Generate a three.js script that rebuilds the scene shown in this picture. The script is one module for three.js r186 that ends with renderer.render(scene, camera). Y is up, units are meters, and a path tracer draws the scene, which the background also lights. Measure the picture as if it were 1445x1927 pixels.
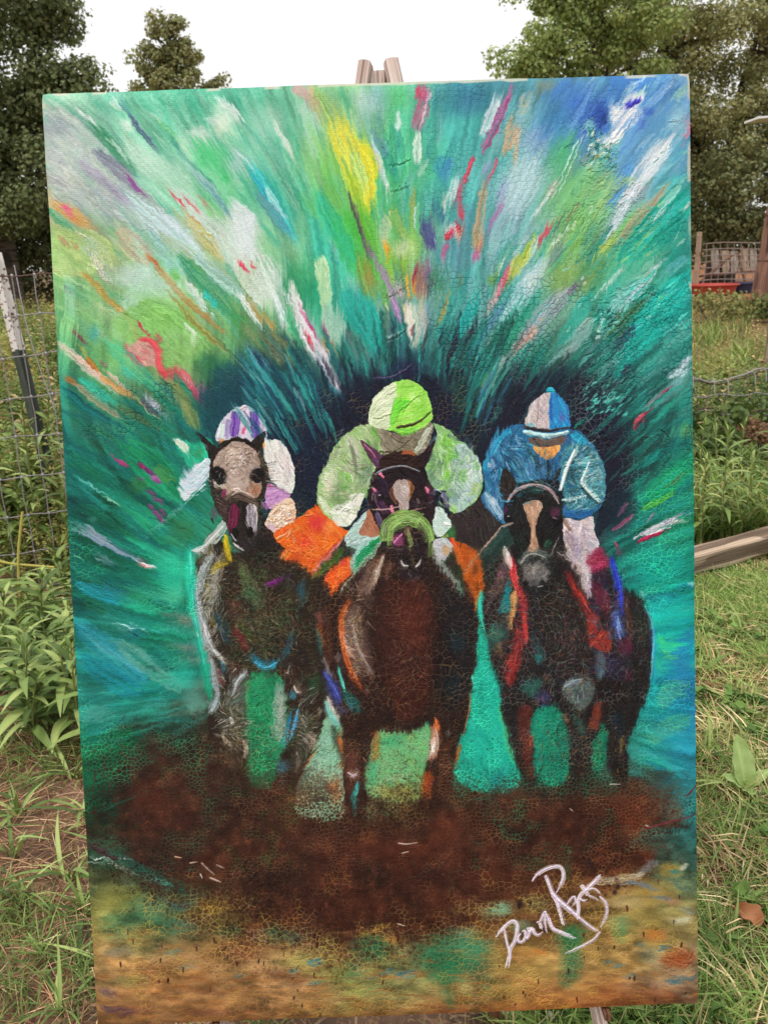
import * as THREE from 'three';
import { mergeGeometries, toCreasedNormals } from 'three/addons/utils/BufferGeometryUtils.js';
import { RoundedBoxGeometry } from 'three/addons/geometries/RoundedBoxGeometry.js';

// ---------------------------------------------------------------- camera, sky, sun, exposure
const scene = new THREE.Scene();
const camera = new THREE.PerspectiveCamera(63.4, 767 / 1024, 0.05, 600);
camera.position.set(0, 1.3, 0);
camera.rotation.order = 'YXZ';
camera.rotation.set(THREE.MathUtils.degToRad(-17.2), 0, THREE.MathUtils.degToRad(-1.954));
camera.focus = 1.25; camera.userData.fStop = 12;
const renderer = new THREE.WebGLRenderer({ antialias: true });
renderer.toneMapping = THREE.LinearToneMapping;
renderer.toneMappingExposure = 1.3;
renderer.shadowMap.enabled = true; renderer.shadowMap.type = THREE.PCFSoftShadowMap;
{ // bright overcast: pale all round, brighter towards the zenith
  const w = 256, h = 128, d = new Float32Array(w * h * 4);
  for (let y = 0; y < h; y++) { const el = ((y + 0.5) / h - 0.5) * Math.PI, k = 0.77 + 0.2 * Math.max(0, Math.sin(el)); for (let x = 0; x < w; x++) { const o = (y * w + x) * 4; d[o] = k; d[o + 1] = k; d[o + 2] = k * 1.005; d[o + 3] = 1; } }
  const t = new THREE.DataTexture(d, w, h, THREE.RGBAFormat, THREE.FloatType); t.mapping = THREE.EquirectangularReflectionMapping; t.magFilter = t.minFilter = THREE.LinearFilter; t.needsUpdate = true;
  scene.background = t; scene.environment = t;
}
const sun = new THREE.DirectionalLight(0xfff6ec, 1.5);
sun.position.set(-6, 14, 2.6); sun.target.position.set(0, 0.3, -2); sun.castShadow = true; sun.shadow.radius = 26; sun.shadow.mapSize.set(4096, 4096);
Object.assign(sun.shadow.camera, { left: -30, right: 30, top: 30, bottom: -30, near: 0.1, far: 90 });
scene.add(sun, sun.target);
// ---------------------------------------------------------------- the painting: pigment and relief of the canvas
const PW = 1360, PH = 2040;                                   // texels of the painted face (1.5 texels per mm)
function rng(seed) { let s = seed >>> 0; return () => { s = (s + 0x6d2b79f5) | 0; let t = Math.imul(s ^ (s >>> 15), 1 | s); t = (t + Math.imul(t ^ (t >>> 7), 61 | t)) ^ t; return ((t ^ (t >>> 14)) >>> 0) / 4294967296; }; }
function hash2(i, j, k = 0) { let h = Math.imul(i, 374761393) ^ Math.imul(j, 668265263) ^ Math.imul(k + 11, 1274126177); h = Math.imul(h ^ (h >>> 13), 1274126177); h ^= h >>> 16; return (h >>> 0) / 4294967296; }
function vnoise(x, y, k = 0) {
  const i = Math.floor(x), j = Math.floor(y); let u = x - i, v = y - j; u = u * u * (3 - 2 * u); v = v * v * (3 - 2 * v);
  const a = hash2(i, j, k), b = hash2(i + 1, j, k), c = hash2(i, j + 1, k), d = hash2(i + 1, j + 1, k);
  return a + (b - a) * u + (c - a) * v + (a - b - c + d) * u * v;
}
const fbm = (x, y, k = 0, o = 4) => { let s = 0, a = 0.5; for (let n = 0; n < o; n++) { s += a * vnoise(x, y, k + n); x *= 2.03; y *= 2.03; a *= 0.5; } return s / (1 - Math.pow(0.5, o)); };
const smooth = (a, b, x) => { const t = Math.min(1, Math.max(0, (x - a) / (b - a))); return t * t * (3 - 2 * t); };
const clamp = (x, a = 0, b = 1) => Math.min(b, Math.max(a, x));
function makePainting() {
  const pr = rng(7);
  // sketch units -> texels (the sketch was measured off the leaning canvas, so its trapezium is squared up here)
  const G = [0.00081526021, -5.2462645e-05, -0.051911091, 1.8945115e-05, 0.0005248658, -0.093797265, 1.027524e-06, -3.9538316e-05];
  const det = [[G[0], G[1], G[2]], [G[3], G[4], G[5]], [G[6], G[7], 1]];
  const K = (x, y) => { const w = G[6] * x + G[7] * y + 1; return [(G[0] * x + G[1] * y + G[2]) / w * PW, (G[3] * x + G[4] * y + G[5]) / w * PH]; };
  const [m0, m1, m2] = det, cr = (a, b) => [a[1] * b[2] - a[2] * b[1], a[2] * b[0] - a[0] * b[2], a[0] * b[1] - a[1] * b[0]];
  const i0 = cr(m1, m2), i1 = cr(m2, m0), i2 = cr(m0, m1);
  const KI = (px, py) => { const u = px / PW, v = py / PH, w = i0[2] * u + i1[2] * v + i2[2]; return [(i0[0] * u + i1[0] * v + i2[0]) / w, (i0[1] * u + i1[1] * v + i2[1]) / w]; };
  const SC = 1.145;
  const cv = document.createElement('canvas'); cv.width = PW; cv.height = PH; const ctx = cv.getContext('2d');
  const hv = document.createElement('canvas'); hv.width = PW; hv.height = PH; const hc = hv.getContext('2d');
  const hex = (c) => { c = c.slice(1); if (c.length === 3) c = c[0] + c[0] + c[1] + c[1] + c[2] + c[2]; return [0, 2, 4].map((i) => parseInt(c.slice(i, i + 2), 16)); };
  const rgba = (c, a) => 'rgba(' + c.map((v) => Math.round(clamp(v, 0, 255))).join(',') + ',' + a.toFixed(3) + ')';
  const jit = (c, j) => { const l = (pr() - 0.5) * 2 * j; return c.map((v) => v + l * (35 + v * 0.2) + (pr() - 0.5) * j * 22); };
  const P = (s) => s.trim().split(/\s+/).map((q) => q.split(',').map(Number));
  function curve(pts, closed, step = 5) {                      // Catmull-Rom through the points
    const out = [], n = pts.length, g = (i) => (closed ? pts[(i + n) % n] : pts[Math.max(0, Math.min(n - 1, i))]);
    for (let i = 0; i < (closed ? n : n - 1); i++) {
      const [a, b, c, d] = [g(i - 1), g(i), g(i + 1), g(i + 2)], k = Math.max(2, Math.round(Math.hypot(c[0] - b[0], c[1] - b[1]) / step));
      for (let t = 0; t < k; t++) { const u = t / k; out.push([0, 1].map((e) => 0.5 * (2 * b[e] + (c[e] - a[e]) * u + (2 * a[e] - 5 * b[e] + 4 * c[e] - d[e]) * u * u + (3 * b[e] - a[e] - 3 * c[e] + d[e]) * u * u * u))); }
    }
    if (!closed) out.push(pts[n - 1]);
    return out.map(([x, y]) => K(x, y));
  }
  // a bristle stroke along points: taper 0 = blunt, 1 = lens, 2 = thick start thin end
  function S(col, w, pts, a = 0.75, o = {}) {
    const { taper = 1, j = 0.5, rag = 0.28, relief = 1 } = o, c = hex(col), path = curve(P(pts)), n = path.length; w *= SC;
    const wob = pr() * 100, count = Math.max(2, Math.ceil(w / 1.25));
    const nrm = path.map((p, i) => { const q = path[Math.min(n - 1, i + 1)], r = path[Math.max(0, i - 1)], l = Math.hypot(q[0] - r[0], q[1] - r[1]) || 1; return [-(q[1] - r[1]) / l, (q[0] - r[0]) / l]; });
    for (let b = 0; b < count; b++) {
      const off = (count === 1 ? 0 : b / (count - 1) - 0.5) + (pr() - 0.5) * 0.12, edge = Math.abs(off) * 2, cc = jit(c, j);
      const t0 = pr() * rag * (0.3 + edge) * (taper === 2 ? 0.3 : 1), t1 = 1 - pr() * rag * (0.4 + edge), s0 = Math.floor(t0 * (n - 1)), s1 = Math.max(s0 + 1, Math.floor(t1 * (n - 1)));
      ctx.strokeStyle = rgba(cc, a * (0.55 + pr() * 0.45)); ctx.lineWidth = 1.3 + pr() * 1.6; ctx.lineCap = 'round'; ctx.lineJoin = 'round';
      ctx.beginPath();
      for (let i = s0; i <= s1 && i < n; i++) {
        const t = i / (n - 1), wd = w * (taper === 1 ? Math.pow(Math.sin(Math.PI * (0.06 + 0.88 * t)), 0.6) : taper === 2 ? 1 - 0.8 * t : 1);
        const q = off * wd + (vnoise(t * 5 + wob, b * 0.3, 3) - 0.5) * w * 0.14;
        const x = path[i][0] + nrm[i][0] * q, y = path[i][1] + nrm[i][1] * q;
        i === s0 ? ctx.moveTo(x, y) : ctx.lineTo(x, y);
      }
      ctx.stroke();
      if (relief > 0 && (b & 1)) {
        const g = pr() < 0.5 ? 200 : 70; hc.strokeStyle = rgba([g, g, g], 0.16 * relief * Math.min(1, a + 0.2)); hc.lineWidth = 1.4; hc.beginPath();
        for (let i = s0; i <= s1 && i < n; i += 2) { const t = i / (n - 1), wd = w * (taper === 1 ? Math.pow(Math.sin(Math.PI * (0.06 + 0.88 * t)), 0.6) : taper === 2 ? 1 - 0.8 * t : 1), q = off * wd; const x = path[i][0] + nrm[i][0] * q, y = path[i][1] + nrm[i][1] * q; i === s0 ? hc.moveTo(x, y) : hc.lineTo(x, y); }
        hc.stroke();
      }
    }
    if (relief > 1) { hc.lineCap = 'round'; hc.strokeStyle = rgba([255, 255, 255], 0.3 * (relief - 1)); hc.lineWidth = w * 0.7; hc.beginPath(); path.forEach((p, i) => (i ? hc.lineTo(p[0], p[1]) : hc.moveTo(p[0], p[1]))); hc.stroke(); }
  }
  function L(col, w, pts, a = 0.9, relief = 0.5) {              // one loaded line
    const path = curve(P(pts), false, 3), c = hex(col); ctx.lineCap = 'round'; hc.lineCap = 'round';
    for (let k = 0; k < 2; k++) for (let i = 1; i < path.length; i++) {
      const t = i / path.length, f = (0.55 + 0.45 * Math.sin(Math.PI * Math.min(1, 0.15 + t))) * (0.7 + 0.6 * pr());
      ctx.strokeStyle = rgba(jit(c, 0.35), a * (0.45 + 0.4 * pr())); ctx.lineWidth = w * SC * f; ctx.beginPath(); ctx.moveTo(...path[i - 1]); ctx.lineTo(...path[i]); ctx.stroke();
      if (relief && k) { hc.strokeStyle = rgba([255, 255, 255], 0.22 * relief); hc.lineWidth = w * SC * f * 0.7; hc.beginPath(); hc.moveTo(...path[i - 1]); hc.lineTo(...path[i]); hc.stroke(); }
    }
  }
  function F(col, pts, a = 0.92, o = {}) {                       // an area filled with short brush marks
    const { j = 0.6, dir = 1, marks = 1, len = 26, cols = [] } = o, c = hex(col), path = curve(P(pts), true, 4), pal = [c, c, ...cols.map(hex)];
    let x0 = 1e9, x1 = 0, y0 = 1e9, y1 = 0; for (const [x, y] of path) { x0 = Math.min(x0, x); x1 = Math.max(x1, x); y0 = Math.min(y0, y); y1 = Math.max(y1, y); }
    for (const q of [ctx, hc]) { q.save(); q.beginPath(); path.forEach((p, i) => { const x = p[0] + (pr() - 0.5) * 2, y = p[1] + (pr() - 0.5) * 2; i ? q.lineTo(x, y) : q.moveTo(x, y); }); q.closePath(); q.clip(); }
    ctx.fillStyle = rgba(c, a); ctx.fillRect(x0, y0, x1 - x0, y1 - y0);
    const n = (x1 - x0) * (y1 - y0) / 42 * marks;
    for (let i = 0; i < n; i++) {
      const x = x0 + pr() * (x1 - x0), y = y0 + pr() * (y1 - y0), t = dir + (vnoise(x / 50, y / 50, 5) - 0.5) * 2.2, l = len * (0.3 + pr() * 0.7) * 0.5, cc = jit(pal[Math.floor(vnoise(x / 26, y / 26, 8) * 0.999 * pal.length + pr() * 0.8) % pal.length], j);
      ctx.strokeStyle = rgba(cc, 0.3 + pr() * 0.4); ctx.lineWidth = 1 + pr() * 2.4; ctx.beginPath(); ctx.moveTo(x - Math.cos(t) * l, y - Math.sin(t) * l); ctx.lineTo(x + Math.cos(t) * l, y + Math.sin(t) * l); ctx.stroke();
      if (i % 3 === 0) { const g = pr() < 0.55 ? 220 : 60; hc.strokeStyle = rgba([g, g, g], 0.2); hc.lineWidth = 1.6; hc.beginPath(); hc.moveTo(x - Math.cos(t) * l, y - Math.sin(t) * l); hc.lineTo(x + Math.cos(t) * l, y + Math.sin(t) * l); hc.stroke(); }
    }
    ctx.restore(); hc.restore();
  }
  function B(col, x, y, rx, ry, a = 0.7, rot = 0) {              // a soft rubbed patch, broken by grain
    const c = hex(col), [px, py] = K(x, y); ctx.save(); ctx.translate(px, py); ctx.rotate(rot); ctx.scale(rx * SC, ry * SC);
    const g = ctx.createRadialGradient(0, 0, 0, 0, 0, 1); g.addColorStop(0, rgba(c, a)); g.addColorStop(0.55, rgba(c, a * 0.72)); g.addColorStop(1, rgba(c, 0)); ctx.fillStyle = g; ctx.fillRect(-1, -1, 2, 2); ctx.restore();
    const n = rx * ry / 16;
    for (let i = 0; i < n; i++) {
      const t = pr() * 6.283, r = Math.sqrt(pr()) * 1.05, ux = Math.cos(t) * r * rx * SC, uy = Math.sin(t) * r * ry * SC, X = px + ux * Math.cos(rot) - uy * Math.sin(rot), Y = py + ux * Math.sin(rot) + uy * Math.cos(rot), d = flow(...KI(X, Y)) + (pr() - 0.5) * 0.5, l = 3 + pr() * 10;
      ctx.strokeStyle = rgba(jit(c, 0.6), a * 0.4 * (1 - r * 0.7)); ctx.lineWidth = 1 + pr() * 2; ctx.beginPath(); ctx.moveTo(X - Math.cos(d) * l, Y - Math.sin(d) * l); ctx.lineTo(X + Math.cos(d) * l, Y + Math.sin(d) * l); ctx.stroke();
    }
  }
  function flow(x, y) { const fy = y < 1450 ? 820 + 430 * smooth(350, 950, y) : 2400, fx = 745; return y > 1560 ? 0.05 : Math.atan2(fy - y, fx - x); }
  function D(cols, x0, y0, x1, y1, n, w, len, a = 0.6, dj = 0.25) {  // many loose dabs following the rush of the rays
    const pal = cols.split(' ').map(hex);
    for (let i = 0; i < n; i++) {
      const x = x0 + pr() * (x1 - x0), y = y0 + pr() * (y1 - y0), d = flow(x, y) + (pr() - 0.5) * dj * 2, l = len * (0.4 + 0.6 * pr()), c = pal[Math.floor(pr() * pal.length)];
      S('#' + c.map((v) => Math.round(v).toString(16).padStart(2, '0')).join(''), w * (0.4 + 0.6 * pr()), (x - Math.cos(d) * l / 2) + ',' + (y - Math.sin(d) * l / 2) + ' ' + (x + (pr() - 0.5) * 4) + ',' + (y + (pr() - 0.5) * 4) + ' ' + (x + Math.cos(d) * l / 2) + ',' + (y + Math.sin(d) * l / 2), a * (0.5 + 0.5 * pr()), { j: 0.5, rag: 0.5 });
    }
  }
  function M(cols, x0, y0, x1, y1, n, w, len, a = 0.4) {          // broken marks in every direction
    const pal = cols.split(' ').map(hex);
    for (let i = 0; i < n; i++) {
      const x = x0 + (pr() + pr()) / 2 * (x1 - x0), y = y0 + (pr() + pr()) / 2 * (y1 - y0), d = 1.4 + (vnoise(x / 40, y / 40, 9) - 0.5) * 4, l = len * (0.3 + 0.7 * pr()), c = pal[Math.floor(pr() * pal.length)], [px, py] = K(x, y);
      ctx.strokeStyle = rgba(jit(c, 0.5), a * (0.4 + 0.6 * pr())); ctx.lineWidth = w * (0.4 + 0.8 * pr()); ctx.lineCap = 'round'; ctx.beginPath(); ctx.moveTo(px - Math.cos(d) * l / 2, py - Math.sin(d) * l / 2); ctx.quadraticCurveTo(px + (pr() - 0.5) * 6, py + (pr() - 0.5) * 6, px + Math.cos(d) * l / 2, py + Math.sin(d) * l / 2); ctx.stroke();
    }
  }
  function ridge(pts, w = 3, a = 0.6) {                          // a lip of thick paint
    const path = curve(P(pts), false, 4); hc.lineCap = 'round';
    for (let i = 1; i < path.length; i++) { hc.strokeStyle = rgba([255, 255, 255], a * (0.5 + 0.5 * pr())); hc.lineWidth = w * (0.5 + pr()); hc.beginPath(); hc.moveTo(...path[i - 1]); hc.lineTo(...path[i]); hc.stroke(); hc.strokeStyle = rgba([0, 0, 0], a * 0.4); hc.beginPath(); hc.moveTo(path[i - 1][0] + 2, path[i - 1][1] + w + 1); hc.lineTo(path[i][0] + 2, path[i][1] + w + 1); hc.stroke(); }
  }
  function lump(x, y, rx, ry, n, lo = 40, hi = 255) {            // knife work: clots and pits
    for (let i = 0; i < n; i++) {
      const t = pr() * 6.283, r = Math.sqrt(pr()), [px, py] = K(x + Math.cos(t) * r * rx, y + Math.sin(t) * r * ry), g = pr() < 0.5 ? hi : lo, d = pr() * 6.283, l = 3 + pr() * 9;
      hc.strokeStyle = rgba([g, g, g], 0.45); hc.lineWidth = 1.5 + pr() * 3; hc.beginPath(); hc.moveTo(px, py); hc.quadraticCurveTo(px + Math.cos(d) * l + 3, py + Math.sin(d) * l, px + Math.cos(d + 0.8) * l * 1.4, py + Math.sin(d + 0.8) * l * 1.4); hc.stroke();
    }
  }
  // ---- ground colours, one row per hand's breadth
  const rows = `
9cc8ac 5db89a 4fb795 55b294 68b192 8cc08a 6fb590 3f8a98 4f8f9c 5f929c 4a84c4 7aa8cc
a9b5b0 84bfa8 86cfae 98d0b2 6fc0a2 a7c879 5cba88 4ba6a0 7fb3b5 5a9eb6 6a9fc8 62a3bd
c3bd96 8aa6a3 8fd0b0 78c896 4fb39a 6fbb5f 52b87f 4dada6 84b7bb 7cbf88 7fb4bc 4fb3ae
8cc07a aabf90 8fc6bc a8c4a0 8fc79a 3fb39a 8fc048 5f95a2 83aeb0 7fb560 6aa577 2fa898
74b878 98c48c 9cc79c 7fb878 7ab080 49b59b 779a88 5fa39c 4fa296 6aa28a 3aa693 1fa394
4a9a78 6fae6c 84a06c 5f9058 486c58 3a7470 2f6a6e 285c5c 2a685a 2e685e 257870 3f8a80
15746e 3a866a 3f7a60 1a4e58 184250 15263a 141529 173f48 1b2a38 1a1c28 24504f 2f7a6e
0b605e 106c5a 157a60 185c54 10233a 10233a 14182a 14303c 152330 161c2a 17443f 188068
095a50 0c5c48 208864 247a60 13303b 2a3a38 2a2a24 24403a 24403a 1a3440 186a60 117c60
0f6660 0e6650 1c9476 3a6a54 2a201a 2a201a 2a1814 2a201c 24201c 201a1a 168a80 0d9b8a
1c9490 2b9080 128468 6a7a70 2a201a 2a201a 2a1814 2a1c18 201a1a 201a1a 15a098 0f9a96
188078 2a8580 1f8574 4a5a50 2a4a38 2a201a 2a1814 1aa090 1aa090 201a1a 1a9090 1a7fa0
0f8a5f 0f6a4a 2a3326 3a3a2a 2a5a40 7aa888 6fae78 1c9c86 1c8c76 1a4a40 2a8a80 2a8fa0
0f7a50 1a3a2a 38261e 3a261e 38281e 5a4030 5a4a2c 3a3a2a 33302a 3a261e 3a2e26 2a8088
138058 2a3a28 3a261e 38241e 3a261e 4a281e 3f2720 3d2820 40281e 44281c 5a3020 2f5a50
7a8448 8a8a50 3f6a4c 6a6038 5a341e 48261c 45261c 4a2c20 5a3a22 6a5030 94844c 8a8050
7f6a4c a08458 a87a4c 9a7a50 a8845c 7f8a4f 7a8054 8f8a58 8f7a44 a88a54 a0804c 8a7a5c
5a4038 80603c 8c6a46 906a44 9a7045 8f6a42 8a6038 96603a 98603a 94592f 84492a 6a4a40`.trim().split('\n').map((r) => r.split(' ').map((c) => hex('#' + c)));
  const base = ctx.createImageData(PW, PH);
  for (let y = 0; y < PH; y++) for (let x = 0; x < PW; x++) {
    const [sx, sy] = KI(x, y), fl = flow(sx, sy), ca = Math.cos(fl), sa = Math.sin(fl);
    const al = sx * ca + sy * sa, ac = -sx * sa + sy * ca;
    let n1, n2;
    if (sy < 1500) { const ang = Math.atan2(sy - (820 + 430 * smooth(350, 950, sy)), sx - 745), rad = Math.hypot(sx - 745, sy - 900); n1 = fbm(ang * 16, rad / 160, 20, 3) - 0.5; n2 = fbm(ang * 70, rad / 110, 24, 3) - 0.5; }
    else { n1 = fbm(sx / 70, sy / 45, 20, 3) - 0.5; n2 = fbm(sx / 20, sy / 12, 24, 3) - 0.5; }
    const wx = sx + ca * n1 * 190 + (fbm(sx / 60, sy / 60, 30, 3) - 0.5) * 70, wy = sy + sa * n1 * 190 + (fbm(sx / 60, sy / 60, 34, 3) - 0.5) * 70;
    const gx = clamp((wx - 80) / 111, 0, 10.999), gy = clamp((wy - 155) / 104.5, 0, 16.999), ix = Math.floor(gx), iy = Math.floor(gy); let u = gx - ix, v = gy - iy; u = u * u * (3 - 2 * u); v = v * v * (3 - 2 * v);
    const o = (y * PW + x) * 4, q0 = smooth(400, 680, sy), k = 1 + n2 * (0.3 + 0.42 * q0) + n1 * (0.22 + 0.28 * q0);
    for (let e = 0; e < 3; e++) { const q = rows[iy][ix][e] * (1 - u) * (1 - v) + rows[iy][ix + 1][e] * u * (1 - v) + rows[iy + 1][ix][e] * (1 - u) * v + rows[iy + 1][ix + 1][e] * u * v; base.data[o + e] = clamp(q * k + n2 * 18, 0, 255); }
    base.data[o + 3] = 255;
  }
  ctx.putImageData(base, 0, 0);
  hc.fillStyle = 'rgb(128,128,128)'; hc.fillRect(0, 0, PW, PH);
  // ---- loose rush of rays over the ground
  D('#6fc4a4 #4fb592 #9fd4b8 #3fa888 #b9dcc8', 90, 170, 560, 420, 230, 12, 90, 0.34);
  D('#7fc078 #a4c890 #c4d8a8 #5fae80', 100, 430, 420, 640, 130, 14, 80, 0.36);
  D('#4fae90 #7fc0a8 #b5d6cc #2fa08a', 420, 200, 720, 640, 160, 12, 100, 0.34);
  D('#3f9a9a #5fb0a8 #8fc0c4 #2f8a90', 740, 170, 960, 620, 150, 11, 100, 0.34);
  D('#5f9fc4 #7fb0c8 #4f8ab8 #a4c8d8', 960, 150, 1290, 320, 120, 12, 90, 0.36);
  D('#3fae98 #1fa08e #7fbca0 #a8c8c8 #0f8a80', 900, 420, 1300, 720, 230, 13, 110, 0.4);
  D('#0c6a60 #12806e #0a5550 #1f9480 #0c6e50 #0a6470', 115, 720, 400, 1120, 280, 15, 110, 0.42);
  D('#168488 #23908c #0f766c #3a988c #1a6a58 #0f6e60', 140, 1100, 380, 1400, 150, 16, 110, 0.38);
  D('#0f8a80 #1aa090 #2fae94 #0a6f70', 1180, 720, 1310, 1130, 120, 14, 90, 0.4);
  D('#12a096 #1f8aa8 #3fa890 #0f7f94', 1225, 1100, 1318, 1460, 110, 16, 80, 0.36);
  D('#123a4c #0f2f44 #1a5a60 #16506a', 440, 650, 640, 840, 110, 12, 110, 0.5);
  D('#1f6a64 #124a4c #2f8a80 #0f3a40', 640, 600, 960, 700, 80, 10, 80, 0.45);

  // ---- upper left
  F('#b4c0bc', '84,215 150,225 200,270 260,345 330,420 300,440 180,400 100,380', 0.55, { dir: 0.9, cols: ['#a9aebc', '#c4cdc0'] });
  S('#5f9a84', 34, '150,205 205,262 258,330', 0.5); S('#2f8a5e', 22, '165,226 215,282 262,335', 0.6); S('#7fb49c', 14, '140,195 200,240', 0.4);
  S('#7f7f96', 26, '175,285 225,322 272,370', 0.6); S('#9a93ac', 20, '143,300 190,338 240,380', 0.45); S('#8a3a8c', 6, '232,328 252,350 272,370', 0.85);
  B('#8a94a4', 108, 240, 32, 22, 0.5); S('#e6efe8', 10, '152,217 166,224 184,242', 0.7);
  S('#cfe4d8', 6, '205,262 225,285 245,315', 0.6); F('#a6d6b8', '225,240 260,275 300,300 345,325 360,360 330,375 290,345 250,310 230,270', 0.6, { dir: 0.8 });
  S('#566a88', 9, '238,212 262,246 300,288', 0.75); S('#4f8a94', 8, '225,190 245,222', 0.5); B('#dfeae2', 236, 236, 18, 12, 0.7, 0.7); S('#dde8e0', 8, '205,190 232,212', 0.6);
  S('#d5e6d8', 5, '278,211 302,230', 0.7); S('#3f8f86', 8, '317,262 352,304 392,335', 0.65); S('#7fc888', 8, '290,222 330,262 350,290', 0.45);
  S('#86b0b2', 17, '352,318 398,360 432,412', 0.7); S('#dce8ea', 4, '378,333 398,352', 0.8); S('#5f9aa0', 10, '388,345 412,380 440,420', 0.55);
  S('#ecf3ee', 13, '402,184 428,200 452,226', 0.8, { relief: 1.6 }); B('#dfe9df', 372, 252, 26, 18, 0.75); B('#e4ead8', 413, 238, 22, 24, 0.65); B('#d8e6e2', 394, 226, 14, 10, 0.6); B('#cfe0d0', 342, 268, 14, 18, 0.55);
  B('#46c478', 393, 293, 40, 32, 0.75); B('#22b456', 418, 330, 14, 14, 0.8); B('#5fd08a', 372, 285, 24, 24, 0.5); B('#b9cad2', 444, 305, 26, 20, 0.7); B('#6fcc60', 396, 398, 9, 16, 0.6);
  F('#c9dcd2', '318,352 350,360 378,398 410,412 440,395 470,400 478,470 470,500 430,500 405,470 380,440 350,400', 0.6, { dir: 0.9, cols: ['#d6e2e2', '#b9d2c8'] });
  F('#d3dfe2', '438,390 452,382 474,402 482,440 478,490 455,500 440,460', 0.65, { dir: 1.3 });
  S('#b7d8dc', 34, '240,372 300,425 388,500', 0.6); S('#d6e6ea', 12, '300,395 345,440 392,490', 0.6); S('#a6cfc4', 18, '220,385 270,440 330,500', 0.5);
  S('#b0a866', 26, '338,402 372,438 418,490', 0.8); S('#c8c48a', 12, '345,400 380,440', 0.5); S('#8aa860', 26, '300,440 350,480 390,520', 0.5);
  L('#e0485a', 6, '326,371 336,379 344,384'); L('#dd5560', 4, '349,377 356,382 364,393'); L('#d8605c', 3.5, '371,367 375,375 379,387'); L('#d8605c', 2.5, '360,408 366,416');
  S('#d8aa6c', 24, '92,378 130,400 180,432', 0.75); S('#cf9a52', 10, '130,405 160,425', 0.7); L('#e4628e', 7, '116,388 126,390 127,400 131,408', 0.8); S('#4fa57c', 16, '88,392 108,412 130,430', 0.6);
  F('#b5cc80', '93,440 140,430 200,450 210,500 150,520 97,510', 0.5, { dir: 0.6, cols: ['#8fbf78', '#c8d49a'] });
  L('#f0e8d0', 3.2, '136,435 150,440 170,454', 0.9, 2); L('#f3efe2', 4, '157,462 166,472 183,492', 0.9, 2); L('#eef0ea', 3, '183,455 196,478 204,490', 0.8, 1.5); L('#c85a5a', 5, '124,452 131,468', 0.6);
  S('#c6ae98', 40, '222,432 250,465 285,500', 0.55); S('#7fa88a', 10, '225,500 260,530', 0.4);
  S('#8fb8b0', 30, '150,450 175,470 200,480', 0.3);
  // ---- top middle
  S('#3fc4c4', 24, '466,305 505,370 552,455', 0.7); S('#bfe4e6', 12, '495,350 520,392 540,415', 0.7); S('#5f8fa4', 22, '478,360 512,405 545,450', 0.6); S('#2fa8c0', 8, '474,330 500,372', 0.7); S('#d8f0ec', 4, '452,296 476,318', 0.8);
  S('#6fa58a', 16, '490,270 520,325 560,400', 0.5); S('#e0e8dc', 11, '512,236 530,262 550,298', 0.75); S('#9fc8b0', 16, '500,200 522,240', 0.4);
  S('#cb8e92', 24, '545,162 575,182 597,206', 0.75); S('#c99a98', 12, '580,195 592,212 599,232', 0.6); S('#b8d0cc', 22, '562,205 580,225 600,245', 0.5);
  S('#a7c46e', 44, '580,162 625,230 680,330', 0.5); B('#95c4ce', 697, 184, 44, 34, 0.7); B('#8fc0cc', 680, 225, 34, 26, 0.5); S('#6fa2c0', 20, '692,250 712,272 724,300', 0.6); S('#3f9a78', 26, '630,165 648,182 660,200', 0.4);
  S('#dcd84c', 54, '624,225 655,285 690,385', 0.8); S('#f0dc34', 30, '672,268 696,305 700,345', 0.85); S('#b5d97e', 26, '660,288 672,320 684,352', 0.85); S('#e0d43c', 22, '690,345 692,370 684,392', 0.8); S('#a8cf3c', 20, '650,320 665,360 690,410', 0.6); S('#e8d850', 18, '635,240 648,262', 0.5);
  S('#46b43c', 60, '628,400 655,445 700,520', 0.75); S('#6fbf3a', 26, '672,390 690,430 700,480', 0.6); S('#2fb694', 34, '590,360 625,425 665,500', 0.6); S('#7fb85a', 20, '615,350 640,400', 0.4);
  S('#5f4c5e', 7, '650,362 666,402 683,455', 0.85); S('#6f5a6c', 12, '680,450 692,475 706,500', 0.75);
  S('#dde9f0', 9, '694,262 712,312 728,362', 0.85, { relief: 1.5 }); L('#f0e4dc', 4, '722,345 734,366', 0.9, 1);
  B('#5fc07f', 738, 182, 30, 28, 0.7); S('#3fa890', 30, '735,230 742,290 745,350', 0.5); S('#2f9a88', 18, '720,290 740,330', 0.4);
  ridge('727,307 746,306 766,296', 3); ridge('730,357 748,354 765,345', 3); ridge('722,268 732,256', 3); ridge('712,270 720,276', 2.5);
  S('#cfe8d8', 9, '744,212 744,248', 0.7); S('#4fc080', 12, '768,240 770,275', 0.5);
  B('#d05a80', 790, 173, 18, 17, 0.9); S('#c2405f', 12, '780,165 782,190', 0.7); S('#cc6f94', 26, '797,178 788,212 776,246', 0.85); L('#dfd2da', 4, '805,172 794,205 786,240', 0.8); S('#d6e6da', 16, '782,246 781,275 782,312', 0.75); S('#b8dcc4', 12, '800,300 780,330', 0.5);
  B('#3a7f98', 845, 185, 50, 40, 0.55); B('#42709a', 880, 190, 40, 34, 0.4); S('#5fc094', 20, '800,320 780,370', 0.5); S('#3f86bc', 16, '842,296 830,345', 0.6); S('#2f80b0', 20, '826,290 818,330', 0.35);
  S('#e2e8e6', 13, '858,325 845,360 828,390', 0.75); S('#d8d0b8', 12, '828,372 838,395', 0.6); S('#d43f5c', 8, '886,290 868,345 845,392', 0.92, { relief: 1.4 }); S('#e0506a', 11, '861,378 862,395 868,410', 0.85); L('#d03050', 4, '862,390 876,392', 0.8);
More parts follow.
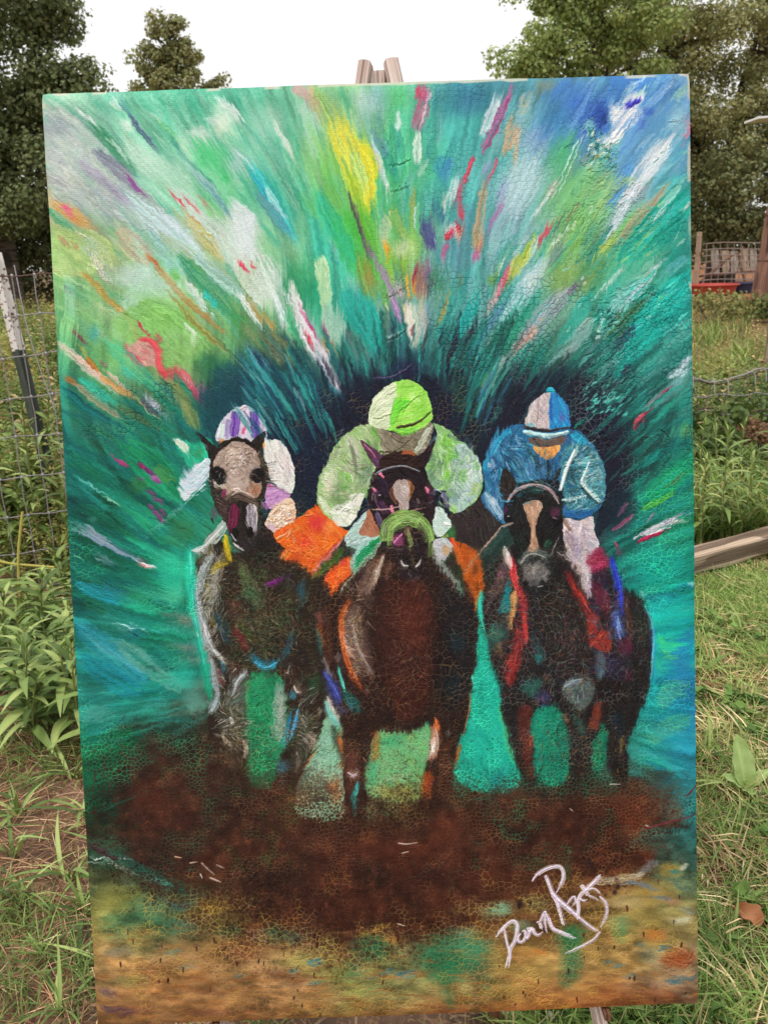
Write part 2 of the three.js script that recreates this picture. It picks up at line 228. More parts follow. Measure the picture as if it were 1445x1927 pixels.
  B('#eadcdc', 850, 432, 20, 16, 0.85); L('#e04862', 12, '838,444 848,434', 0.9, 1.5); B('#e88a68', 862, 434, 10, 12, 0.9); L('#d83f58', 8, '856,420 862,428', 0.8, 1.5); lump(850, 432, 18, 16, 30);
  S('#52468a', 24, '792,412 802,440 812,470', 0.75); S('#2f5f88', 26, '818,380 826,420', 0.45); S('#c0608c', 8, '838,458 825,492', 0.85); S('#d0508a', 9, '904,446 886,495', 0.85); B('#dba563', 894, 450, 17, 18, 0.85); lump(894, 452, 16, 18, 22); L('#e8c080', 3, '898,436 906,420', 0.8, 1);
  S('#a6ba58', 20, '730,390 745,420 760,448', 0.65); S('#d2d0ac', 20, '724,400 722,430 718,470', 0.6); L('#e2a838', 9, '721,458 728,470 724,486', 0.85); L('#e6f0ec', 3, '783,384 776,404 778,424', 0.85, 1); S('#b0b060', 6, '776,350 772,385 768,424', 0.75); B('#d2d8c8', 755, 466, 26, 22, 0.65);
  L('#bfe0e8', 2.5, '800,370 792,400', 0.7);
  // ---- top right
  S('#c05a90', 15, '958,168 925,240 900,290', 0.88); S('#dbe2e8', 18, '932,182 915,222 898,258', 0.7); S('#6fc0c8', 12, '960,180 945,240', 0.4);
  S('#d6a778', 20, '952,232 954,262 944,290', 0.75); S('#cda882', 11, '970,242 966,275 968,312', 0.75); S('#b8b090', 16, '985,170 978,215', 0.5); L('#dd5a70', 4.5, '928,302 925,322 908,337', 0.9); S('#9a90b8', 14, '905,325 920,300', 0.4);
  S('#b99a78', 17, '908,350 901,398 893,458', 0.75); B('#8fa6d0', 1006, 258, 38, 30, 0.65); S('#b8d3da', 64, '1000,290 975,350 945,410', 0.65); S('#a8c8d4', 40, '975,370 950,420 920,480', 0.5); S('#b068a0', 8, '947,374 930,402 912,434', 0.75); S('#c04a80', 5, '940,355 934,365', 0.8); S('#7f90c8', 16, '950,335 932,380', 0.5);
  B('#4a82cc', 1070, 172, 60, 36, 0.75); B('#3c6ac8', 1098, 210, 48, 40, 0.7); B('#3f84c8', 1040, 230, 44, 50, 0.5); B('#24489c', 1124, 217, 20, 26, 0.8); B('#1c2f6c', 1131, 224, 7, 14, 0.7); S('#7fb0e4', 10, '1110,160 1060,260', 0.5); B('#7f8a76', 1020, 157, 24, 16, 0.7); B('#3a6ad0', 1130, 240, 14, 10, 0.7);
  S('#f0f2f6', 26, '1208,168 1176,200 1142,238', 0.85, { relief: 1.5 }); S('#f6f6f8', 22, '1194,205 1168,236 1146,262', 0.85, { relief: 1.5 }); S('#f2f4f2', 20, '1166,240 1148,260 1124,270', 0.85, { relief: 1.6 }); B('#f4f4f4', 1152, 206, 14, 14, 0.9); B('#e8ecf4', 1196, 212, 16, 18, 0.8); S('#a8c0e0', 5, '1176,205 1140,250', 0.7); S('#8fb0dc', 4, '1185,212 1150,258', 0.7);
  L('#3a3ab8', 10, '1176,196 1188,192 1198,184', 0.9, 1); B('#3a5ab4', 1216, 204, 14, 10, 0.8); B('#4a68c4', 1204, 226, 10, 14, 0.75); B('#3a50c4', 1091, 254, 10, 9, 0.85);
  S('#bcd6ee', 9, '1212,136 1185,160 1165,182', 0.7); S('#a8c8e8', 12, '1262,150 1230,180 1205,202', 0.6); S('#9ad8c8', 8, '1210,165 1190,178', 0.6); S('#a8d0b4', 12, '1288,158 1274,176 1264,196', 0.65); S('#5f9ad8', 24, '1250,150 1200,215 1160,290', 0.35);
  B('#a8c8ce', 1272, 225, 24, 34, 0.6); S('#d0809a', 8, '1290,210 1292,235 1284,262', 0.7); ridge('1252,226 1268,222 1282,228', 2.5, 0.5);
  lump(1130, 278, 26, 16, 80); lump(1106, 240, 14, 30, 50); S('#c8e0c8', 6, '1108,262 1122,276 1146,272', 0.8); L('#1f6a60', 4, '1112,292 1130,296 1142,284', 0.8); L('#c8d0a0', 3, '1104,284 1120,290 1134,282', 0.8, 1.5); B('#8fd0c4', 1104, 236, 14, 16, 0.6); L('#2f8f82', 5, '1108,250 1116,270', 0.7);  // darker green lines by the clots: shade of the thick paint, put into the colour
  B('#52b674', 1056, 296, 36, 54, 0.7); B('#7fc07c', 1106, 365, 76, 66, 0.6); for (let i = 0; i < 26; i++) { const x = 1066 + pr() * 70, y = 285 + pr() * 75; L(i % 3 ? '#c8a868' : '#3fa090', 2.6, x + ',' + y + ' ' + (x + 6) + ',' + (y + (pr() - 0.5) * 8) + ' ' + (x + 12) + ',' + (y - 6 * pr()), 0.6); }
  for (let i = 0; i < 13; i++) { const t = i / 13, x = 1080 - 36 * t, y = 262 + 90 * t; L('#dcf2ea', 2.4, x + ',' + y + ' ' + (x - 2) + ',' + (y + 5), 0.9); L('#dcf2ea', 2.2, (x + 8) + ',' + (y + 2) + ' ' + (x + 6) + ',' + (y + 6), 0.8); }
  B('#f2ecea', 1035, 354, 10, 9, 0.95); L('#c86a5a', 2.5, '1028,352 1034,362 1040,358', 0.8); S('#e4ece4', 5, '1032,362 1014,388 990,416', 0.8);
  S('#5a98d0', 28, '1185,305 1165,345 1140,392', 0.7); S('#4a80c0', 10, '1172,330 1152,368', 0.6); S('#e2e8ee', 34, '1262,250 1215,315 1170,380', 0.78); S('#ccd4dc', 20, '1195,340 1165,395 1138,450', 0.75); S('#f0f0f2', 12, '1245,275 1220,310', 0.8); S('#a8a8c0', 8, '1215,340 1190,375', 0.5);
  S('#a8cc80', 18, '1190,335 1150,350 1110,415', 0.45); S('#b9aa88', 22, '1248,350 1205,405 1152,460', 0.75); S('#8f9a98', 12, '1225,330 1180,400', 0.5);
  S('#14a592', 62, '1300,355 1240,415 1160,495', 0.75); S('#0f9484', 30, '1290,410 1230,460', 0.6); S('#a8dccc', 12, '1284,338 1262,362 1238,392', 0.75); L('#dbe2de', 8, '1238,400 1250,388', 0.85, 1); L('#d8dcd8', 6, '1282,392 1292,380', 0.8, 1); S('#6fb8c0', 20, '1290,480 1240,520', 0.5);
  S('#d8485c', 11, '1037,415 1018,440 996,462', 0.85, { relief: 1.4 }); S('#c9d24c', 17, '1010,440 990,470 966,520', 0.8); S('#a8d8e2', 10, '1010,442 1000,462 994,482', 0.75); L('#c8404c', 4, '1074,394 1078,392', 0.9); L('#c8404c', 4, '1048,412 1053,410', 0.9);
  S('#d8e4d6', 7, '1064,430 1044,450 1022,476', 0.7); S('#7f8f98', 18, '1056,452 1040,478 1024,505', 0.55); S('#b5c058', 22, '1150,450 1132,470 1118,490', 0.65); lump(1090, 440, 60, 50, 110, 60, 230); lump(1110, 380, 40, 40, 50, 90, 200);
  // ---- middle left
  S('#c89c4c', 11, '152,508 190,548 226,585', 0.75); S('#c8a868', 12, '220,575 245,605 262,650', 0.55); L('#f0eae2', 6, '182,485 194,506 207,532', 0.9, 2); L('#eee8e0', 4, '192,483 206,508', 0.85, 2); L('#e8e8e0', 3, '176,488 198,526', 0.85, 2);
  B('#c5d8da', 248, 520, 50, 28, 0.7); F('#a8ceb4', '225,560 280,520 330,545 300,570 270,600 240,590', 0.5, { dir: -0.6 }); B('#7cc25a', 311, 590, 70, 48, 0.8); B('#6fc060', 328, 518, 12, 20, 0.7);
  F('#86bf6a', '215,600 300,560 360,600 400,640 370,680 330,700 290,670 250,650', 0.45, { dir: 0.9 });
  S('#b88e54', 12, '275,480 350,566 428,630', 0.75); S('#a99a56', 12, '312,545 378,618 432,665', 0.7); S('#c87a58', 5, '282,486 300,505', 0.7);
  S('#38986e', 34, '335,478 385,535 445,605', 0.65); S('#a8ccc8', 24, '362,482 410,520 460,562', 0.7); S('#30c8c2', 12, '384,552 398,566 408,582', 0.8); S('#d4e2de', 11, '350,530 372,562 398,596', 0.7);
  F('#ccdcca', '430,480 470,485 500,540 505,580 480,570 455,540 435,510', 0.6, { dir: 1 }); L('#e0506a', 6, '446,492 454,500 463,511', 0.9); L('#e0606a', 3, '464,487 476,503', 0.85);
  S('#e0e8e6', 12, '444,548 462,575 492,615', 0.85, { relief: 1.5 }); S('#b89656', 8, '462,552 478,582 496,612', 0.75); S('#c89a54', 10, '488,590 505,605 520,625', 0.7); S('#3f9a58', 24, '440,590 470,630 500,660', 0.5);
  F('#d59a98', '240,655 262,640 285,640 297,655 300,685 282,690 262,688 250,672', 0.75, { dir: 1.2, cols: ['#d9707a'] });
  S('#d8505f', 11, '234,645 240,665 262,682 272,690', 0.9); S('#dc4f5c', 12, '262,640 282,640 296,658 300,690 312,704', 0.9); S('#d84a58', 15, '300,702 318,704 336,692', 0.92); S('#d4586c', 14, '334,690 350,712 362,735', 0.88); B('#c8608c', 378, 738, 18, 20, 0.8); S('#d4506c', 12, '355,722 370,745 384,758', 0.85); L('#c8485c', 4.5, '258,604 268,618 282,634', 0.9); S('#c8606a', 8, '296,630 302,648', 0.7); L('#d8e8ec', 2, '352,712 356,725', 0.8);
  L('#dcebdc', 6, '350,612 362,626 361,650', 0.8); L('#7a4650', 7, '144,627 152,636 160,645', 0.85); B('#3fa8ae', 180, 630, 14, 20, 0.7); B('#7ab0c0', 130, 560, 18, 40, 0.35); L('#8a4f60', 4, '123,540 126,550', 0.7); L('#8a6a70', 5, '190,680 200,690', 0.7);
  S('#dcc2b8', 15, '105,640 150,680 226,740', 0.65); S('#e0c4b4', 10, '142,668 180,700 215,728', 0.8); S('#cc7428', 9, '164,672 178,690 192,706', 0.8); S('#c8965a', 12, '190,708 228,735 268,758', 0.8); S('#d8b8a4', 8, '200,700 240,735', 0.7); S('#b8a850', 6, '150,650 168,680', 0.6);
  S('#a0663a', 12, '122,712 136,718 150,728', 0.9); S('#a89c80', 13, '138,722 175,748 220,782', 0.65); S('#5f6a40', 14, '200,755 250,780 300,810', 0.5); S('#0d6a6e', 16, '115,725 160,765 228,805', 0.7); S('#34b8a0', 20, '150,712 185,738 220,762', 0.55); S('#48c096', 34, '200,640 245,685 300,735', 0.5); S('#3fc4b0', 16, '225,690 255,718', 0.4);
  S('#c8c2d4', 11, '275,745 288,760 296,775', 0.85); L('#8a4a88', 4, '270,752 280,768 288,778', 0.8); L('#d8d0a0', 2, '262,750 280,775 300,790', 0.8); L('#c8b8d0', 5, '306,775 310,788', 0.7);
  S('#9c9a58', 20, '325,720 348,760 372,812', 0.55); B('#1f6a4c', 395, 690, 40, 34, 0.7); F('#17505c', '400,700 440,680 520,700 600,760 640,830 600,900 560,860 500,780 440,740 400,760', 0.55, { dir: 0.95, cols: ['#0f4a58', '#1a6068', '#16404f'] }); F('#0f4c54', '370,740 430,720 460,760 420,780 400,830 380,800', 0.5, { dir: 1 });
  S('#4a7f98', 18, '462,650 485,675 512,705', 0.6); S('#b5beb8', 10, '474,700 492,720 510,745', 0.7); S('#8a8a60', 26, '450,610 500,650 545,690', 0.45); S('#8f8a5c', 16, '500,620 545,660', 0.45);
  // ---- middle
  S('#d8e2dc', 34, '480,470 512,535 530,580', 0.8); S('#cfe0e2', 16, '505,545 525,585 535,622', 0.75); B('#18865a', 553, 538, 38, 50, 0.75); B('#4aa870', 578, 508, 44, 40, 0.55); B('#1a9060', 592, 555, 22, 40, 0.6); S('#40b080', 20, '540,590 560,630 575,650', 0.6);
  F('#bcdaac', '590,490 610,485 620,540 622,580 605,590 595,540', 0.75, { dir: 1.5 }); F('#a8cab6', '600,590 635,585 648,610 640,650 620,640 605,615', 0.7, { dir: 1.2 });
  S('#e6e0e6', 28, '544,548 562,590 590,640', 0.92, { relief: 1.6, taper: 2, rag: 0.1 }); S('#e2dce4', 30, '560,600 590,650 620,690', 0.9, { relief: 1.5 }); S('#dcd8e0', 16, '600,672 622,708 640,738', 0.88, { relief: 1.7 }); S('#dfe8d0', 8, '546,540 556,565', 0.8);
  L('#b8487c', 4.5, '562,580 578,605 594,636', 0.85); L('#d8485a', 8, '574,628 580,638 584,648', 0.9); L('#b03a70', 4, '604,615 612,625 616,636', 0.8); L('#b89858', 6, '604,640 612,660', 0.7); L('#a89878', 5, '620,640 632,665', 0.6);
  S('#1ea69c', 50, '645,540 680,600 722,672', 0.7); S('#22b0a4', 20, '690,560 705,610 722,660', 0.7); S('#8aa048', 30, '672,478 688,520 695,562', 0.7); S('#a08a48', 16, '690,500 692,545', 0.6); S('#2f8a80', 30, '655,640 680,690 700,720', 0.5); S('#6f7a78', 24, '650,620 670,650 690,690', 0.5); S('#3f9a94', 16, '645,690 665,720', 0.6);
  S('#9a7fac', 12, '690,478 720,518 752,606', 0.8); S('#b090b8', 9, '735,560 745,590 754,608', 0.75); S('#5fb060', 16, '716,530 724,575', 0.6); S('#a8cc90', 6, '722,568 726,585', 0.8);
  ridge('721,558 742,548 764,534', 4, 0.8); ridge('724,636 740,632 760,618', 4, 0.8); L('#b8b49c', 3.5, '722,558 742,548 763,535', 0.85); L('#b8d4d0', 3.5, '725,635 742,630 760,619', 0.85); ridge('735,525 750,518 762,512', 3, 0.6);
  F('#8f6070', '775,500 802,495 806,540 790,560 778,550', 0.7, { dir: 1.5, cols: ['#8a5a8c', '#b08050'] }); L('#cc9a48', 6, '772,505 776,530 777,556', 0.85); L('#d8b048', 6, '762,520 766,560', 0.75); S('#8a2a60', 6, '777,500 779,530', 0.8); S('#c8a8b8', 14, '742,530 755,560', 0.6); S('#7a5a98', 14, '803,495 806,550', 0.6);
  S('#cfcdbc', 34, '768,565 778,610 790,662', 0.8); S('#e0dccc', 14, '765,575 772,620', 0.8); L('#c8506a', 3, '776,612 772,628', 0.85); S('#7f98bc', 16, '802,560 798,600 796,640', 0.65); L('#e8d8a8', 5, '756,575 758,588', 0.8, 1); S('#c8b088', 10, '790,560 800,640', 0.4);
  S('#3aa69c', 30, '880,500 850,560 818,640', 0.55); S('#b09a58', 8, '842,550 834,575 818,618', 0.7); S('#1eb0a6', 22, '898,556 875,595 846,645', 0.75); S('#1a6058', 30, '860,640 845,690 838,740', 0.5); S('#c88a50', 6, '868,520 856,535', 0.7); S('#2f7a5c', 40, '815,510 825,550', 0.5);
  S('#17696f', 16, '532,700 555,735 580,785', 0.65); S('#3f9a94', 12, '484,715 500,750 512,780', 0.6); S('#16304f', 30, '560,700 600,760 640,830', 0.55); S('#2f7a84', 14, '500,690 530,730', 0.5); S('#3f9aa0', 7, '618,725 635,742 652,756', 0.8); S('#1f9a7c', 9, '640,712 652,732', 0.8); S('#1a4a6a', 18, '585,720 605,760', 0.5);
  // ---- middle right
  L('#d4e8da', 3.5, '949,484 938,502 924,522', 0.85, 1); S('#d0506c', 11, '956,500 942,535 926,565', 0.85); S('#d8b0b0', 11, '935,545 922,570 908,595', 0.65); S('#b5c24c', 18, '975,480 962,510 955,530', 0.75); S('#6fa040', 18, '930,515 918,540', 0.5);
  S('#b4d2da', 34, '1022,486 985,545 942,605', 0.7); B('#dae2e6', 993, 524, 17, 18, 0.8); S('#cfe0e4', 12, '1012,500 996,520 985,545', 0.7); S('#5f90b8', 12, '945,570 920,610 900,640', 0.6); L('#9a2f58', 7, '892,655 902,648 914,640', 0.8); S('#bcd8cc', 6, '918,610 905,632', 0.6);
  S('#2d9a80', 36, '1000,560 960,615 910,680', 0.65); S('#195a50', 22, '970,590 935,640 900,690', 0.65); S('#3fa888', 20, '985,610 950,650', 0.5); B('#8aa860', 1064, 524, 70, 38, 0.65); S('#1a4a44', 18, '940,640 905,700', 0.5);
  S('#a2a8b4', 36, '1070,540 1020,595 968,660', 0.72); S('#8a7f9a', 14, '1090,530 1062,556', 0.65); S('#d2a296', 17, '1005,618 985,640 958,672', 0.8); S('#dfae90', 6, '1010,612 990,636', 0.7); S('#98a8a8', 22, '965,660 935,700 905,745', 0.5); S('#6f9a50', 12, '915,700 900,730', 0.5);
  S('#2eb2a2', 28, '1115,545 1085,590 1045,655', 0.7); S('#cde6d6', 6, '1170,504 1140,535 1112,562', 0.85, { relief: 1.4 }); S('#9aacaa', 24, '1112,600 1085,635 1058,672', 0.7); S('#a8ccd0', 30, '1205,525 1170,560 1140,600', 0.6); S('#b8d0d8', 16, '1240,490 1200,545 1160,590', 0.6);
  S('#3c6848', 34, '1215,562 1180,595 1135,642', 0.75); S('#2c3c5c', 18, '1200,605 1175,632 1148,662', 0.75); S('#12b4a6', 60, '1300,510 1230,600 1170,680', 0.7); S('#2abfae', 24, '1270,520 1220,590', 0.6); S('#0f8f8a', 26, '1300,560 1240,640', 0.6);
  B('#3ab0a0', 1134, 600, 24, 22, 0.85); L('#0f3834', 5, '1114,618 1124,632 1122,650', 0.85); L('#0f3834', 5, '1140,610 1152,602', 0.7); L('#9adccc', 4, '1122,592 1130,612 1142,608', 0.8, 2); lump(1134, 602, 26, 26, 60, 20, 255); lump(1225, 555, 26, 20, 50, 20, 255); lump(1200, 600, 60, 50, 60); L('#0c4040', 5, '1212,555 1228,552 1236,540', 0.75);  // darkest lines here are shadows of the raised lumps, painted into the colour
  S('#539c92', 44, '1302,600 1250,660 1190,725', 0.6); S('#1a8078', 30, '1300,640 1250,700', 0.5); S('#dbe4ea', 14, '1300,668 1280,690 1252,712', 0.85, { relief: 1.3 }); S('#c8dce4', 6, '1300,690 1270,712', 0.7); S('#8fb8bc', 26, '1290,700 1250,740 1205,770', 0.45);
  L('#a83a55', 6, '1258,728 1240,745 1222,762', 0.9, 1.5); L('#b04458', 10, '1226,758 1214,772 1205,786', 0.9, 1.5); L('#b84a5a', 12, '1206,784 1198,796 1192,804', 0.9, 1.5);
  // ---- dark behind the riders
  for (const [x, y, rx, ry] of [[470, 740, 90, 60], [540, 760, 80, 80], [420, 760, 50, 60], [560, 720, 70, 40]]) B('#154450', x, y, rx, ry, 0.75);
  for (const [x, y, rx, ry] of [[540, 850, 60, 70], [600, 860, 80, 120], [640, 810, 80, 80], [700, 750, 70, 60], [790, 745, 70, 60], [840, 800, 55, 90], [880, 880, 45, 90], [590, 930, 60, 80], [860, 900, 50, 70], [640, 900, 60, 60]]) B('#12182c', x, y, rx, ry, 0.8);
  F('#12192c', '570,880 580,830 620,795 660,765 700,730 725,705 760,695 800,705 825,730 845,775 870,830 895,860 900,920 880,960 840,980 640,980 600,950 575,930', 0.7, { dir: 1.1, cols: ['#141428', '#10242f', '#181a30'] });
  D('#1f7070 #1a5068 #34a09a #14304a #2a8078', 440, 670, 640, 850, 60, 10, 110, 0.85, 0.1); D('#1a6058 #2a9088 #14504a #101830', 640, 620, 900, 720, 70, 9, 90, 0.85, 0.1); D('#1f7068 #2a9a8c #184a4a', 880, 640, 990, 780, 30, 9, 90, 0.8, 0.1); D('#101428 #16182c', 600, 690, 900, 800, 50, 12, 70, 0.6);
  B('#12162a', 690, 740, 60, 50, 0.7); B('#141730', 840, 800, 40, 70, 0.6); B('#15203a', 590, 860, 40, 90, 0.6); B('#1c1c40', 760, 694, 40, 20, 0.7); L('#4f4a6c', 3.5, '698,711 735,709 771,687', 0.9, 1.5); B('#14503f', 860, 745, 16, 40, 0.5); B('#1a4a6a', 870, 850, 20, 26, 0.5);
  for (const [x, y, rx, ry] of [[945, 800, 50, 80], [990, 740, 60, 60], [1060, 728, 60, 50], [1110, 780, 55, 75], [1145, 850, 50, 100], [1155, 940, 45, 70], [930, 860, 40, 60]]) B('#171a2c', x, y, rx, ry, 0.85);
  F('#171a2c', '912,845 932,800 962,745 1005,708 1055,704 1095,732 1125,790 1150,850 1170,900 1164,956 1140,995 1120,1005 1120,900 1000,880 920,900', 0.75, { dir: -0.9, cols: ['#1c1a30', '#13262c', '#0f1420'] });
  D('#184a50 #1a2030 #24706a #141828', 900, 680, 1190, 790, 60, 10, 80, 0.75, 0.1); D('#1f8078 #2aa090 #145a54', 1110, 640, 1260, 800, 40, 10, 110, 0.8, 0.1);
  B('#171829', 1150, 860, 50, 90, 0.7); B('#171829', 960, 770, 50, 60, 0.6); B('#1a1c30', 1110, 760, 40, 50, 0.6); B('#122c38', 1165, 960, 40, 50, 0.55);
  for (let i = 0; i < 110; i++) { const x = 1090 + pr() * 90, y = 650 + pr() * 130; L(['#4fa098', '#1f5a58', '#0f2a30', '#7fc4bc'][i % 4], 2 + pr() * 2, x + ',' + y + ' ' + (x + 8 * pr()) + ',' + (y - 8 * pr()) + ' ' + (x + 18 * pr()) + ',' + (y - 4 - 10 * pr()), 0.55, 1.4); }
  for (let i = 0; i < 16; i++) { const x = 1105 + pr() * 70, y = 735 + pr() * 50; L('#5fccc0', 4, x + ',' + y + ' ' + (x + 6) + ',' + (y - 4), 0.75, 1.5); }
  S('#14a096', 20, '1190,655 1172,685 1155,715', 0.6); S('#2a2a3c', 10, '1178,690 1164,705', 0.8); lump(1140, 720, 50, 60, 90, 10, 240); lump(1120, 800, 40, 50, 60, 30, 200);
  for (let i = 0; i < 9; i++) ridge((1190 + i * 9) + ',' + (800 + i * 17) + ' ' + (1202 + i * 9) + ',' + (812 + i * 17), 3, 0.35);
  // ---- left side
  S('#2ac098', 34, '330,835 370,860 400,900', 0.5); F('#2bb890', '345,845 395,825 400,880 370,890 350,870', 0.6, { dir: 0.5 }); S('#e2ddd0', 11, '326,824 342,838 360,855', 0.85); B('#3f8a5c', 372, 852, 14, 14, 0.6);
  S('#0f8a50', 60, '230,830 290,880 350,940', 0.4); S('#0a6a4a', 40, '130,860 200,900', 0.35); S('#5a8a3c', 24, '290,880 330,905', 0.45); B('#3f7a3c', 262, 912, 24, 20, 0.55); B('#38784c', 343, 1000, 34, 34, 0.6);
  L('#a04474', 9, '222,866 238,874', 0.8); L('#8f2a5e', 10, '264,874 274,882', 0.85); L('#7a3a70', 7, '276,882 288,890', 0.75); L('#9a5a94', 10, '288,896 298,906', 0.8); L('#6a5a80', 6, '262,898 270,903', 0.6); for (const q of ['280,925 292,930', '292,938 306,946', '280,950 290,956', '290,962 304,972', '306,960 312,970', '300,976 310,982']) L('#76486f', 8, q, 0.7);
  S('#8a9ca8', 20, '140,990 165,1000 200,1020', 0.6, { taper: 0 }); S('#93a2b4', 20, '165,998 205,1022 270,1058', 0.85, { taper: 2 }); L('#e6d4d4', 7, '262,1058 275,1064 296,1067', 0.9, 1.5); L('#b02848', 3, '268,1048 272,1058', 0.8); L('#d86a70', 4, '262,1060 270,1066', 0.8); S('#8794a6', 10, '178,1044 195,1050 212,1056', 0.7); L('#c8e8e0', 3, '145,1045 152,1049', 0.7);
  S('#c8ecd8', 2.5, '196,932 210,940 226,950', 0.8); S('#9adcd0', 5, '178,975 186,990', 0.7); S('#2fa49c', 10, '150,900 175,935 190,965', 0.5); L('#8acfc8', 2.5, '160,905 185,922 205,932', 0.7); S('#0c5f5a', 30, '200,1000 260,1040', 0.4);
  B('#2fc8a2', 331, 1076, 46, 50, 0.75); B('#62d8ae', 328, 1122, 26, 24, 0.6); B('#3fb88a', 270, 1120, 50, 30, 0.4); S('#2098b0', 26, '145,1095 185,1115 230,1135', 0.6); S('#2f8aa0', 16, '200,1100 245,1125', 0.5); S('#176a4c', 30, '160,1130 210,1150', 0.5);
  F('#cfdbe4', '337,913 351,890 393,861 397,884 389,902 351,940 340,934', 0.92, { dir: -0.7, cols: ['#e0dce6', '#b8d0dc'], len: 40 }); L('#a8d8d0', 2.2, '388,910 340,955 273,1015', 0.8, 1); L('#e4ece8', 2.5, '386,910 372,924', 0.9, 1);
  S('#2f9aaa', 46, '142,1170 200,1220 285,1290', 0.6); S('#168a98', 46, '155,1235 205,1270 275,1312', 0.65); S('#6faa9c', 40, '215,1205 280,1250 350,1300', 0.5); S('#5fb0b8', 10, '160,1190 230,1240 290,1270', 0.5);
  B('#1c7884', 258, 1190, 26, 18, 0.8); L('#0f4a50', 4, '244,1188 268,1198', 0.6); L('#aee0e0', 3.5, '226,1172 246,1180 272,1184', 0.85, 1.5); L('#9fd8d4', 3, '232,1186 250,1182', 0.8, 1.5); L('#80ccc8', 3, '262,1178 284,1192', 0.7, 1); B('#30b8a2', 345, 1272, 30, 34, 0.6); B('#6faa9c', 367, 1322, 26, 34, 0.55); B('#57988c', 186, 1344, 32, 26, 0.6); S('#1a7a70', 30, '285,1215 330,1260', 0.5); B('#18584a', 180, 1292, 34, 22, 0.5);
  S('#22c4a2', 18, '355,1030 362,1110 370,1180', 0.75); S('#1fb89a', 16, '368,1170 385,1250 402,1325', 0.75); S('#159a70', 14, '390,1250 402,1320', 0.5);
  // ---- right side
  S('#0f9a68', 40, '1310,860 1260,900 1205,950', 0.55); S('#5fae30', 10, '1265,930 1235,945 1205,960', 0.55); S('#0c6a68', 24, '1300,820 1250,850', 0.4); B('#7aa85c', 1290, 810, 24, 20, 0.45);
  S('#b05a80', 8, '1192,968 1172,985 1150,1000', 0.7); S('#8a4a70', 7, '1180,945 1160,975', 0.6); L('#a04068', 5, '1156,1022 1168,1040', 0.7); L('#a04068', 4, '1165,1040 1172,1048', 0.7); S('#8f6a88', 5, '1230,965 1215,985', 0.6); L('#8a5a48', 5, '1260,910 1278,904', 0.6);
  S('#d4cdd6', 11, '1282,972 1240,990 1190,1015', 0.85, { relief: 1.3 }); L('#a02450', 7, '1246,1002 1222,1010 1200,1020', 0.9, 1); L('#e8e4e4', 3, '1250,996 1215,1008', 0.9, 1); L('#e8d8cc', 8, '1266,984 1280,982', 0.9, 1.5); S('#b8a8c0', 8, '1290,965 1262,978', 0.6);
  B('#10a898', 1240, 1070, 60, 50, 0.65); B('#12b4a4', 1260, 1160, 50, 40, 0.6); S('#2c7ab0', 30, '1300,1180 1290,1240 1280,1300', 0.6); S('#1c6aa8', 16, '1306,1270 1300,1330', 0.5); S('#46d078', 14, '1240,1200 1252,1215 1266,1232', 0.75); L('#8ae070', 8, '1258,1225 1268,1240', 0.7); S('#34b890', 14, '1240,1240 1248,1275', 0.6); S('#5fb090', 34, '1240,1330 1265,1300 1300,1290', 0.45); S('#4fa88c', 34, '1225,1400 1260,1370 1310,1350', 0.5); S('#2a90c4', 12, '1312,1330 1300,1380', 0.6); S('#1fb0c0', 10, '1226,1180 1232,1260 1228,1310', 0.6); L('#d8f0f0', 4, '1208,1120 1214,1126', 0.9, 1); L('#d8f0f0', 5, '1302,1098 1306,1104', 0.9, 1);
  lump(1250, 1090, 50, 50, 60);
  // ---- the left horse and its rider
  F('#2b211a', '402,1000 440,1040 500,1030 530,1060 560,1058 592,1090 602,1160 606,1260 614,1340 600,1400 572,1470 535,1500 520,1460 540,1400 545,1340 535,1275 470,1268 452,1290 448,1330 460,1400 468,1480 420,1490 392,1420 395,1345 402,1300 398,1240 385,1190 372,1120 376,1050', 0.94, { dir: 1.3, cols: ['#1f1814', '#3a2c20', '#2a2a1a'] });
  F('#1f8a5e', '474,1268 500,1264 530,1272 542,1300 538,1370 528,1440 510,1480 480,1480 470,1420 464,1340 466,1300', 0.9, { dir: 1.5, cols: ['#2a9a68', '#14704c'] }); S('#95a49c', 22, '530,1280 528,1340 520,1400', 0.75, { taper: 0 }); S('#a8aaa4', 12, '534,1300 534,1360 526,1400', 0.6); S('#12764c', 16, '480,1340 486,1430', 0.6); S('#5fb060', 4, '468,1275 466,1340', 0.6);
  S('#aab4ae', 20, '432,975 405,1010 374,1040', 0.85); S('#c8c4c4', 12, '366,1036 385,1035 398,1046', 0.8, { relief: 1.5 }); S('#5a5840', 16, '400,1025 380,1050 366,1065', 0.8); S('#a4b2b0', 18, '404,1040 384,1072 376,1120', 0.8); S('#8fa4a8', 14, '370,1090 376,1140 392,1200', 0.75); S('#b0bcc0', 20, '376,1150 386,1190 402,1225', 0.8); S('#6a6c60', 20, '408,1060 400,1100 396,1150', 0.6); L('#2a1c18', 8, '373,1062 374,1072', 0.8); L('#e8d0b8', 5, '398,1040 404,1046', 0.9, 1.5); S('#9a8f84', 16, '420,1040 408,1090 408,1130', 0.6);
  S('#b8bcc0', 8, '396,1215 415,1235 430,1250', 0.8, { relief: 1.4 }); S('#a0a4a4', 12, '398,1225 402,1270 415,1310', 0.75); S('#8a5a64', 12, '410,1260 424,1290', 0.6); L('#4a8ab0', 8, '418,1248 424,1266', 0.8); S('#5a4a40', 16, '420,1235 440,1260 450,1280', 0.6); S('#b4b8bc', 9, '466,1262 448,1280 436,1310', 0.8); S('#8a9c9e', 18, '415,1305 405,1330 396,1345', 0.75); S('#6a7468', 20, '440,1300 436,1350', 0.6);
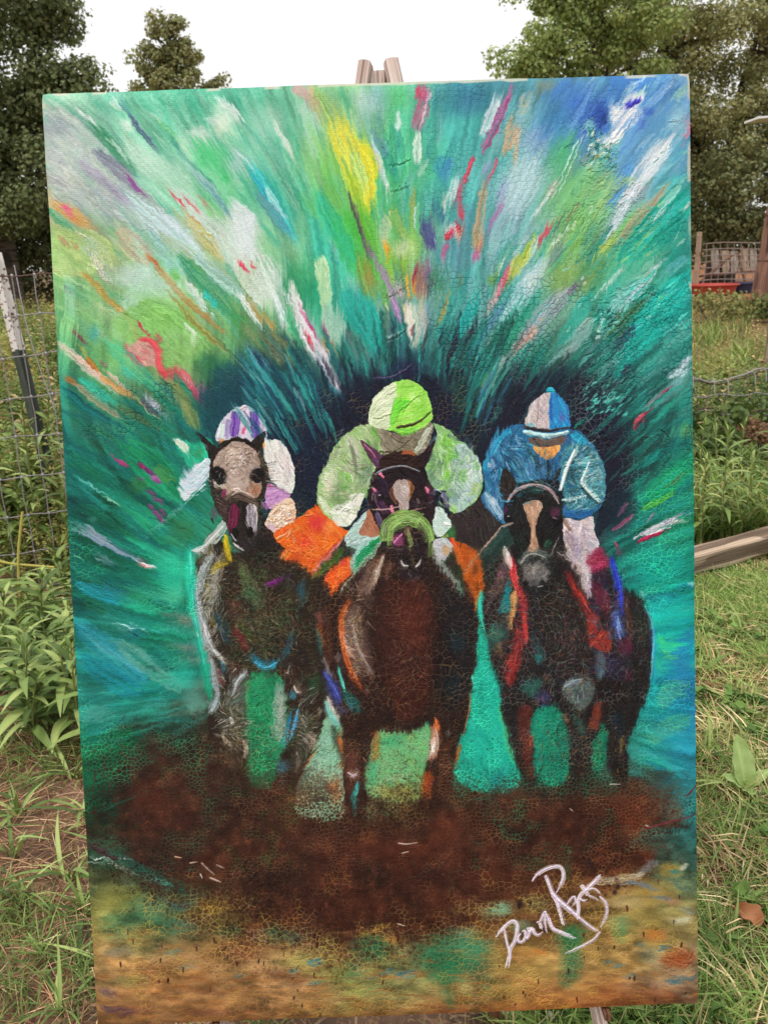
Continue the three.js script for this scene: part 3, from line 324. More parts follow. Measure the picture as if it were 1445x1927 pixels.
  S('#4c4a38', 34, '440,1310 436,1380 448,1450', 0.7); L('#dcd4c4', 3.5, '436,1350 441,1366', 0.85, 1); L('#d8cca8', 3.5, '421,1380 428,1394 440,1402', 0.85, 1); L('#d8ccb8', 4, '460,1390 466,1410 462,1428', 0.85, 1); S('#8a6a4a', 6, '386,1385 392,1410', 0.6); S('#b8a488', 5, '450,1372 460,1400', 0.6);
  S('#c8ae20', 9, '424,1006 428,1035 436,1060', 0.85); S('#b4a028', 8, '430,1058 410,1066 398,1082', 0.85); S('#b09a2c', 7, '394,1100 392,1120 400,1135', 0.8); S('#a49028', 6, '402,1160 405,1195', 0.5);
  S('#4c7a50', 24, '455,1070 475,1110 490,1150', 0.6); S('#3f6a44', 18, '460,1110 480,1130', 0.7); S('#66704a', 14, '455,1060 470,1100', 0.5); S('#7f2a84', 8, '498,1100 515,1096 536,1088', 0.85); S('#4a2a6a', 6, '528,1086 552,1082', 0.6);
  F('#553028', '432,1130 452,1130 462,1160 448,1175 434,1160', 0.7, { dir: 1.2 }); S('#7c2028', 13, '438,1178 455,1205 474,1230', 0.85); S('#17384a', 16, '408,1150 420,1185 435,1215', 0.75); S('#4a5a20', 12, '450,1165 470,1200 495,1215', 0.6); S('#5a3c20', 20, '480,1150 500,1190', 0.4);
  S('#2a7894', 18, '468,1232 500,1254 532,1238', 0.75); S('#2c96b8', 12, '480,1246 502,1256 525,1246', 0.8); S('#2a6a80', 12, '532,1238 546,1212 552,1185', 0.6); S('#1a5a70', 14, '560,1100 572,1120', 0.6); S('#2a5a6a', 10, '575,1090 568,1150', 0.5); S('#58582c', 14, '520,1150 540,1200', 0.4);
  L('#d8d0d0', 3, '538,1268 546,1256', 0.85, 1); F('#33241e', '544,1265 572,1262 578,1300 566,1325 548,1320 538,1295', 0.8, { dir: 1.4 }); L('#d0c0b4', 4, '555,1290 560,1302 566,1302', 0.8, 1); S('#3c9cc0', 7, '548,1305 554,1318', 0.85); B('#26603a', 592, 1288, 16, 24, 0.6); S('#4a463a', 30, '560,1340 570,1400 555,1450', 0.6);
  S('#3c94c0', 5, '550,1340 543,1370 534,1408', 0.85); S('#3484b0', 7, '562,1335 554,1370 546,1396', 0.8); B('#44809e', 535, 1444, 17, 17, 0.8); S('#3f6a84', 6, '536,1460 530,1490', 0.6); S('#a89a90', 18, '578,1378 592,1395 586,1415', 0.7); S('#b8b0a4', 5, '600,1330 606,1350', 0.7); S('#b0a49c', 6, '562,1430 562,1460', 0.6); L('#e0d8d0', 3, '570,1350 578,1360', 0.8, 1);
  M('#3a3a22 #1a1412 #4a3a2a #2a4a3a #5a4a34', 385, 1030, 600, 1300, 420, 3, 34, 0.4); M('#6a6a58 #8a8a80 #3a2a20 #4a5a48 #241c18', 392, 1260, 480, 1470, 200, 3, 30, 0.5); M('#4a4036 #1c1614 #6a6458 #2a5a50', 540, 1260, 612, 1480, 170, 3, 30, 0.5); M('#8a9890 #5a5a50 #b8bcb8 #2c241e', 362, 1020, 420, 1240, 120, 3, 30, 0.5);
  // rider on the left
  F('#cbc8d6', '406,826 412,800 425,781 440,770 457,762 475,768 490,780 499,796 502,826 490,832 470,840 430,832', 0.97, { dir: 1.5 });
  S('#c6dccf', 10, '420,798 414,826', 0.9, { taper: 0 }); S('#9a8cbc', 9, '430,790 426,828', 0.85, { taper: 0 }); S('#6a3a9e', 15, '444,776 440,824', 0.92, { taper: 0, rag: 0.1 }); S('#d8c4d8', 12, '460,768 459,826', 0.9, { taper: 0 }); S('#d8628e', 6, '460,802 456,820', 0.85); S('#5e389c', 17, '476,774 480,826', 0.92, { taper: 0, rag: 0.1 }); S('#bcaecb', 8, '494,795 498,824', 0.85); L('#e8dce8', 6, '452,768 462,764', 0.9, 2);
  B('#cc803c', 418, 832, 9, 8, 0.95); 
  F('#dfe3dc', '496,832 520,828 540,845 552,880 554,912 545,930 522,916 506,896 498,870', 0.97, { dir: 1.1, cols: ['#efe6e0', '#cfdcd4', '#e4d4dc'], len: 44 }); B('#d89650', 493, 836, 7, 11, 0.95); L('#f0e8dc', 5, '515,850 532,880 542,905', 0.8, 2); L('#e8c0cc', 3, '538,860 545,890', 0.7, 1);
  F('#c898c8', '498,912 512,911 545,930 527,946 508,958 498,940', 0.95, { dir: 0.5, cols: ['#d8b0d4', '#b080b8'] }); S('#a86a9e', 8, '492,945 505,962', 0.85); L('#7a6a74', 3, '512,912 545,930', 0.7); L('#d05a98', 3, '505,912 512,918', 0.8);
  F('#e9ceb6', '500,982 510,960 530,942 548,938 557,960 552,986 530,1006 510,1000 497,992', 0.97, { dir: 0.4, cols: ['#f2e2d4', '#dcb898', '#e0a888'], len: 14, j: 0.9 }); lump(528, 970, 24, 26, 60); B('#c0a8c8', 510, 992, 13, 12, 0.7);
  // left horse's head
  F('#2a211c', '397,866 405,848 416,832 440,826 468,832 488,848 502,874 504,902 498,932 490,948 488,990 480,1022 462,1038 446,1030 434,1010 425,985 408,960 398,930 393,900', 0.96, { dir: 1.4 });
  F('#b5a094', '402,868 412,848 425,836 443,831 464,836 480,850 490,870 486,885 492,912 486,935 470,938 450,930 430,935 416,916 404,908 400,890', 0.92, { dir: 1.2, cols: ['#cdb8a8', '#9a8578', '#a88f7c'], len: 16, j: 0.9 }); lump(445, 858, 26, 22, 40); B('#d8c2b4', 432, 862, 22, 16, 0.6); B('#c8b8b0', 448, 905, 20, 26, 0.5); B('#a2684a', 480, 922, 14, 14, 0.75); B('#7a6656', 488, 868, 12, 18, 0.5); S('#d4c8c0', 7, '403,908 412,918 424,908', 0.8); B('#d8d0cc', 405, 905, 7, 7, 0.6);
  F('#130e10', '397,886 405,877 418,880 427,893 425,908 412,912 401,903', 0.97, { dir: 1 }); S('#6a6a70', 3, '424,890 426,908 415,914', 0.6); F('#120d10', '470,886 480,880 492,883 497,893 492,904 480,908 470,900', 0.97, { dir: 1 }); L('#9a98a4', 2.2, '469,892 476,882 488,880', 0.8);
  F('#241b17', '369,814 384,822 400,838 410,846 402,860 394,864 386,840', 0.96, { dir: 0.9 }); F('#241b17', '500,810 496,830 488,848 470,838 480,822', 0.96, { dir: -0.9 }); L('#6a6a74', 3, '385,836 392,846', 0.6); L('#1c1614', 6, '412,846 440,826 470,832 486,848', 0.7);
  F('#3c2a27', '398,922 416,918 428,935 430,960 436,990 428,992 412,962 402,940', 0.8, { dir: 1.4 }); S('#8a2a58', 7, '424,920 418,940', 0.6); S('#7a6a5e', 12, '424,940 448,930 488,950', 0.85); S('#5c4e44', 6, '430,948 455,938 485,955', 0.7); L('#eadcd4', 6, '442,920 450,921', 0.9, 2); B('#b06048', 478, 925, 8, 6, 0.6);
  S('#7c1c4a', 18, '442,948 440,975 434,1002', 0.88); S('#a8a0aa', 22, '470,948 474,975 476,1002', 0.85); L('#1c1616', 4, '456,944 458,975 454,995', 0.9); S('#2a2420', 14, '456,970 458,1000', 0.7); B('#d4ccd0', 478, 958, 8, 10, 0.6); S('#5a2a38', 8, '430,985 438,1010', 0.7);
  F('#0d0b0b', '437,997 445,992 450,1002 447,1012 439,1010', 0.97); F('#0d0b0b', '464,994 474,992 477,1004 470,1014 463,1008', 0.97); L('#c8c0c4', 3, '436,1006 442,1016 452,1022', 0.85, 1); F('#2c2727', '446,1018 464,1012 480,1016 474,1030 460,1037 448,1030', 0.85); L('#e0d8d8', 3, '442,1026 450,1032 457,1037', 0.9, 1); S('#8a848c', 4, '478,985 482,1012', 0.7);
  B('#5c5460', 403, 966, 9, 14, 0.9); L('#2a2226', 3, '398,975 402,985', 0.8); F('#221a17', '490,955 500,990 525,1010 540,1030 535,1055 500,1060 470,1050 470,1036 484,1018 490,985', 0.9, { dir: 1.2, cols: ['#2a1c1c'] });
  for (let i = 0; i < 12; i++) L('#3a3026', 1.6, (499 + pr() * 4) + ',' + (872 + i * 4) + ' ' + (512 + pr() * 12) + ',' + (866 + i * 4.2 + pr() * 6), 0.7, 0);
  M('#8a7868 #d8c8bc #5c4c40 #a08c80 #c0a898', 400, 835, 488, 935, 200, 2, 14, 0.5); M('#f4ece4 #d0d4cc #e8d0d0 #b8c4bc', 498, 835, 552, 928, 90, 2.4, 26, 0.5); M('#b8d4dc #f0ecf0 #9ab4c8', 340, 870, 396, 935, 60, 2.4, 26, 0.5);
  // ---- orange cloths
  F('#df6822', '516,1002 545,985 560,975 590,955 602,952 622,965 636,990 656,1000 641,1016 621,1040 601,1070 590,1082 575,1066 560,1056 530,1050 536,1030 521,1020', 0.97, { dir: 0.7, cols: ['#e87830', '#d05020', '#d88a3a'] });
  B('#cc3440', 597, 984, 24, 20, 0.85); B('#d44a28', 572, 1020, 26, 18, 0.7); B('#d8483c', 575, 1022, 10, 8, 0.6); L('#f6c098', 3, '520,1014 535,1006 548,996', 0.85, 2); L('#f0a068', 3, '531,1048 548,1036 570,1042', 0.8, 2); L('#f0b088', 2.5, '550,1008 556,1020', 0.7, 2); L('#f0a878', 2.5, '572,970 586,968', 0.7, 2); L('#f4b48c', 3, '540,1010 547,1000', 0.8, 2);
  F('#e05c20', '612,1086 640,1060 662,1045 668,1070 652,1096 636,1106 630,1128 620,1112 612,1098', 0.97, { dir: 0.9, cols: ['#e87838', '#d84a28'] }); S('#c84038', 10, '614,1088 624,1092', 0.7); L('#f0a878', 3, '630,1085 640,1095', 0.7, 2); L('#eb8040', 5, '640,1075 630,1100 626,1120', 0.7, 2); S('#d04050', 8, '640,1065 655,1052', 0.7);
  S('#3c6a2a', 16, '602,1078 625,1055 652,1030', 0.85); S('#7a7a30', 10, '590,1085 606,1075', 0.8); L('#c88c94', 4.5, '590,1078 620,1043 656,1004', 0.9, 1); S('#a8404c', 4, '600,1062 640,1016', 0.7);
  M('#f08840 #c04818 #e8a060 #d83c30 #b83a20 #f4b080', 520, 955, 655, 1080, 150, 2.6, 22, 0.5); M('#f08840 #c04818 #d83c30', 612, 1050, 668, 1125, 60, 2.6, 20, 0.5);
  // ---- middle horse: body, legs and the gaps between
  F('#2a1915', '700,1028 670,1060 652,1090 625,1125 606,1150 597,1190 605,1232 620,1272 626,1312 640,1352 650,1400 648,1470 654,1520 690,1520 698,1460 700,1400 715,1376 760,1380 792,1370 808,1360 812,1400 800,1450 792,1520 846,1520 856,1450 872,1400 885,1352 888,1292 900,1242 904,1180 896,1142 872,1102 832,1060 800,1040', 0.96, { dir: 1.5, cols: ['#231512', '#33201a'] });
  F('#481f16', '725,1110 765,1090 805,1110 822,1180 815,1260 800,1330 760,1360 735,1310 722,1230', 0.6, { dir: 1.5, cols: ['#3a1a14', '#54241a'] }); F('#191a1f', '830,1100 870,1120 895,1170 892,1240 875,1310 840,1340 825,1280 830,1190', 0.6, { dir: 1.7 }); B('#14343e', 858, 1208, 30, 26, 0.55); B('#12303a', 850, 1290, 24, 30, 0.45);
  S('#8c6e60', 28, '714,1045 694,1090 676,1130', 0.75); S('#a08878', 14, '715,1050 705,1090 690,1120', 0.7); S('#7c6c64', 36, '665,1140 660,1200 690,1275', 0.7); S('#9a8c84', 10, '662,1170 672,1220 700,1270', 0.6); S('#6a5a54', 16, '680,1160 688,1220 705,1290', 0.55); S('#bc5c2c', 10, '655,1128 643,1170 650,1230', 0.85); S('#b8562a', 9, '650,1225 662,1265 685,1300', 0.8); S('#cfa494', 8, '643,1185 650,1215 668,1240', 0.75); L('#dcc8b8', 4, '722,1046 712,1072 708,1094', 0.85, 1); S('#8f7f3c', 6, '676,1158 682,1175', 0.7); S('#c8a08a', 4, '668,1260 676,1280', 0.8); S('#d0988a', 3, '688,1296 700,1306', 0.6); S('#5a3a2c', 20, '700,1040 735,1080', 0.5); S('#a89c98', 5, '690,1250 705,1280', 0.6); S('#6a4a3c', 14, '735,1055 728,1100', 0.5);
  S('#4f2c1e', 18, '622,1140 615,1200 626,1260', 0.6); S('#8c4c2a', 6, '606,1150 603,1190 612,1225', 0.75); S('#2c98a0', 4, '596,1178 600,1205 607,1235', 0.8); S('#6a3a44', 6, '602,1170 600,1150', 0.6); S('#3a2830', 12, '614,1150 612,1180', 0.5);
  S('#38428a', 18, '610,1262 626,1290 645,1330', 0.85); S('#4a4f80', 12, '640,1330 655,1350', 0.7); S('#c8c4c8', 5, '610,1238 618,1262 628,1278', 0.8, { relief: 1.4 }); S('#80ccc4', 8, '614,1318 624,1345 642,1374', 0.88, { relief: 1.4 }); S('#dcd4cc', 5, '618,1312 630,1340 640,1362', 0.85, { relief: 1.4 }); S('#1e6a68', 20, '650,1300 665,1325 682,1345', 0.8); S('#4ab4a4', 5, '637,1254 643,1278 652,1305', 0.8); S('#94888c', 10, '636,1232 640,1250', 0.6); S('#7a88a0', 5, '655,1320 666,1345', 0.5);
  F('#8fc2a4', '612,1352 626,1362 634,1400 642,1440 650,1475 645,1540 600,1545 560,1530 562,1482 578,1442 598,1410', 0.92, { dir: 1.3, cols: ['#a8ccb8', '#7fb090'] }); B('#b0805a', 634, 1490, 20, 34, 0.7); B('#c87838', 630, 1488, 14, 14, 0.6); B('#9aa890', 580, 1500, 30, 26, 0.5); L('#b06a38', 3, '598,1412 576,1444 562,1482', 0.6, 0); S('#2a3a30', 12, '626,1362 636,1400 646,1430', 0.6);
  F('#6cae78', '714,1376 740,1378 775,1380 808,1366 812,1400 804,1450 794,1500 745,1512 700,1500 690,1470 696,1430', 0.92, { dir: 1.3, cols: ['#7fb884', '#5fa068', '#8aae5c'] }); B('#2f946c', 738, 1396, 30, 16, 0.6); B('#2f9a7a', 702, 1445, 14, 40, 0.5); B('#a08a44', 760, 1494, 50, 22, 0.7); B('#b09858', 720, 1488, 24, 12, 0.5); L('#d8d8b0', 3, '728,1466 748,1466 772,1458', 0.8, 1.5); L('#4a3a20', 2.5, '738,1486 760,1476 775,1468', 0.7, 1);
  F('#1fac96', '905,1150 916,1196 924,1240 938,1292 948,1345 962,1400 980,1460 960,1490 900,1490 868,1475 856,1450 866,1400 880,1362 890,1300 897,1260', 0.93, { dir: 1.4, cols: ['#28b8a4', '#159a86', '#30c0a8'] }); S('#5fd494', 8, '940,1320 956,1390 972,1450', 0.7); S('#4ad0c0', 6, '890,1290 896,1268', 0.7); S('#3fc0a8', 9, '908,1108 903,1140 912,1190', 0.8); B('#18887a', 880, 1450, 20, 30, 0.5); S('#0f8a7c', 14, '905,1280 910,1360', 0.5); B('#12707a', 940, 1470, 30, 24, 0.5);
  S('#4a2a1e', 40, '660,1390 668,1450 670,1510', 0.6); S('#b05a2e', 7, '640,1385 648,1420', 0.75); S('#9a5428', 14, '700,1375 712,1385 702,1440', 0.7); S('#5a3a44', 20, '660,1420 668,1460', 0.5); S('#c0a8b0', 14, '655,1455 668,1460 680,1452', 0.6); S('#2a9a98', 9, '676,1470 670,1505 668,1535', 0.7); S('#c07a5c', 20, '818,1366 822,1400 814,1440', 0.75); S('#dccfc8', 8, '816,1390 818,1410 810,1432', 0.85, { relief: 1.4 }); S('#b45a2c', 8, '820,1352 828,1380', 0.75); S('#a44a1e', 22, '812,1452 806,1480 800,1510', 0.8); S('#8a2a3a', 6, '820,1465 812,1480', 0.5); S('#6a3c24', 20, '845,1390 840,1440 828,1500', 0.5); L('#e8d8c8', 3, '842,1376 846,1386', 0.8, 1); S('#a05a2c', 5, '868,1400 858,1440', 0.7);
  M('#3a2018 #1a1010 #54281c #241a1c', 620, 1090, 890, 1380, 520, 3, 36, 0.4); M('#7a5a4a #b89888 #4a3028 #9a6a4a #6a6468', 640, 1060, 712, 1310, 130, 2.4, 30, 0.5); M('#3a2018 #6a3a22 #1c1212 #8a5a3a', 630, 1360, 700, 1510, 110, 3, 30, 0.5); M('#3a2018 #7a4424 #1c1212', 808, 1360, 880, 1510, 90, 3, 30, 0.5);
  // cloth, saddle and hands to both sides of the middle rider
  F('#33292a', '846,962 880,942 906,932 930,950 948,975 934,1000 905,1032 880,1030 850,1010', 0.92, { dir: 0.8, cols: ['#2a2220', '#3a3a34'] }); B('#3c8a48', 848, 1002, 12, 18, 0.75);
  F('#b4581a', '846,1010 862,1020 890,1030 906,1056 912,1092 904,1132 895,1148 884,1115 870,1076 858,1042', 0.95, { dir: 1.2, cols: ['#c86a24', '#a04a18'] }); S('#dc6c2c', 9, '850,1018 862,1045 872,1075', 0.85); S('#c83a30', 5, '846,1012 858,1030', 0.8); B('#5a381a', 896, 1072, 9, 14, 0.85); B('#5a381a', 897, 1105, 7, 9, 0.7); L('#a48c82', 3, '946,990 905,1036 850,1106', 0.9, 0.8);
  F('#c9c9ce', '815,1020 835,1012 848,1020 850,1040 836,1058 818,1048', 0.9, { dir: 1, cols: ['#dcd8e0', '#b8c4c0'] }); B('#bb8c50', 839, 1036, 8, 12, 0.85); S('#98b064', 8, '828,1008 846,1006', 0.75); F('#26301c', '846,1040 858,1044 868,1072 872,1100 856,1085 838,1062', 0.85); B('#4a2438', 852, 1062, 10, 10, 0.7); S('#a4b8b4', 8, '813,1048 840,1078 870,1112', 0.9); S('#5f9a88', 10, '862,1100 876,1122', 0.6);
  // ---- the rider in the middle
  F('#a2c283', '674,802 698,799 718,816 716,863 709,882 692,921 680,942 664,979 645,991 625,979 599,953 596,921 602,892 616,869 628,840 651,816', 0.97, { dir: 1.2, cols: ['#8fb878', '#b8ccA0', '#9ab88c'] });
  S('#b9bcaa', 18, '652,818 668,850 676,880', 0.7); S('#76946a', 6, '655,838 668,870 672,905', 0.7); S('#8cca68', 22, '640,892 655,905 640,925', 0.8); S('#7fc05c', 10, '690,830 694,870', 0.7); S('#6a8a8a', 12, '696,880 686,915', 0.6); S('#86a87c', 10, '676,890 672,930', 0.6); S('#d4d8c0', 8, '604,900 620,920', 0.7); L('#ece4d0', 3, '610,898 632,922', 0.8, 2); L('#b08a70', 5, '656,880 660,890', 0.6); S('#d8dcc8', 12, '601,935 612,955 630,970', 0.7); S('#c0c4b4', 8, '640,836 632,870', 0.5);
  F('#e2e6da', '622,965 632,950 650,944 664,930 684,930 680,946 668,975 648,992 630,984', 0.95, { dir: 0.4, cols: ['#d0dccc', '#ece8dc'] }); for (let i = 0; i < 8; i++) ridge((632 + i * 5) + ',' + (958 + i) + ' ' + (640 + i * 5) + ',' + (952 + i) + ' ' + (646 + i * 4) + ',' + (962 + i), 3, 0.4); S('#7fb060', 6, '690,925 684,940', 0.7);
  F('#8c8470', '696,802 735,814 772,816 802,796 814,804 802,842 782,862 750,870 722,858 712,826', 0.95, { dir: 0.2, cols: ['#6f6a58', '#9a9484', '#7a7a64'] }); S('#6fae4c', 9, '698,802 706,820 712,835', 0.8); S('#cdd6c6', 7, '812,798 792,832 778,858', 0.85); S('#6a5a4c', 12, '735,818 760,830', 0.6); L('#3a3420', 2.5, '712,850 745,846 775,822', 0.8); S('#c0c8b4', 5, '802,806 788,836', 0.6);
  F('#8fbe7a', '814,796 843,808 860,828 875,837 898,863 907,893 904,927 887,948 860,965 846,959 840,924 820,922 802,904 797,886 808,851 820,816', 0.97, { dir: 1.1, cols: ['#a4c88c', '#7cae70'] }); S('#86cc54', 26, '838,815 842,860 836,905', 0.75); S('#7c9a98', 14, '805,885 815,905 835,915', 0.6); L('#4a6a5a', 4, '826,868 824,880', 0.7); L('#4a6a5a', 3, '832,864 828,878', 0.7); S('#5f7a8a', 10, '818,822 808,846', 0.6); L('#5a7a7a', 4, '842,818 852,822', 0.7);
  F('#aac6c0', '856,836 875,837 898,863 906,892 900,925 884,948 862,964 848,952 842,922 850,900 848,865', 0.88, { dir: 1.4, cols: ['#bcd0cc', '#9ab8b4'] }); F('#5cb04c', '848,850 856,846 862,855 856,864 849,862', 0.85); F('#7cb86a', '861,892 872,884 879,893 874,906 864,905', 0.85); F('#7aba6a', '890,866 899,872 901,884 893,882', 0.8); F('#9cca7c', '838,928 848,922 853,930 846,938', 0.85); S('#b4d080', 12, '890,930 898,905', 0.6); S('#d0e2dc', 8, '862,940 882,925', 0.6); F('#9ecb7e', '846,955 856,950 860,960 850,964', 0.8);
  F('#c4dcd2', '816,957 830,955 848,984 841,1000 822,1010 814,990', 0.95, { dir: 0.8, cols: ['#dceae4', '#a8ccb8'] }); L('#eef4ee', 5, '836,985 848,988', 0.9, 2); L('#6a5a8c', 10, '834,930 838,942', 0.85); L('#6f6088', 8, '838,944 844,954', 0.8); L('#b8c4cc', 3, '815,922 826,924 832,934', 0.8);
  F('#a0de5e', '692,793 693,772 703,748 721,729 744,717 767,714 791,726 805,746 811,770 810,791 791,806 762,816 733,811 703,803', 0.98, { dir: -0.6, cols: ['#b4e67c', '#8cd84c', '#a8e070'], len: 34 }); F('#d9e5c2', '692,793 693,772 703,748 721,729 742,719 743,745 737,775 729,806 703,803', 0.97, { dir: -0.8, cols: ['#e4eccf', '#cddcb8'], len: 30 }); S('#60d034', 17, '738,772 752,762 772,754', 0.9); S('#74d446', 16, '734,800 742,775 745,745', 0.8); S('#86dc58', 12, '738,806 765,812 790,802', 0.75); S('#c0ec90', 12, '770,740 790,760', 0.5); L('#46421c', 4.5, '745,804 775,798 795,787 808,774', 0.92, 0.4); ridge('700,786 715,784 735,776', 3, 0.5); ridge('755,775 772,752 786,742', 3, 0.5); ridge('748,770 768,760', 3, 0.5);
  M('#c8dcb4 #6f9a58 #e0e4d0 #7a8a70 #8ccf60 #b8a898 #4f6a48', 600, 800, 712, 985, 240, 2.4, 26, 0.5); M('#c8dcc8 #6a9a60 #dfe8e0 #7a8a88 #86cf58 #4f7a58', 800, 800, 905, 960, 220, 2.4, 24, 0.5); M('#4a4438 #b0a898 #6a6050 #8f9a78', 702, 805, 810, 862, 120, 1.8, 20, 0.55);
  // ---- the middle horse's head
  F('#b8d6ce', '655,1000 690,960 700,975 712,1008 690,1030 668,1034 648,1018', 0.9, { dir: -0.7, cols: ['#cfe0dc', '#a0ccbc'] }); F('#a86e52', '692,958 704,978 714,1008 676,1006 684,985', 0.9, { dir: 1.2, cols: ['#b8866a', '#8a5a40'] });
  F('#a8d2c6', '660,1062 668,1038 690,1018 714,1008 714,1026 698,1050 668,1080', 0.9); F('#168a58', '667,1068 674,1044 692,1024 713,1012 711,1026 694,1050 668,1076', 0.95, { dir: -0.7, cols: ['#10703f', '#26a070'] }); L('#b0b0a0', 4.5, '640,1118 676,1068 712,1022', 0.9, 1); L('#5a5848', 2, '644,1116 680,1066 714,1024', 0.8, 0);
  F('#22151b', '706,880 722,866 745,864 776,866 796,882 806,905 816,930 817,965 809,990 802,1012 806,1050 798,1080 776,1093 755,1081 744,1055 725,1012 705,976 692,942 695,910', 0.97, { dir: 1.3, cols: ['#1a1014', '#2f1f2a', '#2c1a18'] }); F('#2f1c16', '716,862 740,850 768,850 796,864 792,880 745,880 718,880', 0.9, { dir: 0.1 }); S('#b06034', 6, '755,852 768,850 782,858', 0.75);
  F('#563046', '677,829 690,835 720,860 716,876 708,880 690,856', 0.95, { dir: 0.9, cols: ['#7a4a70', '#6a5a88'] }); L('#b87aa0', 4, '684,836 698,850 706,862', 0.8, 1.5); S('#5a7a98', 6, '708,862 714,876', 0.7); F('#281820', '818,828 808,856 796,882 786,872 780,864 800,846', 0.95, { dir: -0.9 }); S('#2a2448', 8, '812,846 800,872', 0.7); L('#4a3a38', 2.5, '816,832 790,858', 0.7);
  L('#767c86', 4, '708,890 730,880 760,877 788,886', 0.85, 1); F('#bcaea8', '744,906 764,903 772,918 766,960 753,963 748,945 738,926', 0.88, { dir: 1.4, cols: ['#d0c4c0', '#9a8478'] }); S('#a06a3a', 6, '764,903 774,918 768,940', 0.75); S('#8a5c40', 8, '740,915 735,925 748,950', 0.6); S('#8a6a50', 10, '752,960 756,978', 0.6);
  S('#5e3c60', 16, '704,920 716,950 732,970', 0.6); S('#3a2440', 24, '715,900 725,940', 0.5); B('#5a3050', 806, 930, 12, 22, 0.6); B('#3a3038', 784, 950, 14, 12, 0.5); S('#8a8088', 6, '784,938 790,950', 0.5); for (const q of ['714,890 720,898', '702,920 706,924', '735,952 739,966', '801,918 805,926']) L('#dc7a98', 6, q, 0.85, 2); L('#b08a90', 2.2, '698,958 730,958 760,950', 0.8); L('#b89078', 2.2, '735,968 770,962 800,955', 0.8);
  S('#6c5c7c', 12, '708,962 716,985 724,1008', 0.75); S('#8cb262', 24, '728,1018 730,990 752,975', 0.92, { taper: 0, rag: 0.1 }); S('#8cb462', 26, '744,978 768,972 792,982', 0.92, { taper: 0, rag: 0.1 }); S('#86aa5c', 22, '786,978 804,996 810,1022', 0.92, { taper: 0, rag: 0.1 }); S('#a0c478', 8, '738,985 768,972 795,988', 0.6); S('#70924c', 8, '735,1006 745,994 768,988', 0.6); S('#6c8a4a', 10, '810,1020 812,1050', 0.7); S('#7f9a58', 7, '732,1015 735,1032', 0.7); S('#8c9c62', 7, '768,996 772,1020 772,1042', 0.8); B('#a08a6a', 765, 1000, 8, 12, 0.6);
  B('#9a4a7c', 749, 1017, 14, 15, 0.9); L('#d08ab0', 4, '742,1022 750,1012 756,1004', 0.8, 2); B('#1a1216', 790, 1020, 16, 32, 0.7); F('#191215', '750,1040 770,1045 796,1040 800,1065 776,1082 756,1070', 0.85); S('#7a7478', 6, '752,1035 762,1040', 0.7); L('#e4dcd8', 3.5, '754,1055 758,1064 767,1064', 0.9, 1); L('#e4dcd8', 3.5, '782,1066 788,1062 791,1053', 0.9, 1); L('#8a8284', 3, '765,1078 776,1090 790,1082', 0.7, 0.6); S('#6a5a3a', 5, '776,1045 778,1066', 0.6); L('#8a8478', 2.5, '732,1032 750,1034', 0.7);
  // ---- the right horse
  F('#201a1a', '940,1050 926,1100 905,1150 915,1200 925,1240 940,1290 946,1332 956,1380 978,1450 1004,1492 1012,1450 1004,1400 1005,1342 1030,1332 1052,1332 1072,1380 1076,1430 1082,1490 1112,1490 1116,1400 1136,1382 1141,1440 1178,1490 1186,1400 1201,1350 1221,1300 1229,1240 1229,1180 1216,1140 1191,1118 1160,1098 1141,1060 1100,1010 1050,980 1000,1000', 0.96, { dir: 1.4, cols: ['#15181a', '#2a2018', '#241c22'] });
  F('#5c4648', '948,1052 962,1060 968,1100 945,1110 928,1130 915,1150 925,1100', 0.7, { dir: 1.1, cols: ['#6f6040', '#4a4048', '#7a5a50'], len: 10, j: 1 }); S('#8a4a78', 7, '945,1072 938,1090', 0.6);
  S('#ecdccc', 11, '950,1030 956,1050 962,1074', 0.88, { relief: 1.3 }); S('#d8505a', 10, '963,1048 966,1080 978,1110', 0.9); S('#ac303a', 14, '972,1100 986,1140 990,1222', 0.85); S('#a42a2a', 22, '978,1178 972,1225 955,1296', 0.8); S('#c4925a', 13, '969,1112 966,1150 960,1182', 0.8); S('#d8b070', 5, '972,1080 970,1140', 0.6); F('#0f808c', '957,1098 962,1110 960,1152 942,1156 938,1145', 0.85, { dir: 1.3 }); B('#2f8a7a', 938, 1192, 22, 24, 0.75); S('#c08a60', 5, '935,1210 950,1240', 0.5); S('#2a6a60', 14, '925,1170 930,1230', 0.5); B('#2aa29a', 1016, 1236, 13, 18, 0.8); B('#2f8a80', 1000, 1292, 24, 20, 0.65); S('#2ab09a', 10, '912,1118 902,1145 903,1170', 0.8); B('#8a7050', 1030, 1280, 14, 14, 0.4);
  S('#36606a', 10, '1000,1190 1015,1230', 0.4); F('#261e16', '1020,1110 1080,1105 1105,1150 1110,1210 1080,1240 1040,1230 1018,1190', 0.5, { dir: 0.3 });
  S('#8c2622', 18, '1066,1078 1090,1120 1118,1165', 0.85); F('#bb3620', '1105,1160 1126,1158 1128,1185 1150,1195 1150,1225 1128,1228 1110,1208', 0.88, { dir: 0.9, cols: ['#c84a2c', '#a02a20'] }); S('#8c2644', 18, '1118,1098 1132,1125 1148,1155', 0.8); S('#2434ac', 12, '1148,1046 1162,1095 1172,1160', 0.85); S('#4a6cc0', 24, '1160,1150 1166,1185 1172,1212', 0.75); S('#5f8ad0', 8, '1165,1165 1172,1200', 0.6); B('#6c2242', 1180, 1218, 20, 22, 0.75); B('#2c2450', 1148, 1258, 40, 34, 0.6); S('#6a3a34', 10, '1178,1118 1184,1170 1190,1215', 0.65); B('#26352c', 1208, 1180, 20, 50, 0.6); B('#30224a', 1130, 1090, 22, 30, 0.5); B('#5a1a38', 1182, 1270, 12, 16, 0.6);
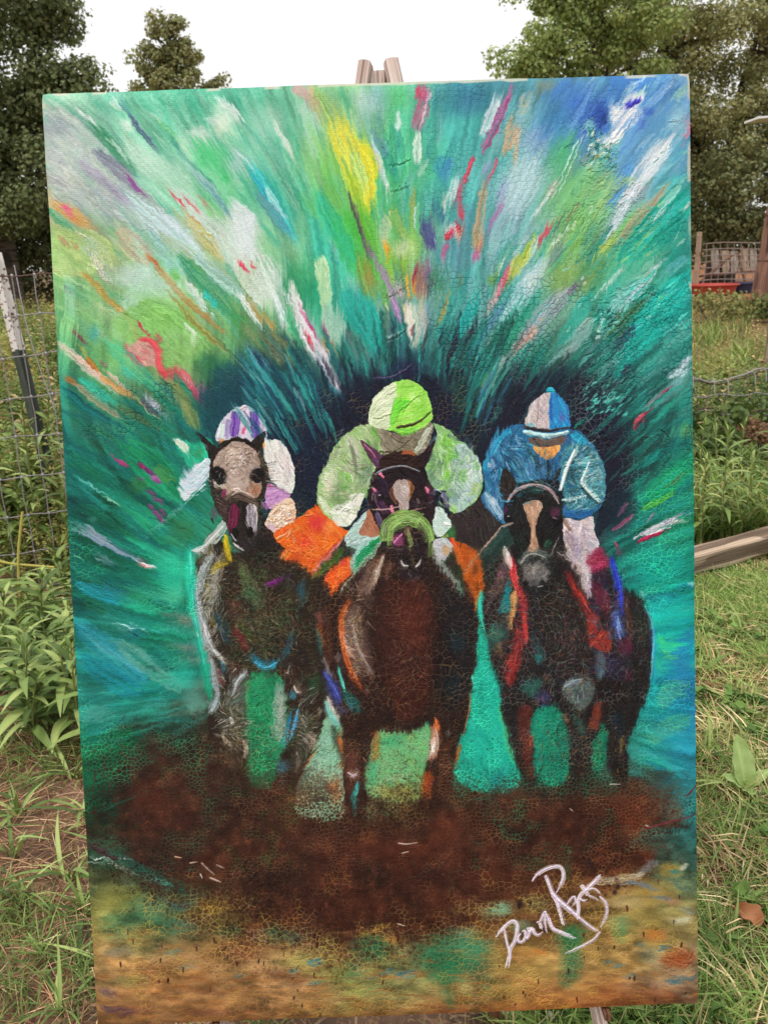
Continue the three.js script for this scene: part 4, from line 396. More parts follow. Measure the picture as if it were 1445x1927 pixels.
  F('#5a6c6c', '1065,1285 1090,1270 1115,1275 1120,1310 1100,1335 1075,1325 1060,1305', 0.7, { dir: 0.4, cols: ['#6a7a60', '#4a5870'] }); S('#8ea4b4', 12, '1060,1296 1076,1284 1098,1278', 0.7); S('#5f8086', 18, '1122,1232 1132,1250 1130,1285', 0.7); B('#c09a80', 1096, 1282, 6, 8, 0.6); S('#2a3a9a', 3, '1135,1300 1160,1310', 0.6); F('#1c1412', '1130,1280 1170,1285 1180,1320 1150,1340 1130,1320', 0.5);
  F('#5c2822', '978,1335 1002,1330 1006,1370 998,1405 1008,1440 1000,1470 985,1430 975,1380', 0.7, { dir: 1.4, cols: ['#7a3a2c', '#4a201c'] }); S('#a04a38', 8, '1000,1380 1004,1410', 0.6); F('#7c3626', '1105,1375 1115,1345 1130,1318 1136,1345 1128,1370', 0.75, { dir: 1 }); S('#2a5c54', 18, '1080,1345 1095,1370 1105,1385', 0.7); S('#1c2c38', 20, '1160,1340 1168,1400', 0.6); S('#a08a4a', 6, '1175,1390 1172,1420', 0.5); L('#5fb4cc', 3.5, '1224,1150 1230,1210 1226,1280', 0.8, 0.5); L('#2a4ab0', 3, '1228,1180 1227,1240', 0.7, 0); B('#4a4a88', 1024, 1312, 18, 14, 0.75); L('#2a34b0', 4, '1012,1340 1022,1332 1034,1328', 0.75); S('#9a7a50', 4, '1005,1318 1020,1322', 0.6); S('#b07a60', 6, '1060,1345 1072,1362', 0.6);
  F('#108a70', '1006,1340 1030,1334 1052,1334 1064,1370 1072,1420 1068,1470 1030,1480 1008,1460 1004,1400', 0.9, { dir: 1.4, cols: ['#0c7460', '#1a9a80'] }); F('#107a5e', '1114,1410 1122,1388 1140,1368 1142,1430 1130,1456 1116,1440', 0.85, { dir: 1.4 });
  M('#3a2a20 #101416 #2a3a38 #4a2a2a #2a2440', 920, 1090, 1225, 1340, 460, 3, 34, 0.42); M('#4a2a24 #1a1414 #2a3a34 #6a4a34', 960, 1330, 1190, 1480, 200, 3, 34, 0.45); M('#6a5a48 #8a4a58 #3a6a60 #a08868', 915, 1060, 975, 1280, 130, 2.6, 26, 0.5); M('#8a2424 #3a3a90 #5a1a30 #2a2a3a #5a7ac0', 1090, 1060, 1190, 1260, 150, 2.8, 30, 0.5);
  // rider on the right
  F('#2f6c94', '985,800 960,799 930,820 915,850 907,882 912,920 904,942 924,966 946,986 961,962 966,930 1000,905 1050,905 1062,940 1060,966 1090,976 1116,966 1131,950 1139,920 1136,880 1120,845 1095,815 1070,806', 0.96, { dir: 1.1, cols: ['#2a80ac', '#3f5f88', '#3a88a8', '#26506c'] });
  S('#2fa8cc', 14, '960,808 938,826 924,852', 0.75); S('#30a8c8', 10, '916,858 912,890', 0.7); S('#2fb0d0', 16, '1074,816 1092,828 1102,840', 0.8); S('#30a0c0', 8, '948,848 945,866', 0.6); B('#5080ac', 1000, 885, 34, 22, 0.6); S('#b4c4d8', 6, '922,860 932,890', 0.65); S('#a0b8d0', 5, '970,820 980,840', 0.5); S('#c8d4e0', 5, '918,870 922,882', 0.7); F('#2c5c60', '985,830 1000,850 1020,870 1030,876 1015,880 995,862', 0.6); S('#26506a', 10, '948,855 960,890', 0.6); F('#2a201c', '950,880 962,890 972,908 968,920 958,905', 0.85); F('#3a2018', '938,905 950,898 955,920 950,945 940,930', 0.7);
  F('#4a8c92', '1062,840 1095,835 1120,850 1136,885 1138,925 1120,955 1090,965 1066,955 1058,920 1054,880', 0.7, { dir: 1.2, cols: ['#3a7a88', '#6aa0a0', '#2a6a80'] }); S('#d0e2da', 6, '1085,840 1066,880 1052,925', 0.85, { relief: 1.4 }); S('#b8c0c8', 5, '1100,838 1082,868', 0.7); S('#cfe2d4', 6, '1110,852 1100,890 1096,905', 0.8, { relief: 1.4 }); S('#cde0d0', 6, '1094,905 1115,928 1130,945', 0.85, { relief: 1.6 }); L('#1a3434', 3, '1092,910 1112,932 1128,950', 0.8, 0); S('#c4dcd4', 7, '1058,942 1085,936 1105,930', 0.8, { relief: 1.4 }); L('#30b8d0', 11, '1104,862 1096,882', 0.85); S('#8fc0c0', 10, '1120,870 1132,910', 0.5); S('#2a6aa4', 18, '1060,966 1085,968 1118,958', 0.8); L('#1a3a3c', 3, '1060,948 1090,942', 0.6, 0); lump(1105, 915, 26, 40, 50);
  S('#a6c4d4', 18, '912,928 926,950 944,978', 0.85); B('#d4dce8', 928, 945, 8, 12, 0.6);
  F('#cabfc4', '1062,976 1090,980 1113,972 1119,1000 1126,1030 1106,1050 1114,1090 1111,1126 1100,1110 1090,1080 1070,1050 1060,1010', 0.95, { dir: 1, cols: ['#ddd4d4', '#b0a4b8', '#c0b0a0'] }); S('#e4dcdc', 10, '1095,985 1085,1020 1098,1050', 0.7); S('#8fa0a8', 6, '1108,1020 1122,1030', 0.6); S('#a08890', 14, '1066,1000 1085,1040', 0.5); S('#7a5a48', 6, '1058,975 1078,1005', 0.7); L('#c8b0a8', 6, '1082,1062 1102,1090 1112,1118', 0.85, 1.5); L('#b8b4c8', 6, '1108,1090 1112,1122', 0.8, 1); F('#8c2648', '1104,1048 1128,1030 1142,1048 1146,1066 1124,1078 1110,1072', 0.9, { dir: 0.6, cols: ['#a03a5c', '#6a2038', '#6a5a58'] }); L('#c84a78', 4, '1116,1072 1140,1056', 0.8, 1);
  M('#1f4060 #60b0d0 #a8c8dc #3a5a80 #2a88b0 #16384a', 910, 805, 1060, 960, 260, 2.6, 24, 0.5); M('#d0e0d8 #1f4a5a #6ab0b8 #2a7098 #a8b8b8 #16343c', 1050, 830, 1136, 965, 240, 2.4, 26, 0.5); M('#e8e0e0 #9a8a98 #b8a898 #a8a0c0 #7a6a68', 1066, 980, 1120, 1110, 110, 2.2, 26, 0.5);
  F('#c4b8b8', '986,800 990,778 1000,756 1016,744 1034,739 1034,806 1010,806', 0.97, { dir: 1.4, cols: ['#d4c8c4', '#aea4b0'] }); F('#2c8cc4', '1034,739 1054,747 1067,764 1071,785 1070,804 1034,807', 0.97, { dir: 1.4, cols: ['#36a0c8', '#2a70b0', '#4a5aa0'] }); S('#2a60a8', 5, '1035,742 1037,800', 0.8); L('#8a7e80', 2, '1012,750 1008,800', 0.6); L('#30b4cc', 11, '1030,733 1038,734', 0.95, 1.5); S('#8ab8b8', 9, '990,798 1010,802', 0.6); L('#383234', 5, '985,803 1028,810 1070,803', 0.95); L('#b4dcdc', 8, '985,812 1030,820 1066,812', 0.95, 1.5); L('#3a98b8', 3, '990,818 1030,824', 0.7);
  F('#6a5954', '992,822 1030,826 1062,819 1056,836 1030,843 1004,840', 0.95, { dir: 0.1 }); F('#e29c52', '1002,840 1030,840 1052,836 1045,853 1033,863 1020,861 1008,850', 0.97, { dir: 1 }); B('#d08a4c', 1030, 848, 12, 8, 0.5);
  F('#1b1c1c', '964,916 990,905 1020,904 1046,924 1056,950 1056,990 1046,1030 1042,1060 1038,1100 1022,1116 1000,1118 985,1102 978,1060 964,1012 950,982 948,950', 0.95, { dir: 1.4, cols: ['#15241f', '#231a18', '#1a1418'] }); F('#1c1416', '1056,880 1048,900 1036,908 1044,890', 0.8); B('#174038', 1005, 922, 26, 10, 0.6);
  S('#9a8a8c', 7, '954,944 972,920 1008,911', 0.85); S('#8f8288', 7, '1000,911 1034,922 1052,950', 0.85); F('#bb977e', '984,948 1010,941 1021,951 1011,976 1007,1000 1014,1036 996,1038 999,1000 990,970', 0.9, { dir: 1.4, cols: ['#caa890', '#a07a60'] }); B('#6c3052', 1044, 965, 12, 14, 0.75); B('#5a2a5a', 950, 960, 6, 10, 0.7); B('#0e0c0e', 956, 976, 9, 9, 0.85); B('#0e0c10', 1048, 982, 12, 12, 0.8); L('#b0a4b0', 2.5, '1040,975 1052,978', 0.7, 1); S('#1f5a40', 12, '1026,1030 1038,1015', 0.5);
  S('#6c7672', 12, '978,1062 990,1046 1006,1042', 0.85); S('#6c7672', 12, '1000,1042 1022,1044 1032,1060', 0.85); F('#716e6e', '984,1064 1006,1056 1028,1064 1032,1085 1018,1098 994,1098 982,1085', 0.85, { dir: 1.4, cols: ['#8a8686', '#55565a'] }); S('#b0acac', 8, '1002,1068 1004,1092', 0.6); B('#131114', 988, 1098, 8, 7, 0.9); B('#131114', 1022, 1098, 9, 8, 0.9); L('#c0bcbc', 2.5, '1012,1104 1022,1102', 0.7, 1); L('#8a8a8c', 2.5, '1036,1052 1050,1010', 0.8, 0.5); L('#a09488', 4, '946,990 966,985', 0.8); S('#a08c82', 4, '945,990 925,1015 905,1036', 0.7); L('#c4b8b4', 4, '1050,1040 1072,1056 1090,1072', 0.8, 1);
  // ---- bottom: churned track
  B('#2f6a50', 210, 1600, 50, 40, 0.6); S('#2a6a5a', 22, '180,1595 260,1630 360,1690', 0.75); S('#1a4a3c', 14, '300,1640 340,1665 362,1690', 0.7); B('#8a8440', 230, 1690, 60, 34, 0.55); B('#6f8a68', 300, 1700, 40, 34, 0.55); B('#8f7a34', 400, 1705, 50, 26, 0.6); B('#3f7060', 340, 1740, 40, 18, 0.6); S('#4a7a78', 16, '320,1695 352,1708 380,1690', 0.6);
  L('#4a1a2a', 9, '178,1588 196,1602 222,1616', 0.85, 1); L('#d4e4e2', 2.6, '172,1612 180,1617 200,1614 218,1624 240,1636 262,1646', 0.85, 1.5); L('#b8ccc8', 2.2, '172,1624 190,1622 208,1628', 0.7, 1); L('#c4d8d4', 2.4, '230,1614 248,1618', 0.7, 1); S('#54b8ac', 8, '292,1650 306,1658 324,1666', 0.7); L('#9ab8b0', 1.8, '235,1645 252,1660 262,1668', 0.6);
  B('#a8845c', 340, 1800, 70, 34, 0.55); B('#9a7048', 430, 1790, 60, 36, 0.5); B('#b0905c', 600, 1800, 70, 40, 0.5); B('#6a4a30', 300, 1822, 50, 14, 0.55); B('#5a4030', 520, 1830, 26, 18, 0.6); B('#7a8a50', 260, 1845, 40, 18, 0.5); B('#4a5a60', 230, 1790, 34, 14, 0.5); B('#7a5a3c', 390, 1860, 70, 16, 0.4); B('#6a3c34', 250, 1900, 60, 14, 0.5); B('#6a3f38', 400, 1905, 70, 10, 0.4); S('#5a4a5c', 16, '190,1860 230,1875', 0.6); S('#4a3a4c', 14, '195,1895 260,1905', 0.5);
  for (const [x, y, r] of [[330, 1790, 13], [355, 1820, 9], [460, 1835, 10], [558, 1828, 12], [600, 1810, 18], [600, 1850, 11], [714, 1838, 10], [735, 1830, 14], [770, 1836, 22]]) S('#3f7f94', r * 0.8, (x - r) + ',' + (y + 4) + ' ' + x + ',' + y + ' ' + (x + r * 0.8) + ',' + (y - 6), 0.6);
  B('#8a9080', 500, 1760, 30, 20, 0.5); B('#24543c', 522, 1755, 20, 30, 0.9); B('#3a6a58', 560, 1760, 36, 24, 0.6); B('#3a6a4a', 440, 1752, 30, 18, 0.6); B('#9a5a3c', 468, 1790, 20, 24, 0.5); B('#c08a40', 740, 1770, 26, 16, 0.6); S('#c8a040', 12, '680,1765 720,1745 760,1740', 0.5); B('#2a6648', 700, 1786, 46, 34, 0.95); B('#5f7a58', 680, 1820, 16, 34, 0.5); S('#2a6a48', 10, '664,1800 668,1850', 0.6);
  B('#2a7a58', 855, 1800, 84, 62, 0.95); B('#1f6a48', 840, 1820, 50, 40, 0.7); B('#4a9a78', 895, 1785, 40, 26, 0.6); B('#7fae8c', 880, 1755, 30, 16, 0.6); S('#2a6a48', 20, '840,1840 850,1880 855,1905', 0.5); S('#3a6a50', 16, '910,1830 925,1870', 0.5); B('#8aa078', 930, 1715, 40, 24, 0.55); B('#7ab89a', 945, 1712, 30, 18, 0.85); B('#8ab8a0', 985, 1745, 30, 18, 0.5); B('#b8a868', 880, 1710, 40, 22, 0.45); B('#5a4028', 870, 1735, 20, 24, 0.55); B('#c08048', 985, 1800, 34, 26, 0.45); B('#cc6c2c', 1020, 1794, 10, 10, 0.7); B('#8a9468', 1010, 1700, 34, 26, 0.5);
  B('#2a6a40', 1070, 1640, 12, 26, 0.65); B('#3a6a3a', 1020, 1625, 24, 16, 0.5); B('#3a7a4a', 1078, 1770, 30, 36, 0.6); S('#2a6a48', 34, '1078,1750 1078,1810 1072,1866', 0.85); B('#2a6a44', 1080, 1765, 34, 30, 0.8); B('#2f8a5c', 1170, 1750, 20, 34, 0.55); B('#c8a050', 1240, 1680, 50, 30, 0.5); B('#d0c090', 1180, 1700, 50, 18, 0.5); B('#a8b078', 1170, 1740, 40, 20, 0.45); B('#c8963c', 1265, 1640, 30, 20, 0.6); B('#c08a70', 1270, 1700, 22, 12, 0.5);
  S('#8a96ac', 9, '1205,1650 1225,1632 1242,1618', 0.8); S('#c8c4ac', 14, '1120,1664 1170,1656 1220,1646', 0.65); S('#64809c', 7, '1172,1666 1205,1664 1246,1684', 0.75); B('#2a7a80', 1270, 1644, 14, 7, 0.75); S('#4a6a64', 3, '1262,1652 1285,1672 1320,1684', 0.7); S('#6a7a94', 8, '1230,1690 1270,1694', 0.5); S('#d8d4c0', 8, '1282,1640 1300,1625', 0.6); S('#d4d8c8', 14, '1270,1740 1310,1730', 0.6); S('#8a9a98', 16, '1290,1715 1318,1720', 0.5); B('#cc8040', 1236, 1762, 30, 16, 0.7); S('#c08a4c', 10, '1150,1780 1160,1750', 0.5);
  B('#9c4420', 1282, 1808, 44, 26, 0.7); L('#c8805c', 2.2, '1264,1782 1300,1800 1296,1820 1262,1810', 0.7, 2); L('#b86a48', 2, '1250,1826 1270,1838 1288,1830', 0.7, 2); L('#c07850', 2, '1280,1778 1304,1790', 0.6, 2); lump(1280, 1808, 34, 22, 40);
  for (const [x, y, r] of [[1255, 1786, 12], [1170, 1820, 10], [1192, 1840, 12], [1280, 1848, 22], [1306, 1845, 16], [1150, 1812, 9], [1302, 1876, 10], [1210, 1780, 8]]) S('#46768a', r * 0.7, (x - r) + ',' + (y + 4) + ' ' + x + ',' + y + ' ' + (x + r) + ',' + (y - 4), 0.6);
  B('#4a6a70', 1225, 1800, 26, 22, 0.4); S('#7a4a34', 20, '1200,1870 1290,1880', 0.35); D('#a86a38 #8a5a34 #c08a50 #6f4a34', 190, 1830, 1320, 1925, 320, 8, 60, 0.4); D('#b8905c #a07a48 #7a7a50 #8a5a38', 190, 1740, 1000, 1850, 220, 9, 44, 0.34);
  // the flung earth: spray thrown over everything above, thinning to specks
  const src = ctx.getImageData(0, 0, PW, PH).data, hsrc = hc.getImageData(0, 0, PW, PH).data, dragged = ctx.createImageData(PW, PH), px = dragged.data, hd = new Uint8ClampedArray(PW * PH * 4);
  const figs = [[468, 1150, 135, 400], [755, 1100, 165, 400], [1070, 1110, 175, 390]];
  for (let y = 0; y < PH; y++) for (let x = 0; x < PW; x++) {      // wet paint dragged along the rush by a dry brush
    const [sx, sy] = KI(x, y), fl = flow(sx, sy) + (fbm(sx / 90, sy / 90, 40, 2) - 0.5) * 0.9, ca = Math.cos(fl), sa = Math.sin(fl);
    let g = 0; for (const [cx, cy, rx, ry] of figs) g = Math.max(g, 1.12 - Math.hypot((sx - cx) / rx, (sy - cy) / ry)); g = smooth(0, 0.14, g);
    const low = smooth(1560, 1600, sy), ac = -x * sa + y * ca, al = x * ca + y * sa, ang = low ? sy * 0.7 : Math.atan2(sy - (820 + 430 * smooth(350, 950, sy)), sx - 745) * 330;
    const patch = smooth(0.34, 0.62, fbm(sx / 75, sy / 75, 46, 2));
    const st = (vnoise(ang * 0.55, al / 90, 42) - 0.5) * 0.9 + (vnoise(ang * 1.7, al / 40, 43) - 0.5) * 0.7, amp = (1 - g) * (low ? 10 : (9 + 34 * patch) * (1 - 0.6 * smooth(590, 660, sy) * (1 - smooth(740, 800, sy))));
    const bod = smooth(1000, 1080, sy), k = 2.6 + 1.6 * bod * g + 1.4 * (1 - g), bd = g * bod, ix = (fbm(x / 9, y / 9, 50, 3) - 0.5) * 2 * k + (vnoise(x / 2.2, y / 9, 56) - 0.5) * 3 * bd + (fbm(x / 30, y / 30, 57, 2) - 0.5) * 10 * bd, iy = (fbm(x / 9, y / 9, 53, 3) - 0.5) * 2 * k + (vnoise(x / 2.4, y / 14, 58) - 0.5) * 11 * bd + (fbm(x / 30, y / 30, 59, 2) - 0.5) * 12 * bd;
    const o = (y * PW + x) * 4; let R = 0, Gg = 0, Bb = 0, n = 0; if (bd > 0.3) for (const [tx, ty] of [[-6, -2], [6, 2], [-2, 7], [2, -7], [-4, 5], [4, -5]]) { const X = clamp(Math.round(x + ix + tx), 0, PW - 1), Y = clamp(Math.round(y + iy + ty), 0, PH - 1), q = (Y * PW + X) * 4; R += src[q] * 0.5; Gg += src[q + 1] * 0.5; Bb += src[q + 2] * 0.5; n += 0.5; }
    for (let t = -1; t < 2; t++) {
      const d = st * amp + t * (1 - g) * (3 + 6 * patch), X = clamp(Math.round(x + ca * d + ix), 0, PW - 1), Y = clamp(Math.round(y + sa * d + iy), 0, PH - 1), q = (Y * PW + X) * 4; R += src[q]; Gg += src[q + 1]; Bb += src[q + 2]; n++; if (!t) hd[o] = hsrc[q];
    }
    px[o] = R / n; px[o + 1] = Gg / n; px[o + 2] = Bb / n; px[o + 3] = 255;
  }
  ctx.putImageData(dragged, 0, 0);
  // second sitting: crisper marks over the dry underpainting
  M('#4a3a30 #120c0a #6a5a44 #3a4a3a #2a2018', 390, 1040, 606, 1290, 260, 1.8, 26, 0.45); M('#5a3024 #140c0a #3a1a14 #7a4a34', 620, 1090, 890, 1370, 320, 1.8, 28, 0.4); M('#3a3430 #0e0c0e #4a2a2a #2a3a3c #3a3858', 920, 1090, 1225, 1340, 300, 1.8, 28, 0.45); M('#d8ccc0 #a89080 #6a5448', 645, 1060, 705, 1290, 70, 1.8, 30, 0.6); M('#c0c8c8 #e0dcd8 #6a7070', 368, 1010, 412, 1240, 70, 1.8, 24, 0.65);
  M('#2a1c16 #8a5a3c #4a2a1e', 636, 1380, 696, 1500, 70, 1.8, 22, 0.5); M('#2a1c16 #8a5a3c #4a2a1e', 812, 1360, 874, 1500, 60, 1.8, 22, 0.5); M('#c04038 #e07060 #701c1c', 958, 1060, 992, 1290, 50, 1.8, 22, 0.6); M('#3a50c0 #7a9ae0 #1c1c60', 1146, 1060, 1178, 1210, 50, 1.8, 22, 0.6); M('#d85838 #701c14', 1104, 1160, 1150, 1225, 40, 1.8, 16, 0.6); M('#8ab0a8 #5a7a80 #a8b8c8', 1062, 1275, 1120, 1330, 40, 1.8, 16, 0.5);
  for (const [x, y, rx, ry] of [[412, 893, 13, 15], [484, 893, 12, 14]]) { B('#0c0809', x, y, rx, ry, 0.95); B('#0c0809', x, y, rx * 0.8, ry * 0.8, 0.9); } L('#6a5a60', 2, '406,888 411,886', 0.8, 0); L('#8a848c', 2.4, '470,894 476,882 490,880', 0.8); L('#8a8078', 2.4, '424,886 428,898 420,910', 0.7); S('#8a6a58', 8, '470,905 480,925 484,940', 0.6); L('#3a2c26', 3, '430,938 450,930 486,948', 0.7); L('#c8b8b0', 3, '436,932 452,924 478,936', 0.6); L('#e8e0dc', 2.4, '478,950 484,968 482,990', 0.7, 1); L('#171212', 3, '457,946 459,975', 0.85); B('#0c0a0a', 444, 1003, 8, 9, 0.95); B('#0c0a0a', 471, 1002, 8, 10, 0.95); L('#dcd4d4', 2.6, '440,1022 450,1031 459,1036', 0.85, 1);
  L('#8a909a', 3.4, '710,889 732,880 760,877 788,887', 0.85, 1); L('#120c10', 3, '712,896 735,888 765,886', 0.6); for (const q of ['714,890 720,898', '703,921 706,925', '736,954 739,964', '802,920 805,927']) L('#e48aa4', 4.5, q, 0.85, 1.5); B('#0e080c', 716, 936, 9, 10, 0.8); B('#0e080c', 800, 936, 8, 10, 0.8); L('#d8d0d4', 1.8, '712,932 716,931', 0.8, 0); L('#e8e0dc', 3, '755,1056 759,1064 768,1065', 0.9, 1); L('#e8e0dc', 3, '783,1066 788,1062 791,1054', 0.9, 1); B('#0c080a', 762, 1054, 8, 8, 0.8); B('#0c080a', 784, 1054, 7, 8, 0.8); L('#c0a89c', 2, '700,959 730,958 760,951', 0.8); L('#4a3a20', 3.4, '745,804 775,798 795,787 808,775', 0.9); L('#c8e89c', 2.4, '735,998 750,986 775,982', 0.6, 1);
  F('#6a5954', '994,822 1030,826 1060,820 1056,834 1030,841 1006,839', 0.9, { dir: 0.1, cols: ['#54443f', '#80706a'] }); F('#e6a25a', '1002,841 1030,841 1053,837 1047,853 1034,864 1021,862 1008,851', 0.95, { dir: 1, cols: ['#d08a48', '#eab878'] }); B('#b87844', 1030, 850, 8, 5, 0.5); L('#bce0e0', 7, '985,812 1030,819 1067,812', 0.95, 1.5); L('#302a2c', 4, '985,804 1028,810 1070,804', 0.9); L('#b0a0a2', 4, '955,944 972,921 1008,912 1034,922 1051,948', 0.8, 1); B('#0a080a', 957, 976, 8, 8, 0.9); B('#0a080a', 1048, 982, 10, 10, 0.85); L('#c8c0c0', 2, '954,972 958,971', 0.7, 0); L('#b0b0ac', 3, '980,1060 992,1046 1008,1043 1026,1050', 0.6, 1); B('#0c0a0c', 989, 1098, 7, 6, 0.95); B('#0c0a0c', 1021, 1098, 8, 7, 0.95); L('#d0ccc8', 2, '1012,1105 1022,1103', 0.7, 1); L('#caa68c', 5, '1000,955 1003,985 1001,1030', 0.5);
  for (const [c, w, q] of [['#c4ccc8', 7, '425,985 402,1010 382,1032'], ['#dcd8d4', 5, '362,1036 378,1034 392,1044'], ['#b8c4c4', 9, '400,1050 384,1076 376,1120'], ['#a8b8bc', 8, '372,1110 378,1150 392,1200'], ['#c8d0d0', 9, '384,1170 392,1200 408,1232'], ['#d4d4d4', 5, '398,1218 416,1236 430,1252'], ['#9aa8b0', 7, '400,1240 406,1285 416,1312'], ['#b4bcc4', 6, '466,1264 448,1284 438,1312'], ['#a4b4b8', 9, '414,1305 406,1328 396,1345'], ['#e4dccc', 4, '436,1350 441,1366'], ['#e0d4b8', 4, '420,1382 430,1396 442,1403'], ['#e0d4c0', 5, '460,1392 466,1410 462,1428'], ['#3aa0cc', 4, '550,1340 543,1372 534,1408'], ['#3a90c0', 5, '563,1335 555,1372 547,1398'], ['#c8b020', 6, '424,1008 429,1035 436,1058'], ['#b8a830', 5, '430,1060 410,1068 398,1084'], ['#b4a094', 5, '580,1382 592,1396 586,1412'], ['#e4d8d0', 3, '555,1292 560,1303 567,1302'], ['#9a30a0', 4, '500,1100 515,1096 534,1089'], ['#3aa8cc', 6, '480,1246 502,1257 526,1246'],
    ['#e4d4c8', 5, '722,1046 712,1072 707,1096'], ['#d4a898', 5, '644,1186 652,1216 670,1242'], ['#c8683a', 6, '654,1130 643,1172 650,1230 664,1266 684,1298'], ['#b0a09a', 4, '664,1170 676,1222 704,1272'], ['#94e0d4', 4, '615,1322 625,1346 642,1374'], ['#e8e0d8', 4, '618,1312 630,1340'], ['#4a58b0', 6, '612,1266 628,1292 644,1326'], ['#4ac4b4', 3, '638,1256 644,1280 652,1304'], ['#e8dcd4', 6, '817,1390 818,1408 811,1430'], ['#d8b8a8', 6, '820,1370 824,1400 816,1436'], ['#c86c34', 5, '820,1352 828,1378'], ['#d0b8c0', 6, '656,1455 668,1460 680,1452'], ['#4ab8b4', 4, '676,1472 670,1505'], ['#b86434', 4, '640,1386 648,1420'], ['#a8602c', 4, '868,1402 858,1442'], ['#8a5a3c', 3, '888,1290 884,1340 872,1390'],
    ['#c83840', 7, '964,1052 968,1090 982,1130'], ['#b83a3c', 6, '986,1140 991,1215'], ['#f0e4d8', 6, '952,1034 957,1052 963,1074'], ['#d4a468', 5, '970,1114 967,1150 961,1180'], ['#c04030', 7, '1070,1084 1094,1126 1118,1164'], ['#2c40c8', 5, '1150,1050 1164,1098 1172,1158'], ['#7aa0e0', 5, '1162,1160 1170,1206'], ['#60c4d8', 3, '1214,1140 1229,1180 1230,1230 1224,1290'], ['#b0c4cc', 4, '1062,1296 1078,1284 1100,1279'], ['#a05848', 4, '1000,1382 1004,1412'], ['#d8ccd4', 4, '1084,1062 1102,1090 1112,1120'], ['#30c0aa', 8, '906,1112 902,1142 912,1188'], ['#3ac8b0', 5, '362,1060 366,1130 378,1200 396,1290'], ['#5fe0c0', 3, '358,1040 362,1090']]) { S(c, w * 1.7, q, 0.55, { rag: 0.6, j: 0.8 }); S(c, w * 0.8, q, 0.6, { rag: 0.7, j: 0.9, relief: 1.4 }); }
  // flecks and scumbles of neighbouring colours worked into the dark bodies
  M('#a8aca8 #d0d0cc #7a8078 #5a5a50', 366, 1010, 430, 1250, 260, 2.2, 16, 0.6); M('#a8aca8 #d8d4cc #7a8078 #4a4a44 #6a8a90', 396, 1250, 478, 1440, 240, 2.2, 18, 0.55); M('#8a8a80 #c8c0b8 #4a4038', 540, 1270, 606, 1450, 160, 2.2, 16, 0.5);
  M('#5a4a38 #3a5a44 #70604a #2a3a4a #8a7a60 #1a1210 #6a2a2c #4a7a54 #8a8a7c', 380, 1030, 610, 1310, 1500, 2, 11, 0.5); M('#6a3a28 #8a5a40 #140c0a #54281c #a87858 #2a2a34 #7a6258', 605, 1080, 900, 1390, 1500, 2, 11, 0.45); M('#2a4a48 #6a3a34 #3a3a60 #8a6a50 #0e0c0e #54707a #5a2a4a #7a8a84 #8a3030', 912, 1060, 1228, 1350, 1900, 2, 11, 0.5); M('#5a4a3c #8a7a68 #1a1412 #3a6a5a #a89a88 #4a2a20', 390, 1290, 620, 1490, 800, 2, 12, 0.5); M('#6a3a24 #1a1210 #9a6a48 #4a2a1e #b8907a', 630, 1370, 880, 1510, 420, 2, 12, 0.45); M('#7a3a2c #1a1412 #2a5a50 #9a7a5a #3a3a50', 960, 1330, 1190, 1490, 600, 2, 12, 0.5);
  for (const [c, x, y, rx, ry, a] of [['#54704a', 636, 930, 22, 34, 0.5], ['#dfe6d0', 622, 900, 16, 30, 0.55], ['#5f7a5c', 686, 890, 14, 40, 0.5], ['#c4d4b0', 655, 840, 18, 22, 0.5], ['#4f6a50', 705, 850, 8, 30, 0.5], ['#587a58', 812, 880, 12, 40, 0.5], ['#5f8088', 852, 935, 18, 18, 0.45], ['#dfeae4', 885, 890, 14, 24, 0.45], ['#1a3c58', 960, 880, 24, 30, 0.55], ['#1c4460', 1035, 885, 20, 30, 0.5], ['#8ab4cc', 930, 840, 12, 20, 0.4], ['#123040', 1075, 900, 14, 40, 0.5], ['#7ab0b8', 1110, 900, 14, 30, 0.45], ['#b4a8b0', 540, 880, 10, 40, 0.4], ['#8a7a98', 1085, 1030, 12, 30, 0.45], ['#b8481a', 560, 1050, 26, 14, 0.5], ['#f0904a', 620, 990, 20, 16, 0.45], ['#7ac83c', 790, 780, 20, 30, 0.35], ['#bccba8', 712, 790, 12, 26, 0.4], ['#6a5a50', 420, 860, 10, 22, 0.4], ['#7a685c', 470, 870, 14, 30, 0.4], ['#e4d4c8', 440, 850, 18, 12, 0.5], ['#3a1a14', 720, 1200, 20, 110, 0.5], ['#6a3020', 775, 1170, 36, 70, 0.4], ['#100a0c', 830, 1240, 26, 100, 0.45], ['#5a4a44', 690, 1110, 16, 50, 0.4]]) B(c, x, y, rx, ry, a);

  D('#3f9a84 #8fd0bc #2a7a6c #a4c474 #cfe0d0 #5fb4a0', 1060, 270, 1290, 620, 90, 5, 26, 0.7, 0.5); D('#8fd8cc #2a8078 #dfeee6 #1a5a54', 1108, 575, 1160, 640, 30, 5, 20, 0.8, 0.8); D('#bfe0d0 #2f8a78 #e8ecd8 #1f6a68', 1098, 245, 1150, 300, 30, 5, 20, 0.8, 0.8);
  D('#1fc0b0 #0f8a84 #6fd8cc', 1170, 520, 1300, 640, 60, 6, 40, 0.6, 0.25);
